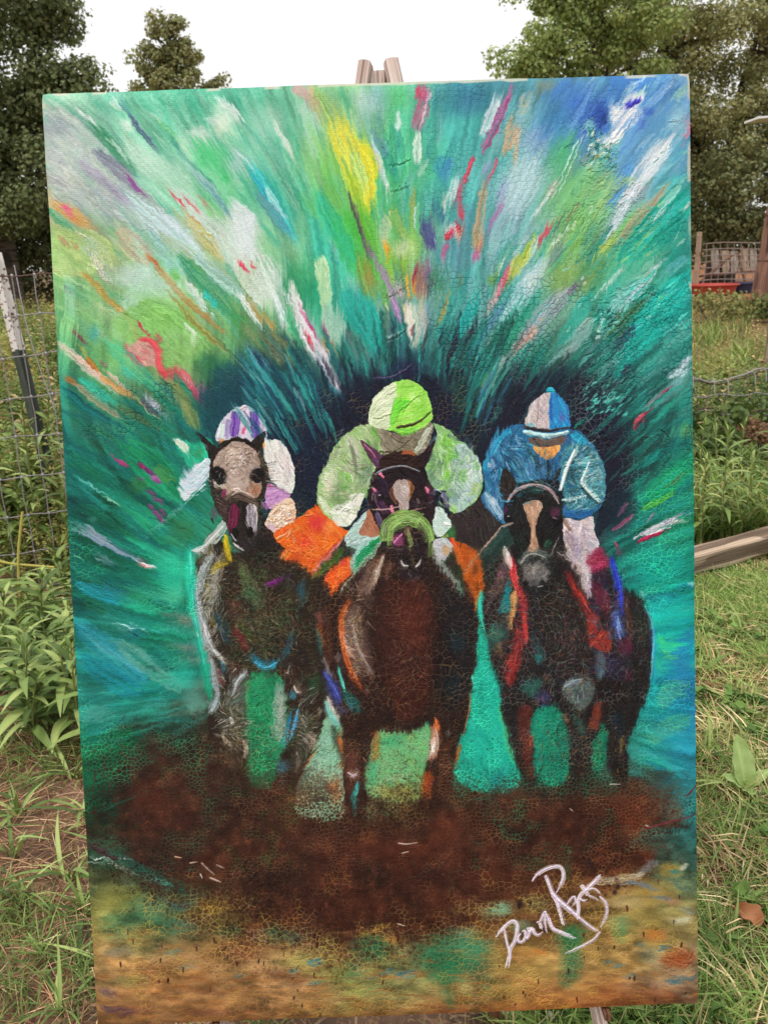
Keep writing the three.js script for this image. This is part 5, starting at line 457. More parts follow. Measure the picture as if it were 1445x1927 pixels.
  for (const [c, x, y, rx, ry, a] of [['#cfe6da', 270, 300, 60, 34, 0.45], ['#b4dcc8', 330, 320, 50, 40, 0.4], ['#d4dcd8', 130, 300, 50, 60, 0.35], ['#c8d8e0', 330, 440, 60, 40, 0.45], ['#d8e4e4', 455, 440, 36, 50, 0.55], ['#dfe8e0', 420, 215, 30, 20, 0.5], ['#c4e0d0', 500, 230, 40, 40, 0.35], ['#d6e2dc', 500, 540, 24, 60, 0.5], ['#bcdcc8', 300, 540, 60, 30, 0.4], ['#c0dce0', 970, 340, 40, 60, 0.45], ['#e4ecf0', 1225, 300, 30, 40, 0.4], ['#b8d8dc', 1000, 520, 40, 40, 0.4], ['#cfe0dc', 680, 190, 40, 24, 0.35]]) B(c, x, y, rx, ry, a, 0.7);
  D('#2a8a80 #1f6a68 #4fa89c #175450 #2f7a94', 872, 620, 945, 800, 46, 8, 90, 0.7, 0.12); D('#2a8a88 #1a5a6c #4fa0a4 #1f7078 #8ab0ac', 450, 670, 610, 810, 50, 8, 100, 0.6, 0.12); D('#1f6a64 #2a8a7c #134a4c', 1150, 700, 1240, 900, 30, 8, 70, 0.6, 0.12);
  // riders, second sitting
  M('#3a98a8 #7ac0c8 #2a7a88 #5a8f98', 912, 806, 1060, 960, 160, 3, 18, 0.5); M('#2fa8cc #60c0dc #1c4a70 #3a6a98 #a8c4dc #16344a', 912, 806, 985, 960, 170, 3, 18, 0.6); M('#2a5a84 #4a7aa8 #1a3a50 #7aa0c0 #24485c', 975, 850, 1060, 905, 150, 3, 16, 0.55); M('#dcece4 #1c4a54 #5fb4bc #2a80a8 #8fc4c4 #123034', 1060, 815, 1136, 965, 220, 3, 20, 0.6); S('#1a2c30', 5, '1030,866 1032,886 1028,904', 0.7); S('#dfeee6', 5, '1080,846 1064,886 1054,925', 0.8, { relief: 1.6 }); S('#cfe4dc', 4, '1112,856 1100,890 1094,908 1112,930 1128,946', 0.8, { relief: 1.6 }); S('#162c30', 4, '1090,912 1108,934 1126,950', 0.8); S('#2c9cc0', 8, '952,812 934,832 920,862', 0.7); F('#2a1c16', '946,882 960,892 970,910 964,926 950,930 940,916', 0.75); B('#6a5aa8', 1056, 786, 8, 10, 0.6); S('#3ab0d0', 5, '1048,748 1060,770 1064,796', 0.6); S('#e4dcd8', 5, '1006,752 996,780 992,798', 0.6); S('#7ab4bc', 5, '990,797 1006,801', 0.7);
  M('#8a9a80 #c8ccb4 #6f8a64 #b8a8a0 #9ac87c', 612, 806, 712, 960, 220, 3, 20, 0.5); M('#9ad068 #5f8a58 #c8dccc #7a8a98', 806, 802, 905, 960, 180, 3, 20, 0.5); S('#6a6058', 6, '655,826 664,856 670,900', 0.5); S('#6f8a60', 8, '690,826 700,860 696,900', 0.5); S('#eef0e4', 6, '634,968 650,956 668,940', 0.7, { relief: 1.6 }); M('#e8e4d0 #d8c4b0 #b8b0a0', 600, 890, 635, 940, 40, 2, 14, 0.6);
  F('#563046', '677,829 690,835 720,860 716,876 708,880 690,856', 0.95, { dir: 0.9, cols: ['#7a4a70', '#6a5a88'] }); L('#b87aa0', 3.5, '684,836 698,850 706,862', 0.8, 1.5); F('#281820', '818,828 808,856 796,882 786,872 780,864 800,846', 0.95, { dir: -0.9 }); F('#2c1a15', '714,864 740,852 768,852 796,866 792,880 745,882 716,882', 0.85, { dir: 0.1 }); S('#b06034', 5, '755,853 768,851 782,859', 0.7); L('#8a909a', 3.2, '710,889 732,880 760,877 788,887', 0.85, 1); L('#40381c', 3.6, '745,804 775,798 795,787 808,775', 0.9); S('#aab4a0', 3, '812,800 794,830 779,856', 0.6);
  M('#e0d4cc #c8bcb8 #8a7c74 #a89a94 #f0e8e0', 404, 838, 490, 905, 120, 3, 8, 0.6); M('#b8b4b8 #d8d4d8 #6a6468', 462, 945, 486, 1005, 50, 2, 12, 0.6); M('#6a5c54 #8a7c74 #4a3c38', 402, 915, 440, 990, 60, 2, 12, 0.5);
  M('#e8dcd8 #f4f0ea #c8b8bc #d8c8c0', 500, 838, 550, 925, 50, 3, 24, 0.5); S('#f4f2ee', 6, '516,842 534,870 540,905', 0.6, { relief: 1.8 }); M('#f6ead8 #e0a878 #f8f0e8 #c89878', 502, 945, 555, 1000, 90, 3, 9, 0.7);
  lump(1150, 400, 70, 90, 120, 30, 255); lump(1190, 580, 70, 50, 120, 10, 255); lump(1120, 300, 30, 40, 60, 20, 255);
  for (const q of ['727,307 746,306 766,296', '730,357 748,354 765,345', '721,558 742,548 764,534', '724,636 740,632 760,618', '1196,560 1212,548 1226,552', '1240,805 1254,816 1258,834']) ridge(q, 3.4, 0.6);
  const img = ctx.getImageData(0, 0, PW, PH), hn = hc.getImageData(0, 0, PW, PH).data; for (let i = 0; i < hd.length; i += 4) hd[i] = hd[i] + (hn[i] - hsrc[i]); hsrc.set(hn);
  const lobes = [[315, 1500, 120, 96], [450, 1570, 170, 108], [530, 1490, 110, 46], [640, 1640, 250, 118], [780, 1600, 240, 96], [960, 1560, 210, 78], [1110, 1545, 140, 66], [720, 1690, 190, 62], [1190, 1548, 60, 44], [400, 1450, 80, 62]];
  const scale = 13, cells = new Map();
  const site = (i, j) => { const k = i * 4096 + j; let c = cells.get(k); if (!c) { const t = 0.44; c = [i + 0.5 + (hash2(i, j, 1) - 0.5) * 2 * t, j + 0.5 + (hash2(i, j, 2) - 0.5) * 2 * t, hash2(i, j, 3)]; cells.set(k, c); } return c; };
  const tone = Array.from({ length: 256 }, (_, v) => clamp(v * (1 - 0.2 * (1 - v / 255) ** 2.2), 5, 238));
  const relief = new Float32Array(PW * PH);
  const LC = ['#3f9a66', '#5a9a4a', '#7a6a50', '#9a7a4a', '#7a8478', '#9aa8a4', '#b89a48', '#a88a58'].map(hex);
  { const px = img.data; for (let y = 0; y < PH; y++) for (let x = 0; x < PW; x++) {
    const o = (y * PW + x) * 4, [sx, sy] = KI(x, y);
    let r = px[o], g = px[o + 1], b = px[o + 2];
    // craquelure: plates of two sizes, more open in some places than in others
    const wx = x + (fbm(x / 34, y / 34, 60, 2) - 0.5) * 16, wy = y + (fbm(x / 34, y / 34, 64, 2) - 0.5) * 16;
    const big = Math.hypot((sx - 770) / 95, (sy - 1220) / 150) < 1 || Math.hypot((sx - 1090) / 105, (sy - 1200) / 130) < 1, sc = big ? 17 : sy > 1640 ? 12.5 : sy > 1360 ? 9 : 12, ci = Math.floor(wx / sc), cj = Math.floor(wy / sc);
    let d1 = 9, d2 = 9, id = 0;
    for (let i = -1; i < 2; i++) for (let j = -1; j < 2; j++) { const s = site(ci + i, cj + j), d = Math.hypot(s[0] - wx / sc, s[1] - wy / sc); if (d < d1) { d2 = d1; d1 = d; id = s[2]; } else if (d < d2) d2 = d; }
    const gap = (d2 - d1) * sc;                                  // texels from the nearest crack
    let m = smooth(0.42, 0.62, fbm(sx / 110, sy / 110, 70, 3)) * 0.9;
    if (sx > 790 && sy < 520) m = Math.max(m * 0.5, 0.6 * smooth(790, 870, sx) * (sx < 1140 ? 1 - smooth(1000, 1060, sx) : smooth(330, 380, sy)) * (0.4 + 0.6 * vnoise(sx / 60, sy / 60, 74))); else if (sy < 720 && sx < 800) m *= 0.28;
    if (sy > 560 && sx > 820 && sy < 780) m = Math.max(m, 0.6 * vnoise(sx / 50, sy / 50, 75));
    const body = smooth(960, 1060, sy) * smooth(360, 440, sx) * (1 - smooth(1210, 1260, sx)); m = Math.max(m, body * 0.62);
    if (sy > 1560) m = Math.max(m, 0.85 * smooth(1560, 1660, sy) * (1 - smooth(1780, 1860, sy) * 0.8) * (0.35 + 0.65 * smooth(0.35, 0.6, vnoise(sx / 90, sy / 60, 77))));
    m *= 0.12 + 0.88 * smooth(0.3, 0.62, vnoise(wx / 26, wy / 26, 79) * 0.6 + vnoise(wx / 80, wy / 80, 78) * 0.4);
    const lum0 = (px[o] * 0.3 + px[o + 1] * 0.59 + px[o + 2] * 0.11) / 255; if (body < 0.5 && sy > 700 && sy < 1020 && sx > 330 && sx < 1150 && lum0 > 0.3) m *= 0.15;
    // earth spray
    let f = -3; for (const [cx, cy, rx, ry] of lobes) { const q = Math.hypot((sx - cx) / rx, (sy - cy) / ry); f = Math.max(f, 1.25 - q); }
    f += (fbm(sx / 42, sy / 42, 80, 4) - 0.5) * 0.75;
    const grain = vnoise(x / 1.7, y / 1.7, 84) * 0.6 + vnoise(x / 4.5, y / 4.5, 86) * 0.4;
    let e = (1 - 0.45 * body * (1 - smooth(1440, 1540, sy))) * smooth(-0.24, 0.36, f * 0.55 - (grain - 0.5) * 0.75 - (gap < 2.2 ? 0.16 : 0) + (id - 0.5) * 0.18);
    if (f < -0.45) e *= smooth(-0.8, -0.45, f);
    if (e > 0.01) {
      const t = fbm(sx / 70, sy / 50, 90, 3), u = fbm(sx / 16, sy / 16, 94, 3), warm = smooth(560, 700, sx) * 0.4 + smooth(1100, 1200, sx) * 0.6;
      const er = 56 + 60 * (t - 0.42) + 40 * (u - 0.5) + 14 * warm, eg = 34 + 26 * (t - 0.42) + 30 * (u - 0.5), eb = 27 + 14 * (t - 0.42) + 22 * (u - 0.5) - 3 * warm;
      const k = e * 0.93; r += (er - r) * k; g += (eg - g) * k; b += (eb - b) * k;
      if (u > 0.62 && grain > 0.66) { r += 26; g += 12; b += 4; }
    }
    const lum = (r * 0.3 + g * 0.59 + b * 0.11) / 255, cw = (1.0 + 0.9 * vnoise(x / 45, y / 45, 97)), crack = (1 - smooth(cw * 0.5, cw * 1.7, gap)) * m;
    if (crack > 0.01) {
      let c;
      const nz = vnoise(sx / 28, sy / 28, 99);
      if (sy > 1640) c = LC[6 + (nz > 0.6 ? 1 : 0)]; else if (lum < 0.26) { const q = sx < 420 ? 0 : sx < 590 ? (nz > 0.5 ? 1 : 3) : sx < 900 ? (nz > 0.45 ? 2 : 3) : (nz > 0.4 ? 4 : 5); c = LC[q]; if (sy > 1430 && sx < 420) c = LC[0]; if (sy > 1440 && sx > 860) c = nz > 0.5 ? LC[0] : LC[3]; }
      else if (sy > 880 && lum < 0.6) c = [r * 1.25 + 26, g * 1.2 + 34, b * 1.1 + 12]; else c = [r * 0.6, g * 0.68, b * 0.72];
      const k = crack * (lum < 0.26 ? 0.46 : sy > 1640 ? 0.66 : 0.6); r += (c[0] - r) * k; g += (c[1] - g) * k; b += (c[2] - b) * k;
    }
    const sp = (hash2(x >> 1, y >> 1, 5) - 0.5) * 7 + (vnoise(x / 3, y / 3, 6) - 0.5) * 8; r += sp; g += sp; b += sp;
    const em = Math.min(x, PW - 1 - x, y, PH - 1 - y), raw = smooth(5, 1.5, em - 5 * vnoise(x / 24, y / 24, 120)) * smooth(0.5, 0.66, vnoise(x / 40, y / 40, 122) + (y < 30 ? 0.04 : x > PW - 30 && y < 500 ? 0 : -1)); if (raw > 0) { r += (206 - r) * raw * 0.8; g += (200 - g) * raw * 0.8; b += (182 - b) * raw * 0.8; }
    px[o] = tone[clamp(Math.round(r), 0, 255)]; px[o + 1] = tone[clamp(Math.round(g), 0, 255)]; px[o + 2] = tone[clamp(Math.round(b), 0, 255)];
    const weave = (Math.sin(x * 1.55) * (((y / 2) | 0) & 1 ? 1 : -1) + Math.sin(y * 1.55)) * 0.014;
    relief[y * PW + x] = hd[o] / 255 * 1.0 + weave + 0.13 * fbm(x / 6, y / 6, 110, 3) - crack * 0.22 + e * grain * 0.1;
  }
  }
  ctx.putImageData(img, 0, 0);
  for (let i = 0; i < 80; i++) { const x = 180 + pr() * 1130, y = 1600 + pr() * 310; L(pr() < 0.7 ? '#34261c' : '#5a2a20', 2 + pr() * 3, x + ',' + y + ' ' + (x + (pr() - 0.5) * 3) + ',' + (y + 2 + pr() * 8), 0.75, 0); }
  for (let i = 0; i < 260; i++) { const x = 560 + pr() * 420, y = 1380 + pr() * 140; L('#1f3a2c', 1.6, x + ',' + y + ' ' + (x + 1) + ',' + (y + 2), 0.5, 0); }
  for (const [x, y] of [[1112, 1624], [1117, 1630], [1166, 1672], [1160, 1682], [982, 1700], [982, 1706]]) B('#241a1a', x, y, 6, 7, 0.9);
  L('#9a8474', 4, '384,1624 396,1636 408,1646', 0.8, 2); L('#a08474', 4, '412,1628 426,1634', 0.8, 2); L('#b09c8a', 3, '362,1624 376,1622', 0.8, 2); L('#cfb4a4', 4, '400,1652 420,1660', 0.7, 2); L('#d8a88c', 3, '334,1612 346,1614', 0.7, 2); L('#c8d0cc', 3, '382,1645 385,1652', 0.7, 2);
  for (const q of ['752,1588 768,1590 788,1587', '760,1607 772,1604', '1150,1478 1170,1478', '1075,1524 1080,1528', '1218,1556 1230,1560', '752,1740 766,1744']) L('#c8b8a8', 2.4, q, 0.7, 1.5); L('#6a2a30', 4, '1215,1562 1260,1550 1316,1536', 0.6, 0); L('#6a2a30', 4, '1296,1500 1318,1480', 0.6, 0); L('#2a1a16', 2.4, '772,1656 792,1650 818,1638', 0.7, 1); L('#1a4a40', 3, '200,1525 235,1508 262,1498', 0.5, 0);
  // signature, brushed in pale lilac
  const W = '#dfd0e6';
  for (const [q, w, a] of [['937,1766 945,1755 953,1746 962,1738 970,1735 977,1742 976,1758 972,1774 965,1786 961,1800 958,1812 955,1824', 5.6, 0.9], ['952,1748 955,1764 959,1782 964,1796 963,1812 961,1824', 4.6, 0.8], ['984,1760 979,1766 980,1774 988,1773 993,1760 990,1754 986,1756', 4.6, 0.9], ['991,1758 996,1768 1003,1752 1009,1758 1016,1762 1025,1756', 6, 0.9], ['996,1752 1004,1750 1012,1756', 5, 0.85], ['1014,1738 1020,1736 1026,1722 1030,1718 1029,1735 1031,1748 1033,1758', 5.4, 0.9], ['1030,1720 1037,1736 1044,1750 1056,1756 1070,1762 1087,1768', 6, 0.9], ['1020,1740 1024,1752', 5, 0.85],
    ['1005,1660 1012,1650 1024,1641 1040,1634 1056,1633 1063,1642 1063,1656 1057,1670 1050,1682', 6, 0.85], ['1030,1650 1036,1664 1042,1680 1050,1696 1056,1712 1061,1730 1065,1744', 6.4, 0.9], ['1042,1682 1052,1694 1066,1706 1080,1718 1096,1732', 9.5, 0.92], ['1094,1730 1108,1742 1122,1752 1133,1757', 8, 0.5], ['1071,1704 1078,1694 1084,1690 1086,1700 1080,1708', 4.4, 0.85], ['1090,1732 1092,1714 1091,1700 1094,1690 1100,1682 1108,1676', 5, 0.88], ['1095,1694 1102,1698 1108,1695', 4.6, 0.85], ['1098,1668 1106,1680 1113,1690', 6, 0.85], ['1104,1680 1116,1668 1126,1658 1134,1648', 7.4, 0.75], ['1108,1678 1122,1675 1134,1686', 4, 0.6], ['1112,1688 1122,1692 1130,1698', 3.4, 0.7], ['1132,1690 1142,1700 1146,1714 1143,1730 1134,1748', 6, 0.7], ['1133,1757 1122,1770 1104,1781 1084,1790 1067,1797', 5, 0.62]]) { S(W, w * 1.15, q, a * 0.8, { taper: 0, rag: 0.2, j: 0.7 }); L(W, w * 0.62, q, a * 0.8, 1.2); L('#eee4f2', w * 0.3, q, a * 0.6, 0.8); }
  const hd2 = hc.getImageData(0, 0, PW, PH).data; for (let i = 0; i < PW * PH; i++) relief[i] += (hd2[i * 4] - hsrc[i * 4]) / 255;
  return { data: ctx.getImageData(0, 0, PW, PH).data, relief };
}
// ---------------------------------------------------------------- helpers
const taken = new Map();
function numbered(name) { const n = taken.get(name) ?? 0; taken.set(name, n + 1); return n ? name + '_' + String(n).padStart(3, '0') : name; }
function tag(o, label, category, group, kind) { if (label) o.userData.label = label; if (category) o.userData.category = category; if (group) o.userData.group = group; if (kind) o.userData.kind = kind; return o; }
function thing(name, label, category, p = [0, 0, 0], turn = 0, group) { const o = new THREE.Group(); o.name = numbered(name); o.position.set(...p); o.rotation.y = turn; scene.add(o); return tag(o, label, category, group); }
function mesh(name, geo, mat, parent = scene) { const m = new THREE.Mesh(geo, mat); m.name = parent === scene ? numbered(name) : name; m.castShadow = m.receiveShadow = true; parent.add(m); return m; }
const V = (x, y, z) => new THREE.Vector3(x, y, z), R = THREE.MathUtils.degToRad, lin = (h) => new THREE.Color(h);
const rnd = rng(11), rr = (a, b) => a + rnd() * (b - a);
function tex(size, fn, srgb = true) {                             // computed texture, fn(u, v) -> [r, g, b] in 0..255, tiling
  const d = new Uint8Array(size * size * 4); for (let y = 0; y < size; y++) for (let x = 0; x < size; x++) { const c = fn(x, y), o = (y * size + x) * 4; d[o] = clamp(c[0], 0, 255); d[o + 1] = clamp(c[1], 0, 255); d[o + 2] = clamp(c[2], 0, 255); d[o + 3] = 255; }
  const t = new THREE.DataTexture(d, size, size); t.wrapS = t.wrapT = THREE.RepeatWrapping; t.magFilter = THREE.LinearFilter; t.minFilter = THREE.LinearMipmapLinearFilter; t.generateMipmaps = true; if (srgb) t.colorSpace = THREE.SRGBColorSpace; t.needsUpdate = true; return t;
}
function woodMat(base, dark, rough = 0.85, key = 0) {              // weathered timber, grain along v
  const a = base, b = dark, f = (x, y) => { const g = fbm(x / 5, y / 90, 200 + key, 4), h = fbm(x / 26, y / 160, 210 + key, 3), s = smooth(0.62, 0.7, fbm(x / 2.2, y / 60, 220 + key, 2)), kn = smooth(0.72, 0.8, vnoise(x / 30, y / 44, 226 + key)); return [clamp(g * 0.65 + h * 0.35 + kn * 0.5), s]; };
  const map = tex(256, (x, y) => { const [g, s] = f(x, y), n = (hash2(x, y, key) - 0.5) * 12; return a.map((v, i) => v + (b[i] - v) * clamp(g * 1.5 - 0.35) - s * 34 + n); });
  const bump = tex(256, (x, y) => { const [g, s] = f(x, y), v = 200 - g * 90 - s * 110; return [v, v, v]; }, false);
  return new THREE.MeshStandardMaterial({ map, bumpMap: bump, bumpScale: 0.004, roughness: rough });
}
function boardGeo(w, h, l, key = 0, warp = 0.004) {                // board along z with chamfered, slightly uneven edges; uv in metres (u across, v along)
  const uv = [];
  const G = new THREE.BoxGeometry(w, h, l, 3, 2, 14), q = G.attributes.position;
  for (let i = 0; i < q.count; i++) { const x = q.getX(i), y = q.getY(i), z = q.getZ(i); const n = (vnoise(z * 7 + 3, x * 30 + y * 40, 300 + key) - 0.5) * warp * 2, e = Math.abs(x) > w * 0.49 && Math.abs(y) > h * 0.49 ? 0.86 : 1; q.setXYZ(i, x * e + n, y * e + n * 0.6 + Math.sin(z * 2 + key) * warp * 0.5, z + (Math.abs(z) > l * 0.49 ? n * 1.5 : 0)); }
  G.computeVertexNormals(); const nn = G.attributes.normal; for (let i = 0; i < q.count; i++) uv.push((Math.abs(nn.getX(i)) > 0.7 ? q.getY(i) : q.getX(i)) * 4 + key * 0.37, q.getZ(i) * 1.1 + key * 0.21);
  G.setAttribute('uv', new THREE.Float32BufferAttribute(uv, 2)); return toCreasedNormals(G, 0.7);
}
function tubeGeo(pts, r, sides = 6, seg) { return new THREE.TubeGeometry(new THREE.CatmullRomCurve3(pts), seg ?? Math.max(2, pts.length * 3), r, sides, false); }
function between(o, a, b) { o.position.copy(a).add(b).multiplyScalar(0.5); o.quaternion.setFromUnitVectors(V(0, 0, 1), b.clone().sub(a).normalize()); return o; }

// ---------------------------------------------------------------- ground
const soilTex = (() => {
  const S = 1024, cv = document.createElement('canvas'); cv.width = cv.height = S; const c = cv.getContext('2d'), q = rng(5), im = c.createImageData(S, S);
  const per = (x, y, f, k) => { const u = x / S, v = y / S, n = (a, b) => fbm(a * f, b * f, k, 4); return (n(u, v) * (1 - u) + n(u - 1, v) * u) * (1 - v) + (n(u, v - 1) * (1 - u) + n(u - 1, v - 1) * u) * v; };
  for (let y = 0; y < S; y++) for (let x = 0; x < S; x++) { const n = per(x, y, 9, 1), m = per(x, y, 40, 7), o = (y * S + x) * 4, k = 0.32 + 1.1 * n * (0.5 + 0.9 * m); im.data[o] = 122 * k; im.data[o + 1] = 92 * k; im.data[o + 2] = 72 * k; im.data[o + 3] = 255; }
  c.putImageData(im, 0, 0); c.lineCap = 'round';
  const cols = [[176, 140, 100], [150, 112, 78], [196, 164, 120], [110, 80, 58], [84, 62, 46], [140, 120, 80], [160, 128, 104]];
  for (let i = 0; i < 9000; i++) { const x = q() * S, y = q() * S, d = q() * 6.283, l = 8 + q() * 46, k = cols[Math.floor(q() * cols.length)], b = (q() - 0.5) * 14; c.strokeStyle = 'rgba(' + k.join(',') + ',' + (0.35 + 0.5 * q()).toFixed(2) + ')'; c.lineWidth = 1 + q() * 2.4;
    for (const ox of [-S, 0, S]) for (const oy of [-S, 0, S]) { const X = x + ox, Y = y + oy; if (X < -60 || X > S + 60 || Y < -60 || Y > S + 60) continue; c.beginPath(); c.moveTo(X, Y); c.quadraticCurveTo(X + Math.cos(d) * l / 2 + b, Y + Math.sin(d) * l / 2 - b, X + Math.cos(d) * l, Y + Math.sin(d) * l); c.stroke(); } }
  const t = new THREE.CanvasTexture(cv); t.wrapS = t.wrapT = THREE.RepeatWrapping; t.colorSpace = THREE.SRGBColorSpace; t.anisotropy = 8; return t;
})();
const groundH = (x, z) => (z > -26 ? (fbm(x * 2.2 + 50, z * 2.2 + 50, 400, 3) - 0.5) * 0.05 + (fbm(x * 0.35 + 9, z * 0.35, 404, 2) - 0.5) * 0.08 * smooth(-2, -5, z) : 0);
{
  const xs = [], zs = []; for (let i = -60; i <= 60; i++) xs.push(Math.sign(i) * (Math.abs(i) * 0.05 + Math.pow(Math.abs(i) / 60, 5) * 200)); for (let i = 0; i <= 150; i++) zs.push(3 - i * 0.05 - Math.pow(i / 150, 6) * 300 + 0); zs.unshift(12, 60, 200); zs.sort((a, b) => b - a);
  const pos = [], uv = [], col = [], idx = [], a = lin(0x9a8468), b = lin(0x9a9858), tan = lin(0xd8b484), tint = new THREE.Color();
  for (const z of zs) for (const x of xs) {
    pos.push(x, groundH(x, z), z); uv.push(x / 1.3, z / 1.3);
    const grass = smooth(-3, -4.5, z), hay = smooth(-17, -20, z + (vnoise(x / 3, z / 3, 410) - 0.5) * 3) * smooth(2, 5, x); tint.setRGB(0.95, 0.95, 0.95).lerp(b.clone().multiplyScalar(1.9), Math.max(grass * 0.8, smooth(0.3, 0.8, x) * 0.45)).lerp(tan.clone().multiplyScalar(2.0), hay); col.push(tint.r, tint.g, tint.b);
  }
  const W = xs.length; for (let j = 0; j < zs.length - 1; j++) for (let i = 0; i < W - 1; i++) { const k = j * W + i; idx.push(k, k + 1, k + W, k + 1, k + W + 1, k + W); }
  const g = new THREE.BufferGeometry(); g.setAttribute('position', new THREE.Float32BufferAttribute(pos, 3)); g.setAttribute('uv', new THREE.Float32BufferAttribute(uv, 2)); g.setAttribute('color', new THREE.Float32BufferAttribute(col, 3)); g.setIndex(idx.map((v, i) => idx[i])); g.computeVertexNormals();
  if (g.attributes.normal.getY(0) < 0) { for (let i = 0; i < idx.length; i += 3) { const t = idx[i + 1]; idx[i + 1] = idx[i + 2]; idx[i + 2] = t; } g.setIndex(idx); g.computeVertexNormals(); }
  tag(mesh('ground', g, new THREE.MeshStandardMaterial({ map: soilTex, vertexColors: true, roughness: 0.95 })), 'brown soil strewn with straw running into a green meadow', 'ground', null, 'structure');
}

// ---------------------------------------------------------------- trees
const leafMat = (c, t = 0.3) => new THREE.MeshPhysicalMaterial({ color: c, vertexColors: true, roughness: 0.7, transmission: t, thickness: 0, side: THREE.DoubleSide, specularIntensity: 0.4 });
function leavesInto(out, c, rad, n, size, q, hue = 0.25) {          // a spray of small folded leaves
  for (let i = 0; i < n; i++) {
    let x, y, z; do { x = q() * 2 - 1; y = q() * 2 - 1; z = q() * 2 - 1; } while (x * x + y * y + z * z > 1); const s = size * (0.6 + 0.8 * q());
    const d = new THREE.Vector3(x, y + 0.25, z).normalize(), u = new THREE.Vector3(q() - 0.5, q() * 0.7 - 0.5, q() - 0.5).normalize(), w = d.clone().cross(u).normalize(), o = V(c.x + x * rad, c.y + y * rad * 0.75, c.z + z * rad), f = u.clone().multiplyScalar(s), e = w.multiplyScalar(s * 0.42), h = d.multiplyScalar(s * 0.14);
    const k = out.pos.length / 3; out.pos.push(o.x, o.y, o.z, o.x + f.x * 0.5 + e.x + h.x, o.y + f.y * 0.5 + e.y + h.y, o.z + f.z * 0.5 + e.z + h.z, o.x + f.x, o.y + f.y, o.z + f.z, o.x + f.x * 0.5 - e.x + h.x, o.y + f.y * 0.5 - e.y + h.y, o.z + f.z * 0.5 - e.z + h.z); out.idx.push(k, k + 1, k + 2, k, k + 2, k + 3);
    const v = 0.72 + 0.56 * q(), g = (q() - 0.5) * hue; for (let j = 0; j < 4; j++) out.col.push(v * (1 + g), v, v * (1 - g * 0.6));
  }
}
function leafGeo(out) { const g = new THREE.BufferGeometry(); g.setAttribute('position', new THREE.Float32BufferAttribute(out.pos, 3)); g.setAttribute('color', new THREE.Float32BufferAttribute(out.col, 3)); g.setIndex(out.idx); g.computeVertexNormals(); return g; }
const barkMat = woodMat([104, 92, 78], [52, 44, 38], 0.95, 3);
function limb(a, b, r0, r1, q, sag = 0.1) { const m = a.clone().lerp(b, 0.5).add(V((q() - 0.5) * sag, q() * sag, (q() - 0.5) * sag)), g = tubeGeo([a, m, b], 1, 7, 8), p = g.attributes.position, c = new THREE.CatmullRomCurve3([a, m, b]); const rings = 9, per = 8; for (let i = 0; i < rings; i++) { const o = c.getPoint(i / (rings - 1)), r = r0 + (r1 - r0) * i / (rings - 1); for (let j = 0; j < per; j++) { const k = i * per + j; p.setXYZ(k, o.x + (p.getX(k) - o.x) * r, o.y + (p.getY(k) - o.y) * r, o.z + (p.getZ(k) - o.z) * r); } } g.computeVertexNormals(); return g; }
function tree(name, label, x, z, lobes, { trunkH = 2, trunkR = 0.3, leaf = 0.14, per = 120, color = 0x4a5a2c, seed = 1, group, t = 0.3, clump = 0.55, category = 'tree' }) {
  const o = thing(name, label, category, [x, 0, z], 0, group), q = rng(seed), out = { pos: [], col: [], idx: [] }, limbs = [];
  const top = V(0, trunkH, 0); const trunk = limb(V(0, -0.1, 0), top, trunkR, trunkR * 0.7, q, 0.3);
  for (const [cx, cy, cz, rx, ry, rz, n] of lobes) {
    limbs.push(limb(top, V(cx, cy, cz), trunkR * 0.5, trunkR * 0.12, q, 0.5));
    for (let i = 0; i < n; i++) {
      let a, b, c, l; do { a = q() * 2 - 1; b = q() * 2 - 1; c = q() * 2 - 1; l = Math.hypot(a, b, c); } while (l > 1 || l < 0.35 * q()); const p = V(cx + a * rx, cy + b * ry, cz + c * rz);
      if (i % 5 === 0) limbs.push(limb(V(cx + a * rx * 0.2, cy + b * ry * 0.2, cz + c * rz * 0.2), p, trunkR * 0.12, 0.012, q, 0.3));
      leavesInto(out, p, clump * (0.6 + 0.7 * q()), Math.round(per * (0.6 + 0.7 * q())), leaf, q);
    }
  }
  mesh('trunk', mergeGeometries([trunk, ...limbs.map((g) => g)]), barkMat, o); mesh('crown', leafGeo(out), leafMat(color, t), o); return o;
}
// left: tall dark tree, its lower limbs, and the thicket at its foot
tree('broadleaf_tree', 'tall dark green tree rising above the left upper corner of the painting', -8.9, -21, [[-0.4, 5.2, 0.4, 2.2, 1.8, 1.8, 60], [0.1, 7.2, 0, 2.35, 1.7, 1.8, 64], [-1, 9.4, 0, 2.4, 1.6, 1.8, 46], [1.75, 6.5, 0.3, 0.75, 0.4, 0.6, 9], [2.05, 5.2, 0.4, 0.85, 0.45, 0.7, 12], [1.4, 4.2, 0.3, 1.3, 0.8, 0.8, 20], [-1.2, 3.4, 0.8, 2.0, 1.3, 1.2, 34], [0.9, 3.0, 0.8, 1.4, 1.0, 1.0, 20]], { trunkH: 3, trunkR: 0.34, leaf: 0.098, per: 280, color: 0x7e8858, t: 0.4, seed: 21, clump: 0.6 });
tree('understory_tree', 'low dark leafy thicket below the tall tree left of the painting', -10.6, -22.5, [[-1.5, 2.2, 0, 2.6, 1.7, 1.2, 60], [1.6, 2.0, 0, 2.4, 1.6, 1.2, 56], [4.2, 1.8, 0, 2.0, 1.3, 1.2, 40], [-4.5, 2.0, 0, 2.0, 1.6, 1.2, 34]], { trunkH: 0.8, trunkR: 0.12, leaf: 0.11, per: 190, color: 0x62653e, t: 0.35, seed: 22, clump: 0.55, category: 'thicket' });
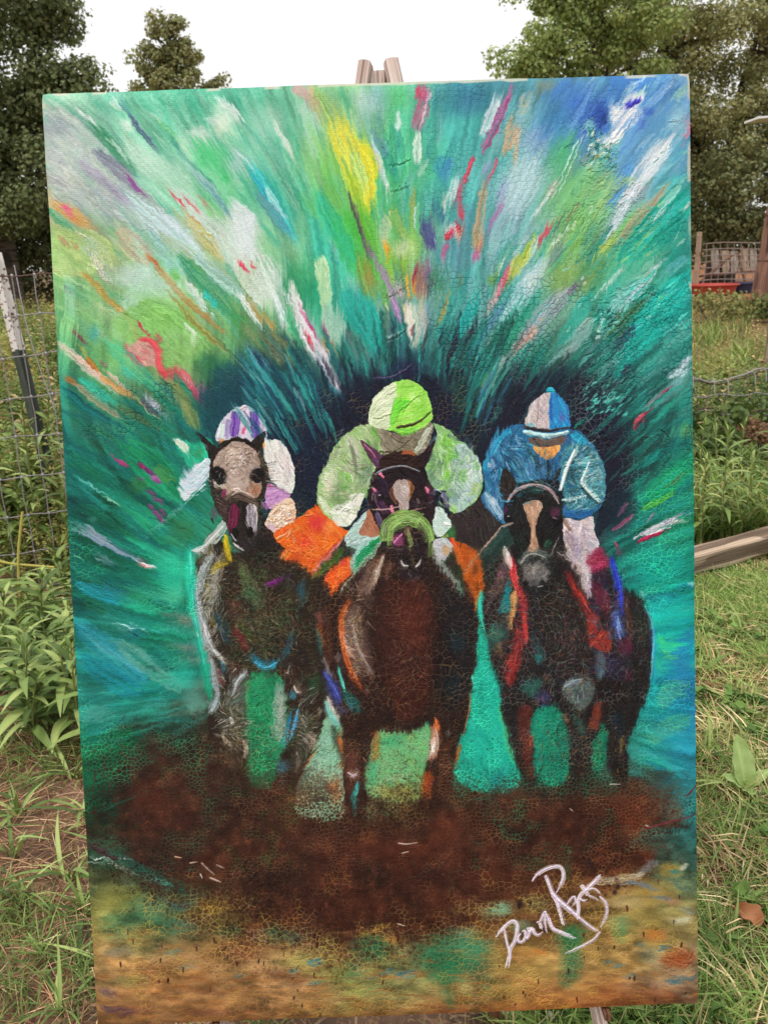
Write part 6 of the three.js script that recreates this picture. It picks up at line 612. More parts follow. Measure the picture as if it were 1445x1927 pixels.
tree('broadleaf_tree', 'slender olive green tree standing alone against the white sky', -8.75, -40, [[0.15, 10.4, 0, 0.95, 1.2, 0.9, 26], [-0.7, 9.7, 0, 0.75, 0.6, 0.7, 10], [0.9, 9.5, 0, 0.75, 0.7, 0.7, 12], [0, 8.4, 0, 1.5, 1.0, 1.3, 34], [-1.0, 7.7, 0, 1.0, 0.9, 1.0, 16], [1.35, 7.9, 0, 0.8, 0.55, 0.8, 12], [0.2, 6.2, 0, 1.9, 1.5, 1.6, 40]], { trunkH: 4, trunkR: 0.26, leaf: 0.15, per: 130, color: 0x9a9a66, t: 0.42, seed: 23, clump: 0.42 });
tree('broadleaf_tree', 'small feathery treetop just right of the slender olive tree', -6.75, -40.5, [[0, 8.6, 0, 0.55, 0.65, 0.5, 8], [0.75, 8.2, 0.1, 0.3, 0.35, 0.3, 4], [-0.1, 7.0, 0, 1.0, 1.1, 0.9, 18]], { trunkH: 4.5, trunkR: 0.16, leaf: 0.14, per: 80, color: 0x9c9c6a, t: 0.42, seed: 24, clump: 0.34 });
// right: bright tree against the sky, and the big dense oak
tree('broadleaf_tree', 'bright green tree against the sky above the right half of the painting', 5.7, -24, [[-0.9, 7.4, 0, 1.3, 0.9, 1.0, 24], [-1.6, 6.2, 0.2, 0.95, 0.8, 0.8, 18], [0.6, 6.6, 0, 1.7, 1.4, 1.2, 40], [0.5, 8.6, 0, 1.5, 1.0, 1.2, 24], [-1.3, 5.2, 0, 1.2, 0.9, 1.0, 20], [0.8, 4.6, 0, 1.8, 1.3, 1.2, 30]], { trunkH: 2.6, trunkR: 0.2, leaf: 0.1, per: 240, color: 0xa4b26c, seed: 25, t: 0.45, clump: 0.46 });
tree('oak_tree', 'huge dense dark oak filling the right upper corner', 11, -27.5, [[-2.6, 6.6, 0.2, 2.4, 1.9, 1.8, 66], [0.6, 7.6, 0, 2.8, 2.0, 2.0, 80], [-1.2, 4.2, 0.6, 2.5, 1.6, 1.6, 56], [1.8, 5.0, 0.4, 2.4, 1.7, 1.6, 62], [-3.2, 9.2, 0, 2.2, 1.6, 1.6, 40], [1, 10, 0, 3, 1.8, 2, 50], [3.6, 7.4, 0, 2.2, 2.2, 1.8, 50], [-2.3, 5.2, 0.6, 1.3, 1.0, 1.0, 30], [-3.4, 3.0, 0.6, 1.2, 1.2, 1.0, 22]], { trunkH: 2.4, trunkR: 0.5, leaf: 0.092, per: 300, color: 0xacac78, t: 0.4, seed: 26, clump: 0.58 });
tree('understory_tree', 'olive green leafy bank of branches under the dark oak at the right edge', 11.6, -25.6, [[-1.2, 2.6, 0.3, 1.9, 1.2, 1.0, 50], [1.4, 3.0, 0.2, 1.8, 1.3, 1.0, 50], [-2.6, 1.7, 0.2, 1.3, 0.9, 0.8, 26], [3.2, 2.6, 0, 1.6, 1.3, 1, 30]], { trunkH: 0.8, trunkR: 0.12, leaf: 0.1, per: 220, color: 0x858a5c, t: 0.4, seed: 27, clump: 0.46, category: 'thicket' });
{ // a far wood closing the view low behind the meadow
  const out = { pos: [], col: [], idx: [] }, q = rng(28); for (let i = 0; i < 420; i++) { const x = -60 + q() * 130, y = Math.pow(q(), 0.8) * (2.6 + 1.6 * vnoise(x / 5, 3, 440)); leavesInto(out, V(x, y, -46 - q() * 5), 1.2, 60, 0.34, q); }
  tag(mesh('far_wood', leafGeo(out), leafMat(0x54603a, 0.3)), 'dark band of distant woods closing the meadow', 'woods', null, 'stuff');
}

// ---------------------------------------------------------------- meadow, lawn, straw
function stemGeo(q, h, leaves, lw, ll) {                            // upright weed: bent stalk with small leaves
  const pos = [], idx = [], col = [], tri = (a, b, c, v) => { const k = pos.length / 3; for (const p of [a, b, c]) pos.push(p.x, p.y, p.z); idx.push(k, k + 1, k + 2); for (let i = 0; i < 3; i++) col.push(v, v, v); };
  const lean = V((q() - 0.5) * 0.3 * h, h, (q() - 0.5) * 0.3 * h), at = (t) => V(lean.x * t * t, h * t, lean.z * t * t);
  for (let i = 0; i < 3; i++) { const a = at(i / 3), b = at((i + 1) / 3); tri(a, V(a.x + 0.004, a.y, a.z), b, 0.7); }
  for (let i = 0; i < leaves; i++) { const t = 0.2 + 0.8 * (i + q()) / leaves, o = at(t), d = q() * 6.283, l = ll * (1.2 - 0.6 * t) * (0.7 + 0.6 * q()), up = 0.5 - q() * 0.8, dir = V(Math.cos(d) * l, up * l, Math.sin(d) * l), s = V(-Math.sin(d) * lw, 0.004, Math.cos(d) * lw), m = o.clone().addScaledVector(dir, 0.5).add(V(0, l * 0.12, 0)), v = 0.75 + 0.5 * q(); tri(o, m.clone().add(s), o.clone().add(dir), v); tri(o, o.clone().add(dir), m.clone().sub(s), v); }
  const g = new THREE.BufferGeometry(); g.setAttribute('position', new THREE.Float32BufferAttribute(pos, 3)); g.setAttribute('color', new THREE.Float32BufferAttribute(col, 3)); g.setIndex(idx); g.computeVertexNormals(); return g;
}
function bladeGeo(q, n, h, w, spread, curl = 0.6) {                  // a tuft of arching grass blades, three segments each
  const pos = [], idx = [], col = [];
  for (let i = 0; i < n; i++) {
    const d = q() * 6.283, l = h * (0.5 + 0.6 * q()), c = curl * (0.3 + q()), bx = (q() - 0.5) * spread, bz = (q() - 0.5) * spread, v = 0.72 + 0.55 * q(), s = V(-Math.sin(d), 0, Math.cos(d)).multiplyScalar(w * (0.6 + 0.6 * q()) / 2), k = pos.length / 3;
    for (let j = 0; j <= 3; j++) { const t = j / 3, out = l * c * t * t + l * 0.15 * t, y = l * t * (1 - 0.35 * c * t), wd = j === 3 ? 0.05 : 1 - 0.25 * t; pos.push(bx + Math.cos(d) * out - s.x * wd, y, bz + Math.sin(d) * out - s.z * wd, bx + Math.cos(d) * out + s.x * wd, y + 0.001, bz + Math.sin(d) * out + s.z * wd); col.push(v, v, v, v, v, v); if (j < 3) idx.push(k + 2 * j, k + 2 * j + 1, k + 2 * j + 3, k + 2 * j, k + 2 * j + 3, k + 2 * j + 2); }
  }
  const g = new THREE.BufferGeometry(); g.setAttribute('position', new THREE.Float32BufferAttribute(pos, 3)); g.setAttribute('color', new THREE.Float32BufferAttribute(col, 3)); g.setIndex(idx); g.computeVertexNormals(); return g;
}
const plantMat = new THREE.MeshPhysicalMaterial({ color: 0xffffff, vertexColors: true, roughness: 0.65, transmission: 0.3, thickness: 0, side: THREE.DoubleSide, specularIntensity: 0.4 });
const dryMat = new THREE.MeshStandardMaterial({ color: 0xffffff, vertexColors: true, roughness: 0.85, side: THREE.DoubleSide });
function scatter(name, label, category, geo, mat, n, place, palette, parent = scene) {
  const im = new THREE.InstancedMesh(geo, mat, n), M = new THREE.Matrix4(), Q = new THREE.Quaternion(), E = new THREE.Euler(), c = new THREE.Color(), pal = palette.map((p) => lin(p)); im.name = numbered(name); im.castShadow = im.receiveShadow = true;
  for (let i = 0; i < n; i++) { const [x, z, s, tx = 0, tz = 0, y = 0, kind] = place(i); E.set(tx, rnd() * 6.283, tz, 'XYZ'); M.compose(V(x, groundH(x, z) + y, z), Q.setFromEuler(E), V(s, s * rr(0.8, 1.2), s)); im.setMatrixAt(i, M); c.copy(pal[kind ?? Math.floor(rnd() * pal.length)]).multiplyScalar(rr(0.75, 1.25)); im.setColorAt(i, c); }
  parent.add(im); return tag(im, label, category, null, 'stuff');
}
const q2 = rng(31);
for (const [k, g] of [stemGeo(q2, 0.46, 30, 0.008, 0.055), stemGeo(q2, 0.55, 26, 0.005, 0.045), stemGeo(q2, 0.3, 22, 0.01, 0.06), stemGeo(q2, 0.5, 20, 0.0035, 0.08)].entries())
  scatter('meadow_weeds', ['knee-high yellow green weeds crowding the meadow behind the wire fence', 'taller feathery weeds scattered through the meadow behind the fence', 'low broad leafed weeds carpeting the meadow behind the fence', 'dry straw coloured stalks standing among the meadow weeds'][k], 'weeds', g, k === 3 ? dryMat : plantMat, k === 3 ? 4000 : 9500, () => {
    let x, z, d; do { z = -3.3 - Math.pow(rnd(), 1.7) * 24; const w = -z * 0.62; x = (rnd() * 2 - 1) * w; d = fbm(x * 0.9 + 20, z * 0.9, 450 + k, 3); } while (z > -2.9 - 0.55 * (x + 1.6) - 0.1 || (Math.abs(x) < -z * 0.3 && rnd() < 0.8) || (x > 2 && z < -17.5) || (d < 0.5 && rnd() < 0.85) || (x > 1.5 && z < -8.5 && rnd() < 0.72)); const tall = smooth(0.4, 0.7, fbm(x * 1.3, z * 1.3 + 40, 455, 3)), kind = Math.floor(clamp(fbm(x * 0.7 + 60, z * 0.7, 460, 3) * 2.2 - 0.6 + (rnd() - 0.5) * 0.5, 0, 0.999) * 6); return [x, z, (0.45 + 0.8 * tall) * (x > 0 ? 0.75 - 0.22 * smooth(-8, -12, z) : 1) * rr(0.8, 1.2), (rnd() - 0.5) * 0.5, (rnd() - 0.5) * 0.5, 0, kind];
  }, k === 3 ? ['#d8c090', '#c0ac80', '#d0b488', '#b49870', '#e0cca0', '#a08260'] : ['#728848', '#889c54', '#a0ae64', '#bcba70', '#d0c480', '#b4a668']);
const tuft = bladeGeo(q2, 9, 0.2, 0.007, 0.06, 0.7), fine = bladeGeo(q2, 10, 0.075, 0.0034, 0.05, 1.0), fine2 = bladeGeo(q2, 7, 0.06, 0.003, 0.06, 1.3);
scatter('meadow_grass', 'green grass clumps between the shrubs of the meadow right of the painting', 'grass', tuft, plantMat, 5200, () => { let x, z; do { z = -3.5 - Math.pow(rnd(), 1.6) * 14; x = rr(-0.62, 0.62) * -z; } while ((x < 0 && z > -4.6) || (Math.abs(x) < -z * 0.22 && rnd() < 0.85) || fbm(x * 1.1, z * 1.1, 470, 2) < 0.42); return [x, z, rr(0.6, 1.6)]; }, ['#86a04e', '#749246', '#a0b064', '#648040', '#b8b272']);
for (const [k, g] of [fine, fine2].entries())
  scatter('lawn_grass', ['short green grass growing through straw on the right of the painting', 'thin dry blond grass mixed through the short lawn'][k], 'grass', g, k ? dryMat : plantMat, k ? 2300 : 7600, () => { let x, z, a; do { z = -0.9 - rnd() * 2.5; x = rr(0.1, 2.2); a = fbm(x * 2.4 + 4, z * 2.4, 500, 3); } while (x < -z * 0.16 || (a < 0.5 && rnd() < 0.75 && !k) || (x < 0.4 && z < -1.3)); return [x, z, rr(0.6, 1.25), (rnd() - 0.5) * 0.5, (rnd() - 0.5) * 0.5]; }, k ? ['#ecd6a6', '#d8ba8c', '#e0c896', '#c8a678'] : ['#8caa58', '#a4b868', '#749448', '#b8bc7c', '#90a85e']);
scatter('lawn_grass', 'sparse short grass on the bare soil below the painting on the left', 'grass', fine, plantMat, 900, () => { let x, z; do { z = -0.95 - rnd() * 2; x = -rr(0.1, 1.5); } while (x > z * 0.2 || fbm(x * 3 + 4, z * 3, 500, 3) < 0.5); return [x, z, rr(0.6, 1.2), (rnd() - 0.5) * 0.5, (rnd() - 0.5) * 0.5]; }, ['#7f9450', '#8a9c58', '#6c8446']);
scatter('lawn_clover', 'small broad leafed plants dotted through the lawn on the right', 'ground cover', stemGeo(q2, 0.035, 9, 0.009, 0.032), plantMat, 1300, () => { let x, z; do { z = -0.95 - rnd() * 2.3; x = rr(0.2, 2); } while (x < -z * 0.17 || fbm(x * 3 + 9, z * 3, 505, 2) < 0.5); return [x, z, rr(0.6, 1.5), (rnd() - 0.5) * 0.4, (rnd() - 0.5) * 0.4]; }, ['#7c9a4e', '#688a44', '#94ac60']);
{ // straw
  const straws = []; for (let i = 0; i < 3; i++) { const a = V(-0.06, 0, 0), m = V(0, 0.006 + i * 0.004, 0.008 - i * 0.007), b = V(0.06, 0.002, 0); const g = tubeGeo([a, m, b], 0.0012, 3, 3); g.setAttribute('color', new THREE.Float32BufferAttribute(new Float32Array(g.attributes.position.count * 3).fill(1), 3)); straws.push(g); }
  straws.forEach((g, k) => scatter('straw_litter', ['dry straw lying all over the ground in front of the fence', 'bent dry stalks scattered across the bare soil', 'brown dead stems lying crosswise on the soil'][k], 'straw', g, dryMat, 4200, () => { let x, z; do { z = -0.9 - rnd() * 2.6; x = rr(-1.9, 2.1); } while (Math.abs(x) < -z * 0.2 || (x > 0 && rnd() < 0.45)); return [x, z, rr(0.35, 1.15), (rnd() - 0.5) * 0.5, (rnd() - 0.5) * 0.6, rr(0.002, 0.014)]; }, [['#e8c49a', '#d0a47c', '#f0d8b0', '#b88a64'], ['#c49c74', '#8c6448', '#d8b88c'], ['#70503c', '#8a6248', '#b08c70']][k]));
}
// ---------------------------------------------------------------- fences
const wireMat = new THREE.MeshStandardMaterial({ color: 0xa09a9e, metalness: 0.5, roughness: 0.5 }), rustWire = new THREE.MeshStandardMaterial({ color: 0x6b5448, metalness: 0.5, roughness: 0.7 });
{
  const A = V(-1.95, 0, -2.83), dir = V(3.74, 0, -2.07).normalize(), len = 3.5, at = (s, h) => A.clone().addScaledVector(dir, s).setY(h), o = thing('wire_fence', 'grey woven wire fence of rectangular mesh left of the painting', 'fence', A.toArray());
  const loc = (s, h, k = 0) => V(dir.x * s, h + (vnoise(s * 2.2, h * 3, 510) - 0.5) * 0.03 + (vnoise(s * 13, h * 7, 511) - 0.5) * 0.009, dir.z * s).add(V(0, 0, (vnoise(s * 3, h * 4, 512) - 0.5) * 0.03 + k)), knots = [];
  const hs = []; for (let k = 0; k < 9; k++) hs.push(1.285 - k * 0.153);
  hs.forEach((h, k) => { const p = []; for (let s = 0; s <= len; s += 0.0762 / 2) p.push(loc(s, h).add(V(0, Math.sin(s / 0.0762 * Math.PI) * 0.0025, 0))); mesh('line_wire', tubeGeo(p, k === 0 ? 0.0028 : 0.0022, 5, p.length), k === 0 ? rustWire : wireMat, o); });
  for (let s = 0.02, i = 0; s < len; s += 0.0762, i++) { const p = []; for (let k = 0; k < 9; k++) { p.push(loc(s, hs[k], 0.002)); if (k < 8) p.push(loc(s + (hash2(i, k, 5) - 0.5) * 0.008, (hs[k] + hs[k + 1]) / 2, 0.002)); const c = loc(s, hs[k], 0.001), g = new THREE.TorusGeometry(0.005, 0.003, 5, 8); g.rotateY(Math.PI / 2 + 0.5); g.scale(1.5, 1, 1); g.translate(c.x, c.y, c.z); knots.push(g); } mesh('stay_wire', tubeGeo(p, 0.0021, 5, 36), wireMat, o); }
  tag(mesh('wire_knots', mergeGeometries(knots), wireMat, o), null, null, null, 'stuff');
}
{ // the same line of fence beaten down on the right
  const A = V(1.55, 0, -4.83), dir = V(3.74, 0, -1.5).normalize(), len = 3.0, o = thing('wire_fence', 'sagging trampled wire fence in the weeds right of the painting', 'fence', A.toArray());
  const loc = (s, h) => V(dir.x * s, h * (1 - 0.1 * Math.sin(s * 2.1)) + (vnoise(s * 2.6, h * 3, 520) - 0.5) * 0.09, dir.z * s + h * 0.35 + (vnoise(s * 4, h * 5, 521) - 0.5) * 0.12), hs = [0.62, 0.6, 0.47, 0.36, 0.33, 0.22, 0.1];
  for (const [k, h] of hs.entries()) { const p = []; for (let s = 0; s <= len; s += 0.06) p.push(loc(s, h).add(V(0, (hash2(k, Math.round(s * 100), 3) - 0.5) * 0.014, 0))); mesh('line_wire', tubeGeo(p, k < 2 ? 0.0044 : 0.0032, 5, p.length * 2), k % 2 ? rustWire : wireMat, o); }
  for (let s = 0.03, i = 0; s < len; s += 0.085, i++) { const p = hs.map((h, k) => loc(s + (hash2(i, k, 9) - 0.5) * 0.05 + k * 0.012, h)); if (i % 3) { const c = p[0].clone(); p.unshift(c.clone().add(V(0.03, -0.06, 0.05)), c.clone().add(V(0.03, 0.012, 0.02))); } mesh('stay_wire', tubeGeo(p, 0.0026, 5, 24), wireMat, o); }
}
{ // leaning steel post, white cap
  const o = thing('fence_post', 'leaning steel fence post with white top and dark green shaft', 'fence post'), top = V(-1.63, 1.36, -3.75), bot = V(-1.36, -0.15, -3.42), d = bot.clone().sub(top), g = (l) => { const s = new THREE.Shape([[-0.026, 0], [0.026, 0], [0.026, 0.006], [0.005, 0.008], [0.005, 0.04], [-0.005, 0.04], [-0.005, 0.008], [-0.026, 0.006]].map((p) => new THREE.Vector2(...p))); return new THREE.ExtrudeGeometry(s, { depth: l, bevelEnabled: true, bevelSize: 0.0012, bevelThickness: 0.001, bevelSegments: 1 }); };
  const chip = tex(128, (x, y) => { const n = fbm(x / 9, y / 9, 530, 4), r = smooth(0.58, 0.66, n); return [212 - r * 110, 206 - r * 130, 200 - r * 140]; }), green = tex(128, (x, y) => { const n = fbm(x / 12, y / 12, 534, 4); return [44 + n * 30, 52 + n * 26, 44 + n * 22]; }); chip.repeat.set(6, 6); green.repeat.set(6, 3);
  const qn = new THREE.Quaternion().setFromUnitVectors(V(0, 0, 1), d.clone().normalize()), L = d.length(), cut = 0.42;
  const a = mesh('painted_top', g(cut), new THREE.MeshStandardMaterial({ map: chip, roughness: 0.6 }), o), b = mesh('shaft', g(L - cut), new THREE.MeshStandardMaterial({ map: green, roughness: 0.6, metalness: 0.2 }), o); a.position.copy(top); b.position.copy(top).addScaledVector(d, cut / L); a.quaternion.copy(qn); b.quaternion.copy(qn); 
  const w = tubeGeo([V(-1.42, 1.31, -3.42), V(-1.38, 1.05, -3.36), V(-1.3, 0.75, -3.3)], 0.0022, 5); mesh('brace_wire', w, wireMat, o);
}
// ---------------------------------------------------------------- timber on the ground
const paleGrey = woodMat([190, 178, 166], [130, 118, 106], 0.9, 13), penWire = new THREE.MeshStandardMaterial({ color: 0x9a8c84, metalness: 0.3, roughness: 0.6 }), greyWood = woodMat([200, 178, 154], [118, 98, 82], 0.9, 5), redWood = woodMat([158, 120, 102], [88, 64, 54], 0.92, 7), paleWood = woodMat([232, 214, 204], [190, 166, 156], 0.85, 9), brownWood = woodMat([136, 92, 64], [82, 54, 38], 0.8, 11);
{ const a = V(0.55, 0.05, -2.83), b = V(2.5, 0.1, -3.74), g = boardGeo(0.115, 0.085, a.distanceTo(b), 2, 0.009), m = mesh('timber_plank', g, greyWood); between(m, a, b); tag(m, 'grey weathered timber lying on the ground right of the painting', 'plank'); }
{ const pts = [V(-2.0, 0.045, -3.2), V(-1.75, 0.05, -3.3), V(-1.4, 0.065, -3.36), V(-0.9, 0.06, -3.42)], g = new THREE.TubeGeometry(new THREE.CatmullRomCurve3(pts), 40, 0.055, 12), p = g.attributes.position, n = g.attributes.normal, u = g.attributes.uv; for (let i = 0; i < p.count; i++) { const k = (fbm(p.getX(i) * 9, p.getY(i) * 40 + p.getZ(i) * 40, 540, 3) - 0.5) * 0.03; p.setXYZ(i, p.getX(i) + n.getX(i) * k, p.getY(i) + n.getY(i) * k, p.getZ(i) + n.getZ(i) * k); u.setXY(i, u.getY(i), u.getX(i) * 1.2); } g.computeVertexNormals(); tag(mesh('fallen_log', g, redWood), 'reddish rotting log lying behind the wire fence', 'log'); }

// ---------------------------------------------------------------- far right: pen, boards, tubs, posts
{ const o = thing('wire_pen', 'rusty wire panel fence before the dark trees on the right', 'fence', [8.9, 0, -23.6]); for (let k = 0; k < 7; k++) { const p = []; for (let x = 0; x <= 3; x += 0.2) p.push(V(x, 0.35 + k * 0.16 + (x < 1.7 ? 0.02 * Math.sin(x * 3) : -(x - 1.7) * 0.25 * k / 6), 0.05 * Math.sin(x * 2))); mesh('line_wire', tubeGeo(p, 0.013, 5, 24), penWire, o); } for (let x = 0.1; x <= 3; x += 0.19) mesh('stay_wire', tubeGeo([V(x, 0.2, 0), V(x + 0.02, 0.8, 0.02), V(x, 1.31 - Math.max(0, x - 1.7) * 0.25, 0)], 0.011, 5, 6), penWire, o); const pm = mesh('post', boardGeo(0.13, 0.13, 1.75, 4), greyWood, o); pm.rotation.x = Math.PI / 2; pm.position.set(-0.12, 0.75, 0.03); }
{ const o = thing('board_shelter', 'weathered grey boards leaning inside the wire pen', 'boards', [10.1, 0, -24.4]); for (let i = 0; i < 5; i++) { const m = mesh('board', boardGeo(0.22, 0.04, 0.7 - 0.05 * (i % 3), i), i % 2 ? greyWood : paleGrey, o); m.position.set(-0.5 + i * 0.27, 0.8, 0.06 * (i % 2)); m.rotation.set(Math.PI / 2 - 0.35, 0, 0); } for (const [a, b] of [[V(-1.3, 0.1, 0.5), V(-0.2, 1.0, 0.4)], [V(0.15, 0.2, 0.6), V(-0.1, 1.05, 0.5)], [V(-1.2, 0.45, 0.55), V(0.5, 0.55, 0.55)]]) between(mesh('pole', boardGeo(0.07, 0.06, a.distanceTo(b), 7), redWood, o), a, b); }
function tub(label, x, z, r, h, color, turn) { const o = thing('feed_tub', label, 'tub', [x, 0, z], turn), pr = [[0.001, 0.03], [r * 0.82, 0.03], [r * 0.84, 0], [r * 0.88, 0.02], [r * 0.97, h * 0.92], [r * 1.06, h * 0.92], [r * 1.07, h], [r * 0.98, h + 0.01], [r * 0.93, h * 0.95], [r * 0.84, 0.06], [0.001, 0.06]].map((p) => new THREE.Vector2(...p)); const mt = new THREE.MeshStandardMaterial({ color, roughness: 0.55 }); mesh('basin', new THREE.LatheGeometry(pr, 32), mt, o); const rim = new THREE.TorusGeometry(r * 1.06, 0.018, 8, 32); rim.rotateX(Math.PI / 2); rim.translate(0, h, 0); mesh('rim', rim, mt, o); }
tub('low red feed tub in the meadow right of the painting', 9.0, -22.9, 0.62, 0.26, 0xb0453c, 0); tub('dark blue feed tub beside the red one on the right', 9.95, -23.3, 0.34, 0.26, 0x2a3350, 0.4);
{ const o = thing('wooden_post', 'thick reddish wooden post leaning at the right edge before the trees', 'post', [9.05, 0, -20]), g = new THREE.CylinderGeometry(0.15, 0.2, 2.6, 14, 8), p = g.attributes.position; for (let i = 0; i < p.count; i++) { const k = 1 + (vnoise(p.getX(i) * 12 + p.getZ(i) * 9, p.getY(i) * 2, 550) - 0.5) * 0.18; p.setX(i, p.getX(i) * k); p.setZ(i, p.getZ(i) * k); } g.computeVertexNormals(); const m = mesh('shaft', g, redWood, o); m.position.y = 1.2; m.rotation.z = -0.07; for (const y of [0.9, 1.9]) { const w = new THREE.TorusGeometry(0.185, 0.012, 6, 20); w.rotateX(Math.PI / 2); const r = mesh('wire_wrap', w, rustWire, o); r.position.set(y * 0.07 - 0.08, y, 0); } }
{ const o = thing('bird_house', 'small bird house with flat white roof at the right edge', 'bird house', [4.1, 0, -9]), w = new THREE.MeshStandardMaterial({ color: 0xe8e6e2, roughness: 0.6 }); const roof = mesh('roof', new RoundedBoxGeometry(0.52, 0.022, 0.34, 2, 0.006), w, o); roof.position.set(-0.06, 2.475, 0); roof.rotation.z = 0.05; const body = mesh('box', boardGeo(0.2, 0.2, 0.26, 3), redWood, o); body.rotation.x = Math.PI / 2; body.position.set(0.09, 2.33, 0); const hole = mesh('entrance', new THREE.TorusGeometry(0.028, 0.008, 8, 20), w, o); hole.position.set(0.09, 2.36, 0.105); const pm = mesh('pole', new THREE.CylinderGeometry(0.03, 0.035, 2.2, 12), greyWood, o); pm.position.set(0.12, 1.1, -0.05); }

// ---------------------------------------------------------------- plants one can tell apart
function lanceGeo(l, w, fold = 0.25, droop = 0.35) {                  // a long pointed leaf, keeled along its midrib
  const pos = [], col = [], idx = [], N = 7; for (let j = 0; j <= N; j++) { const t = j / N, wd = w * Math.pow(Math.sin(Math.PI * Math.min(0.985, 0.04 + t * 0.96)), 0.8) * (1 - 0.35 * t) / 2, y = -droop * l * t * t + 0.12 * l * t; for (const s of [-1, 0, 1]) { pos.push(l * t * (1 - 0.1 * t), y + Math.abs(s) * wd * fold + (s ? Math.sin(t * 19 + s) * w * 0.03 : 0), s * wd); const v = s ? 1 : 1.22; col.push(v, v, v * (s ? 1 : 0.95)); } if (j) { const k = j * 3; idx.push(k - 3, k - 2, k + 1, k - 3, k + 1, k, k - 2, k - 1, k + 2, k - 2, k + 2, k + 1); } }
  const g = new THREE.BufferGeometry(); g.setAttribute('position', new THREE.Float32BufferAttribute(pos, 3)); g.setAttribute('color', new THREE.Float32BufferAttribute(col, 3)); g.setIndex(idx); g.computeVertexNormals(); return g;
}
const LB = [lanceGeo(0.15, 0.036, 0.25, 0.45), lanceGeo(0.13, 0.032, 0.35, 0.55), lanceGeo(0.17, 0.038, 0.2, 0.7), lanceGeo(0.09, 0.026, 0.5, 0.2)], LG = [lanceGeo(0.12, 0.026), lanceGeo(0.1, 0.022, 0.4, 0.5), lanceGeo(0.14, 0.028, 0.2, 0.6), lanceGeo(0.075, 0.018, 0.5, 0.2)], leafMats = [0x7c9450, 0x94a860, 0x66803e, 0xa8b870, 0x546a36].map((c) => new THREE.MeshPhysicalMaterial({ color: c, vertexColors: true, roughness: 0.5, transmission: 0.28, thickness: 0, side: THREE.DoubleSide, specularIntensity: 0.5 })), stemMat = new THREE.MeshStandardMaterial({ color: 0x7c8048, roughness: 0.7 });
function weed(q, h, n, label, group, LG_ = LG) {
  const o = thing('broadleaf_weed', label, 'weed', [0, 0, 0], 0, group), lx = (q() - 0.5) * 0.3 * h, lz = (q() - 0.3) * 0.3 * h, at = (t) => V(lx * t * t, h * t, lz * t * t); mesh('stem', tubeGeo([at(0).setY(-0.03), at(0.35), at(0.7), at(1)], 0.0032, 5, 10), stemMat, o);
  for (let i = 0; i < n; i++) { const t = 0.22 + 0.78 * i / n, m = mesh('leaf', LG_[i > n * 0.8 ? 3 : Math.floor(q() * 3)], leafMats[Math.floor(q() * 5)], o); m.position.copy(at(t)); m.rotation.set((q() - 0.5) * 0.5, i * 2.4 + (q() - 0.5) * 0.7, 0.25 + 0.75 * t * t + (q() - 0.5) * 0.5, 'YXZ'); m.scale.setScalar((0.65 + 0.6 * q()) * (1.15 - 0.45 * t)); }
  return o;
}
const q3 = rng(41), LW = 'narrow-leaved green weed crowding the foot of the fence left of the painting', protos = [weed(q3, 0.3, 18, LW, 'weeds at the foot of the left fence', LB), weed(q3, 0.36, 22, LW, 'weeds at the foot of the left fence', LB), weed(q3, 0.24, 15, LW, 'weeds at the foot of the left fence', LB)];
const spots = []; for (let i = 0; i < 54; i++) { const f = q3(), z = -1.9 - 1.1 * q3(), x = z * (0.36 + 0.17 * f); spots.push([x, z, z < -2.35 ? rr(0.65, 0.95) : rr(0.7, 1.0)]); }
for (let i = 0; i < 16; i++) { const z = -3.0 - q3() * 0.7, x = z * (0.36 + 0.16 * q3()); spots.push([x, z - 0.25, rr(0.8, 1.5)]); }
spots.forEach(([x, z, s], i) => { const o = i < 3 ? protos[i] : protos[i % 3].clone(); if (i > 2) { o.name = numbered('broadleaf_weed'); scene.add(o); } o.position.set(x, groundH(x, z), z); o.rotation.y = q3() * 6.28; o.scale.setScalar(s); });
const RW = 'pale green narrow-leaved weed standing behind the grey timber on the right', rp = [weed(q3, 0.5, 30, RW, 'weeds behind the timber'), weed(q3, 0.42, 26, RW, 'weeds behind the timber')];
[[1.5, -3.5, 1.05], [1.68, -3.62, 1.0], [1.38, -3.42, 0.85], [1.84, -3.72, 0.9], [1.6, -3.48, 0.7], [1.45, -3.85, 1.1], [1.95, -4.0, 1.0], [1.75, -4.2, 1.05], [2.1, -4.3, 1.0], [1.55, -4.3, 1.1], [2.2, -3.95, 0.9], [1.3, -3.6, 0.8], [1.42, -3.7, 0.7], [1.72, -3.9, 0.8], [1.9, -3.82, 0.75], [1.55, -3.62, 0.85], [1.8, -4.05, 0.9], [2.0, -4.2, 0.8], [1.62, -4.1, 0.9], [1.35, -3.95, 0.9]].forEach(([x, z, s], i) => { const o = i < 2 ? rp[i] : rp[i % 2].clone(); if (i > 1) { o.name = numbered('broadleaf_weed'); scene.add(o); } o.position.set(x, groundH(x, z), z); o.rotation.y = q3() * 6.28; o.scale.setScalar(s); });
const TW = 'tall leafy weed growing round the leaning white-topped post', tw = [weed(q3, 0.75, 34, TW, 'tall weeds round the leaning post'), weed(q3, 0.62, 30, TW, 'tall weeds round the leaning post')];
[[-1.46, -3.32, 1.05], [-1.34, -3.3, 1.1], [-1.56, -3.3, 0.9], [-1.25, -3.35, 1.05], [-1.68, -3.28, 0.85], [-1.4, -3.5, 1.1], [-1.52, -3.62, 1.05], [-1.22, -3.6, 1]].forEach(([x, z, s], i) => { const o = i < 2 ? tw[i] : tw[i % 2].clone(); if (i > 1) { o.name = numbered('broadleaf_weed'); scene.add(o); } o.position.set(x, groundH(x, z), z); o.rotation.y = q3() * 6.28; o.scale.setScalar(s); });
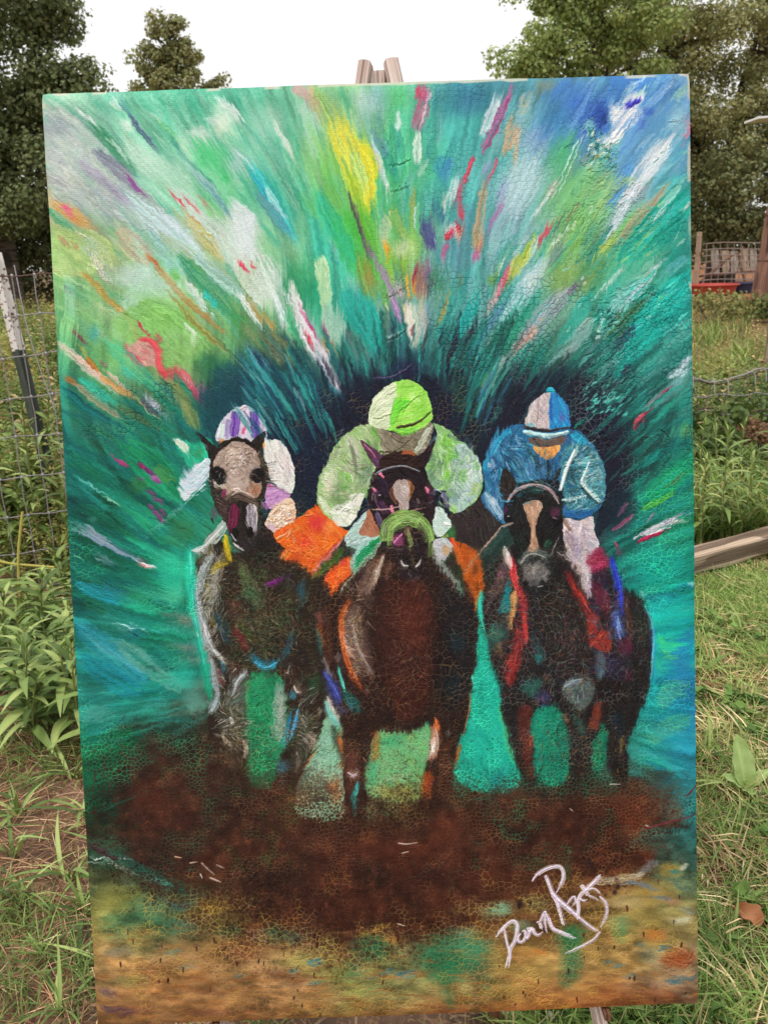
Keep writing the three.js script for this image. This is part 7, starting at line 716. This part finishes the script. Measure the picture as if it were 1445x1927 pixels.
// broad grass tufts on the left
const BG = [lanceGeo(0.16, 0.013, 0.3, 0.75), lanceGeo(0.12, 0.011, 0.4, 0.4), lanceGeo(0.2, 0.014, 0.3, 0.95)];
function grassTuft(q, n, label, group) { const o = thing('grass_tuft', label, 'grass tuft', [0, 0, 0], 0, group); for (let i = 0; i < n; i++) { const m = mesh('blade', BG[Math.floor(q() * 3)], leafMats[[0, 1, 3, 4, 2][Math.floor(q() * 5)]], o); m.position.set((q() - 0.5) * 0.03, 0, (q() - 0.5) * 0.03); m.rotation.set((q() - 0.5) * 0.6, i * 2.4 + q(), 0.55 + q() * 0.85, 'YXZ'); m.scale.setScalar(0.65 + 0.6 * q()); } return o; }
const TL = 'coarse green grass tuft on the bare soil left of the painting', TG = 'grass tufts on the bare soil left', tp = [grassTuft(q3, 13, TL, TG), grassTuft(q3, 9, TL, TG), grassTuft(q3, 17, TL, TG)];
[[-0.72, -1.52, 1.05], [-0.88, -1.6, 1], [-0.66, -1.42, 0.9], [-0.8, -1.45, 0.8], [-0.62, -1.58, 1], [-0.93, -1.75, 1.1], [-0.75, -1.72, 1], [-0.58, -1.36, 0.75], [-0.7, -1.3, 0.7], [-0.55, -1.28, 0.8], [-0.62, -1.18, 0.7], [-1.0, -1.62, 1], [-0.84, -1.9, 1], [-0.66, -1.82, 0.8], [-0.55, -1.47, 0.7]].forEach(([x, z, s], i) => { const o = i < 3 ? tp[i] : tp[i % 3].clone(); if (i > 2) { o.name = numbered('grass_tuft'); scene.add(o); } o.position.set(x, groundH(x, z), z); o.rotation.y = q3() * 6.28; o.scale.setScalar(s * 0.82); });
const TR = 'small green grass tuft in the straw right of the painting', TRG = 'grass tufts in the straw right', tq = [grassTuft(q3, 10, TR, TRG), grassTuft(q3, 8, TR, TRG)];
[[0.98, -2.35, 0.8], [1.2, -2.6, 0.9], [0.74, -1.55, 0.6], [0.82, -1.9, 0.7], [1.05, -1.95, 0.6], [0.64, -1.3, 0.55], [1.0, -2.7, 0.9], [0.68, -1.18, 0.5]].forEach(([x, z, s], i) => { const o = i < 2 ? tq[i] : tq[i % 2].clone(); if (i > 1) { o.name = numbered('grass_tuft'); scene.add(o); } o.position.set(x, groundH(x, z), z); o.rotation.y = q3() * 6.28; o.scale.setScalar(s); });
// bushes beyond the trampled fence
function flatPatch() { const s = new THREE.Shape(), n = 28; for (let i = 0; i < n; i++) { const a = i / n * 6.283, r = 1 + 0.35 * (fbm(Math.cos(a) * 2 + 5, Math.sin(a) * 2 + 5, 590, 2) - 0.5) * 2; const x = Math.cos(a) * 1.3 * r, y = Math.sin(a) * 0.5 * r; i ? s.lineTo(x, y) : s.moveTo(x, y); } const g = new THREE.ShapeGeometry(s, 6); g.rotateX(-Math.PI / 2); const m = mesh('bare_earth', g, new THREE.MeshStandardMaterial({ map: soilTex, color: 0xf4c8b0, roughness: 0.95 })); m.position.set(5.2, 0.05, -9.6); tag(m, 'reddish bare earth worn into the meadow on the right', 'earth', null, 'structure'); }
function bush(label, x, z, r, h, color, seed, leaf = 0.07) { const o = thing('shrub', label, 'shrub', [x, 0, z]), out = { pos: [], col: [], idx: [] }, q = rng(seed), st = []; for (let i = 0; i < 26; i++) { const a = q() * 6.28, t = Math.sqrt(q()) * r, p = V(Math.cos(a) * t, h * (0.35 + 0.6 * q()), Math.sin(a) * t); leavesInto(out, p, r * 0.3, 44, leaf, q); if (i % 2) st.push(tubeGeo([V(0, 0, 0), V(p.x * 0.6, p.y * 0.5, p.z * 0.6), p], 0.008, 4, 4)); } mesh('stems', mergeGeometries(st), barkMat, o); mesh('foliage', leafGeo(out), leafMat(color, 0.3), o); }
flatPatch(); bush('rounded olive shrub in front of the red feed tub', 5.6, -14.2, 0.8, 0.5, 0x8a8c54, 51, 0.06); bush('low dark shrub at the right edge of the meadow', 7.0, -14.5, 0.6, 0.4, 0x6a7440, 52, 0.06); bush('dusty green shrub just beyond the trampled fence', 3.0, -6.4, 0.4, 0.3, 0x74843e, 53, 0.045); bush('reddish brown dying shrub behind the pale weeds right', 2.25, -4.75, 0.22, 0.3, 0x8c6c50, 54, 0.03); bush('dark leafy shrub behind the trampled wires close to the painting', 1.75, -4.55, 0.3, 0.4, 0x5c7038, 55, 0.04); bush('grey green shrub at the right edge behind the pale weeds', 2.65, -5.0, 0.34, 0.42, 0x6e8048, 56, 0.04);
{ // dock with broad crinkled leaves
  const o = thing('dock_plant', 'broad light green dock leaf standing in the lawn right of the painting', 'dock plant', [0.87, 0.0, -1.75]); const leaf = (l, w) => { const g = new THREE.PlaneGeometry(w, l, 8, 14), p = g.attributes.position; g.translate(0, l / 2, 0); for (let i = 0; i < p.count; i++) { const t = p.getY(i) / l, s = p.getX(i) / (w / 2), k = Math.pow(Math.sin(Math.PI * Math.min(0.98, 0.1 + t * 0.88)), 0.75); p.setXYZ(i, s * k * w / 2, p.getY(i), Math.abs(s) * w * 0.16 + Math.sin(t * 22 + s * 2) * w * 0.05 * Math.abs(s) - t * t * l * 0.16); } const c = []; for (let i = 0; i < p.count; i++) { const v = Math.abs(p.getX(i)) < 0.003 ? 1.25 : 0.92 + 0.16 * vnoise(p.getX(i) * 300, p.getY(i) * 300, 7); c.push(v, v, v); } g.setAttribute('color', new THREE.Float32BufferAttribute(c, 3)); g.computeVertexNormals(); return g; };
  const dm = new THREE.MeshPhysicalMaterial({ color: 0xb2ca7c, vertexColors: true, roughness: 0.5, transmission: 0.25, thickness: 0, side: THREE.DoubleSide }); for (const [rx, ry, s, z] of [[-0.28, 0.25, 1, 0], [-0.75, 1.5, 0.7, 0.3], [-0.9, -1.3, 0.6, 0], [-1.0, 2.8, 0.6, 0.1]]) { const m = mesh('leaf', leaf(0.135, 0.062), dm, o); m.rotation.set(rx, ry, z, 'YXZ'); m.scale.setScalar(s); m.position.y = 0.006; } for (let i = 0; i < 4; i++) { const m = mesh('blade', BG[i % 3], leafMats[3], o); m.rotation.set(0, 2.4 + i * 0.35, 0.5 + 0.15 * i, 'YXZ'); m.position.set(-0.02, 0, 0); m.scale.setScalar(0.8); }
}
function flatLeaf(name, label, cat, x, z, l, w, color, turn, curl) { const g = new THREE.PlaneGeometry(w, l, 8, 10), p = g.attributes.position; for (let i = 0; i < p.count; i++) { const t = p.getY(i) / l + 0.5, s = p.getX(i) / (w / 2), k = Math.pow(Math.sin(Math.PI * Math.min(0.97, 0.06 + t * 0.92)), 0.6) * (1 + 0.16 * Math.sin(t * 17)); p.setXYZ(i, s * k * w / 2, p.getY(i), s * s * curl + Math.sin(t * 5) * curl * 0.6); } g.rotateX(-Math.PI / 2); g.computeVertexNormals(); const m = mesh(name, g, new THREE.MeshStandardMaterial({ color, roughness: 0.75, side: THREE.DoubleSide }), scene); m.position.set(x, groundH(x, z) + 0.028, z); m.rotation.set(0.35, turn, 0.25, 'YXZ'); tag(m, label, cat); }
flatLeaf('dry_leaf', 'curled orange brown dead leaf on the lawn at lower right', 'dead leaf', 0.69, -1.325, 0.055, 0.042, 0xbc8058, 0.6, 0.02); flatLeaf('dry_leaf', 'small tan dead leaf on the lawn close to the painting edge', 'dead leaf', 0.66, -1.62, 0.04, 0.024, 0xb48a68, 1.9, 0.01); flatLeaf('dry_leaf', 'pinkish brown dead leaf beside the dock plant', 'dead leaf', 0.8, -1.98, 0.045, 0.03, 0xa87c60, 2.4, 0.01);
flatLeaf('clover_leaf', 'single bright green leaf in the lawn below the dead leaf', 'leaf', 0.632, -1.24, 0.035, 0.024, 0x86a552, 2.2, 0.006);
for (const [a, b, lb] of [[V(0.262, 0.03, -1.105), V(0.235, 0.02, -1.2), 'white plastic stick in the grass below the painting right'], [V(0.2, 0.02, -1.12), V(0.13, 0.02, -1.155), 'thin white stick lying in the grass under the painting']]) { const g = tubeGeo([a, a.clone().lerp(b, 0.5).add(V(0, 0.004, 0)), b], 0.0045, 8, 8); tag(mesh('white_stick', g, new THREE.MeshStandardMaterial({ color: 0xe6dedc, roughness: 0.4 })), lb, 'stick'); }
{ const o = thing('bent_stalk', 'bent yellow stalks standing against the wire fence left', 'stalk'); const m = new THREE.MeshStandardMaterial({ color: 0xb8ac54, roughness: 0.6 }); for (const p of [[V(-1.52, 0.0, -2.75), V(-1.47, 0.2, -2.76), V(-1.43, 0.33, -2.77), V(-1.36, 0.3, -2.78), V(-1.2, 0.26, -2.82)], [V(-1.33, 0.05, -2.78), V(-1.31, 0.3, -2.79), V(-1.27, 0.48, -2.8)], [V(-1.43, 0.32, -2.77), V(-1.39, 0.16, -2.76), V(-1.37, 0.02, -2.76)]]) mesh('stalk', tubeGeo(p, 0.0045, 6, 16), m, o); }

// ---------------------------------------------------------------- easel
{
  const o = thing('easel', 'weathered wooden easel holding up the painting', 'easel');
  const stick = (name, a, b, w, h, mat, key) => between(mesh(name, boardGeo(w, h, a.distanceTo(b), key, 0.002), mat, o), a, b);
  stick('leg', V(-0.004, 1.565, -1.347), V(-0.315, 0.0, -0.985), 0.02, 0.034, paleWood, 1); stick('leg', V(0.031, 1.567, -1.347), V(0.34, 0.0, -0.985), 0.02, 0.034, paleWood, 2);
  stick('rear_leg', V(0.011, 1.556, -1.38), V(0.165, 0.0, -1.1), 0.024, 0.02, brownWood, 3); stick('mast', V(0.0125, 1.556, -1.352), V(0.0125, 0.75, -1.19), 0.026, 0.02, paleWood, 5);
  stick('crossbar', V(-0.24, 0.42, -1.115), V(0.26, 0.42, -1.115), 0.02, 0.034, brownWood, 4); for (const x of [-0.285, 0.312]) stick('peg', V(x, 0.185, -1.03), V(x, 0.185, -0.972), 0.012, 0.012, brownWood, 6);
  mesh('hinge_bolt', new THREE.CylinderGeometry(0.004, 0.004, 0.05, 10).rotateZ(Math.PI / 2), wireMat, o).position.set(0.0125, 1.5, -1.34);
}

// ---------------------------------------------------------------- the painting on its stretcher
{
  const { data, relief } = makePainting(), W = 0.914, H = 1.372, T = 0.03, rr0 = 0.006;
  const map = new THREE.DataTexture(data, PW, PH); map.colorSpace = THREE.SRGBColorSpace; map.flipY = true; map.magFilter = THREE.LinearFilter; map.minFilter = THREE.LinearMipmapLinearFilter; map.generateMipmaps = true; map.needsUpdate = true;
  const bd = new Float32Array(PW * PH * 4); for (let i = 0; i < PW * PH; i++) { bd[i * 4] = bd[i * 4 + 1] = bd[i * 4 + 2] = clamp(relief[i] / 1.6); bd[i * 4 + 3] = 1; }
  const bump = new THREE.DataTexture(bd, PW, PH, THREE.RGBAFormat, THREE.FloatType); bump.flipY = true; bump.magFilter = THREE.LinearFilter; bump.needsUpdate = true;
  const o = thing('canvas_painting', 'large unframed painting of three jockeys racing on horses, on an easel', 'painting', [-0.0045, 0.866, -1.1335]); o.rotation.set(R(-13.54), 0.0038, 0);
  const nx = 90, ny = 130, pos = [], uv = [], idx = []; const wob = (t, k) => (fbm(t * 14, 3, 560 + k, 3) - 0.5) * 0.0016 + (fbm(t * 2.2, 5, 570 + k, 2) - 0.5) * 0.003;
  for (let j = 0; j <= ny; j++) for (let i = 0; i <= nx; i++) {
    const u = i / nx, v = j / ny; let x = (u - 0.5) * W, y = (0.5 - v) * H; const ex = W / 2 - Math.abs(x), ey = H / 2 - Math.abs(y);
    x += Math.sign(u - 0.5) * wob(v, u < 0.5 ? 0 : 1) * smooth(0.06, 0, ex); y += Math.sign(0.5 - v) * wob(u, v < 0.5 ? 2 : 3) * smooth(0.06, 0, ey);
    if (ex < 0.004 && ey < 0.004) { const cx = Math.sign(u - 0.5) * (W / 2 - 0.004), cy = Math.sign(0.5 - v) * (H / 2 - 0.004), l = Math.hypot(x - cx, y - cy), m = Math.max(Math.abs(x - cx), Math.abs(y - cy)); if (l > 1e-6) { x = cx + (x - cx) * m / l; y = cy + (y - cy) * m / l; } }
    const e = Math.min(ex, ey), z = -rr0 * Math.pow(1 - clamp(e / 0.02), 3) * 0.8 - 0.0015 * Math.sin(Math.PI * u) * Math.sin(Math.PI * v); pos.push(x, y, z); uv.push(u, 1 - v);
    if (i && j) { const k = j * (nx + 1) + i; idx.push(k - nx - 2, k - 1, k, k - nx - 2, k, k - nx - 1); }
  }
  const g = new THREE.BufferGeometry(); g.setAttribute('position', new THREE.Float32BufferAttribute(pos, 3)); g.setAttribute('uv', new THREE.Float32BufferAttribute(uv, 2)); g.setIndex(idx); g.computeVertexNormals();
  mesh('painted_canvas', g, new THREE.MeshPhysicalMaterial({ map, bumpMap: bump, bumpScale: 0.0055, roughness: 0.36, specularIntensity: 0.34 }), o);
  // the canvas turned over the edges: rim of the face swept back to the stretcher, with spilled paint
  const rim = (a, n) => Array.from({ length: n + 1 }, (_, i) => a(i / n)), at = (i, j) => { const k = (j * (nx + 1) + i) * 3; return [pos[k], pos[k + 1], pos[k + 2]]; };
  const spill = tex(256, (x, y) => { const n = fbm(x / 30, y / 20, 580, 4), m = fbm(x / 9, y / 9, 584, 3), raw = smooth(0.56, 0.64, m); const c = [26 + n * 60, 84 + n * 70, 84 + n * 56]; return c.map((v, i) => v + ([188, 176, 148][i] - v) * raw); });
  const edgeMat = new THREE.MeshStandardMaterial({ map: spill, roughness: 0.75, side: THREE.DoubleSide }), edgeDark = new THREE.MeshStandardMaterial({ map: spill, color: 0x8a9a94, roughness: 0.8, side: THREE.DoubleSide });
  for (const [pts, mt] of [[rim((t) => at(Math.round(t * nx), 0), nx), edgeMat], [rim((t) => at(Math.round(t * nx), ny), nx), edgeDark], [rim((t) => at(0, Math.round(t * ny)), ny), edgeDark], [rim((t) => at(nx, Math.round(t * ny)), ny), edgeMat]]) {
    const P = [], U = [], I = []; let s = 0; pts.forEach((p, i) => { if (i) s += Math.hypot(p[0] - pts[i - 1][0], p[1] - pts[i - 1][1]); P.push(p[0], p[1], p[2], p[0] * 1.002, p[1] * 1.0015, p[2] - 0.006, p[0] * 1.002, p[1] * 1.0015, -T); U.push(s * 4, 0, s * 4, 0.03, s * 4, 0.12); if (i) { const k = i * 3; I.push(k - 3, k, k + 1, k - 3, k + 1, k - 2, k - 2, k + 1, k + 2, k - 2, k + 2, k - 1); } });
    const e = new THREE.BufferGeometry(); e.setAttribute('position', new THREE.Float32BufferAttribute(P, 3)); e.setAttribute('uv', new THREE.Float32BufferAttribute(U, 2)); e.setIndex(I); e.computeVertexNormals(); mesh('canvas_edge', e, mt, o);
  }
  for (const [w, l, x, y, r] of [[0.045, W - 0.012, 0, H / 2 - 0.03, 1], [0.045, W - 0.012, 0, -H / 2 + 0.03, 1], [0.045, H - 0.11, -W / 2 + 0.03, 0, 0], [0.045, H - 0.11, W / 2 - 0.03, 0, 0]]) { const m = mesh('stretcher_bar', boardGeo(w, 0.018, l, 8, 0.001), brownWood, o); m.position.set(x, y, -0.02); r ? m.rotation.set(0, Math.PI / 2, Math.PI / 2) : m.rotation.set(Math.PI / 2, 0, 0); }
  const back = mesh('canvas_back', new THREE.PlaneGeometry(W - 0.02, H - 0.02), new THREE.MeshStandardMaterial({ color: 0xb8ac94, roughness: 0.95, side: THREE.DoubleSide }), o); back.position.z = -0.0085;
}
scene.traverse((o) => { if (o.isMesh) o.castShadow = o.receiveShadow = true; });
renderer.render(scene, camera);
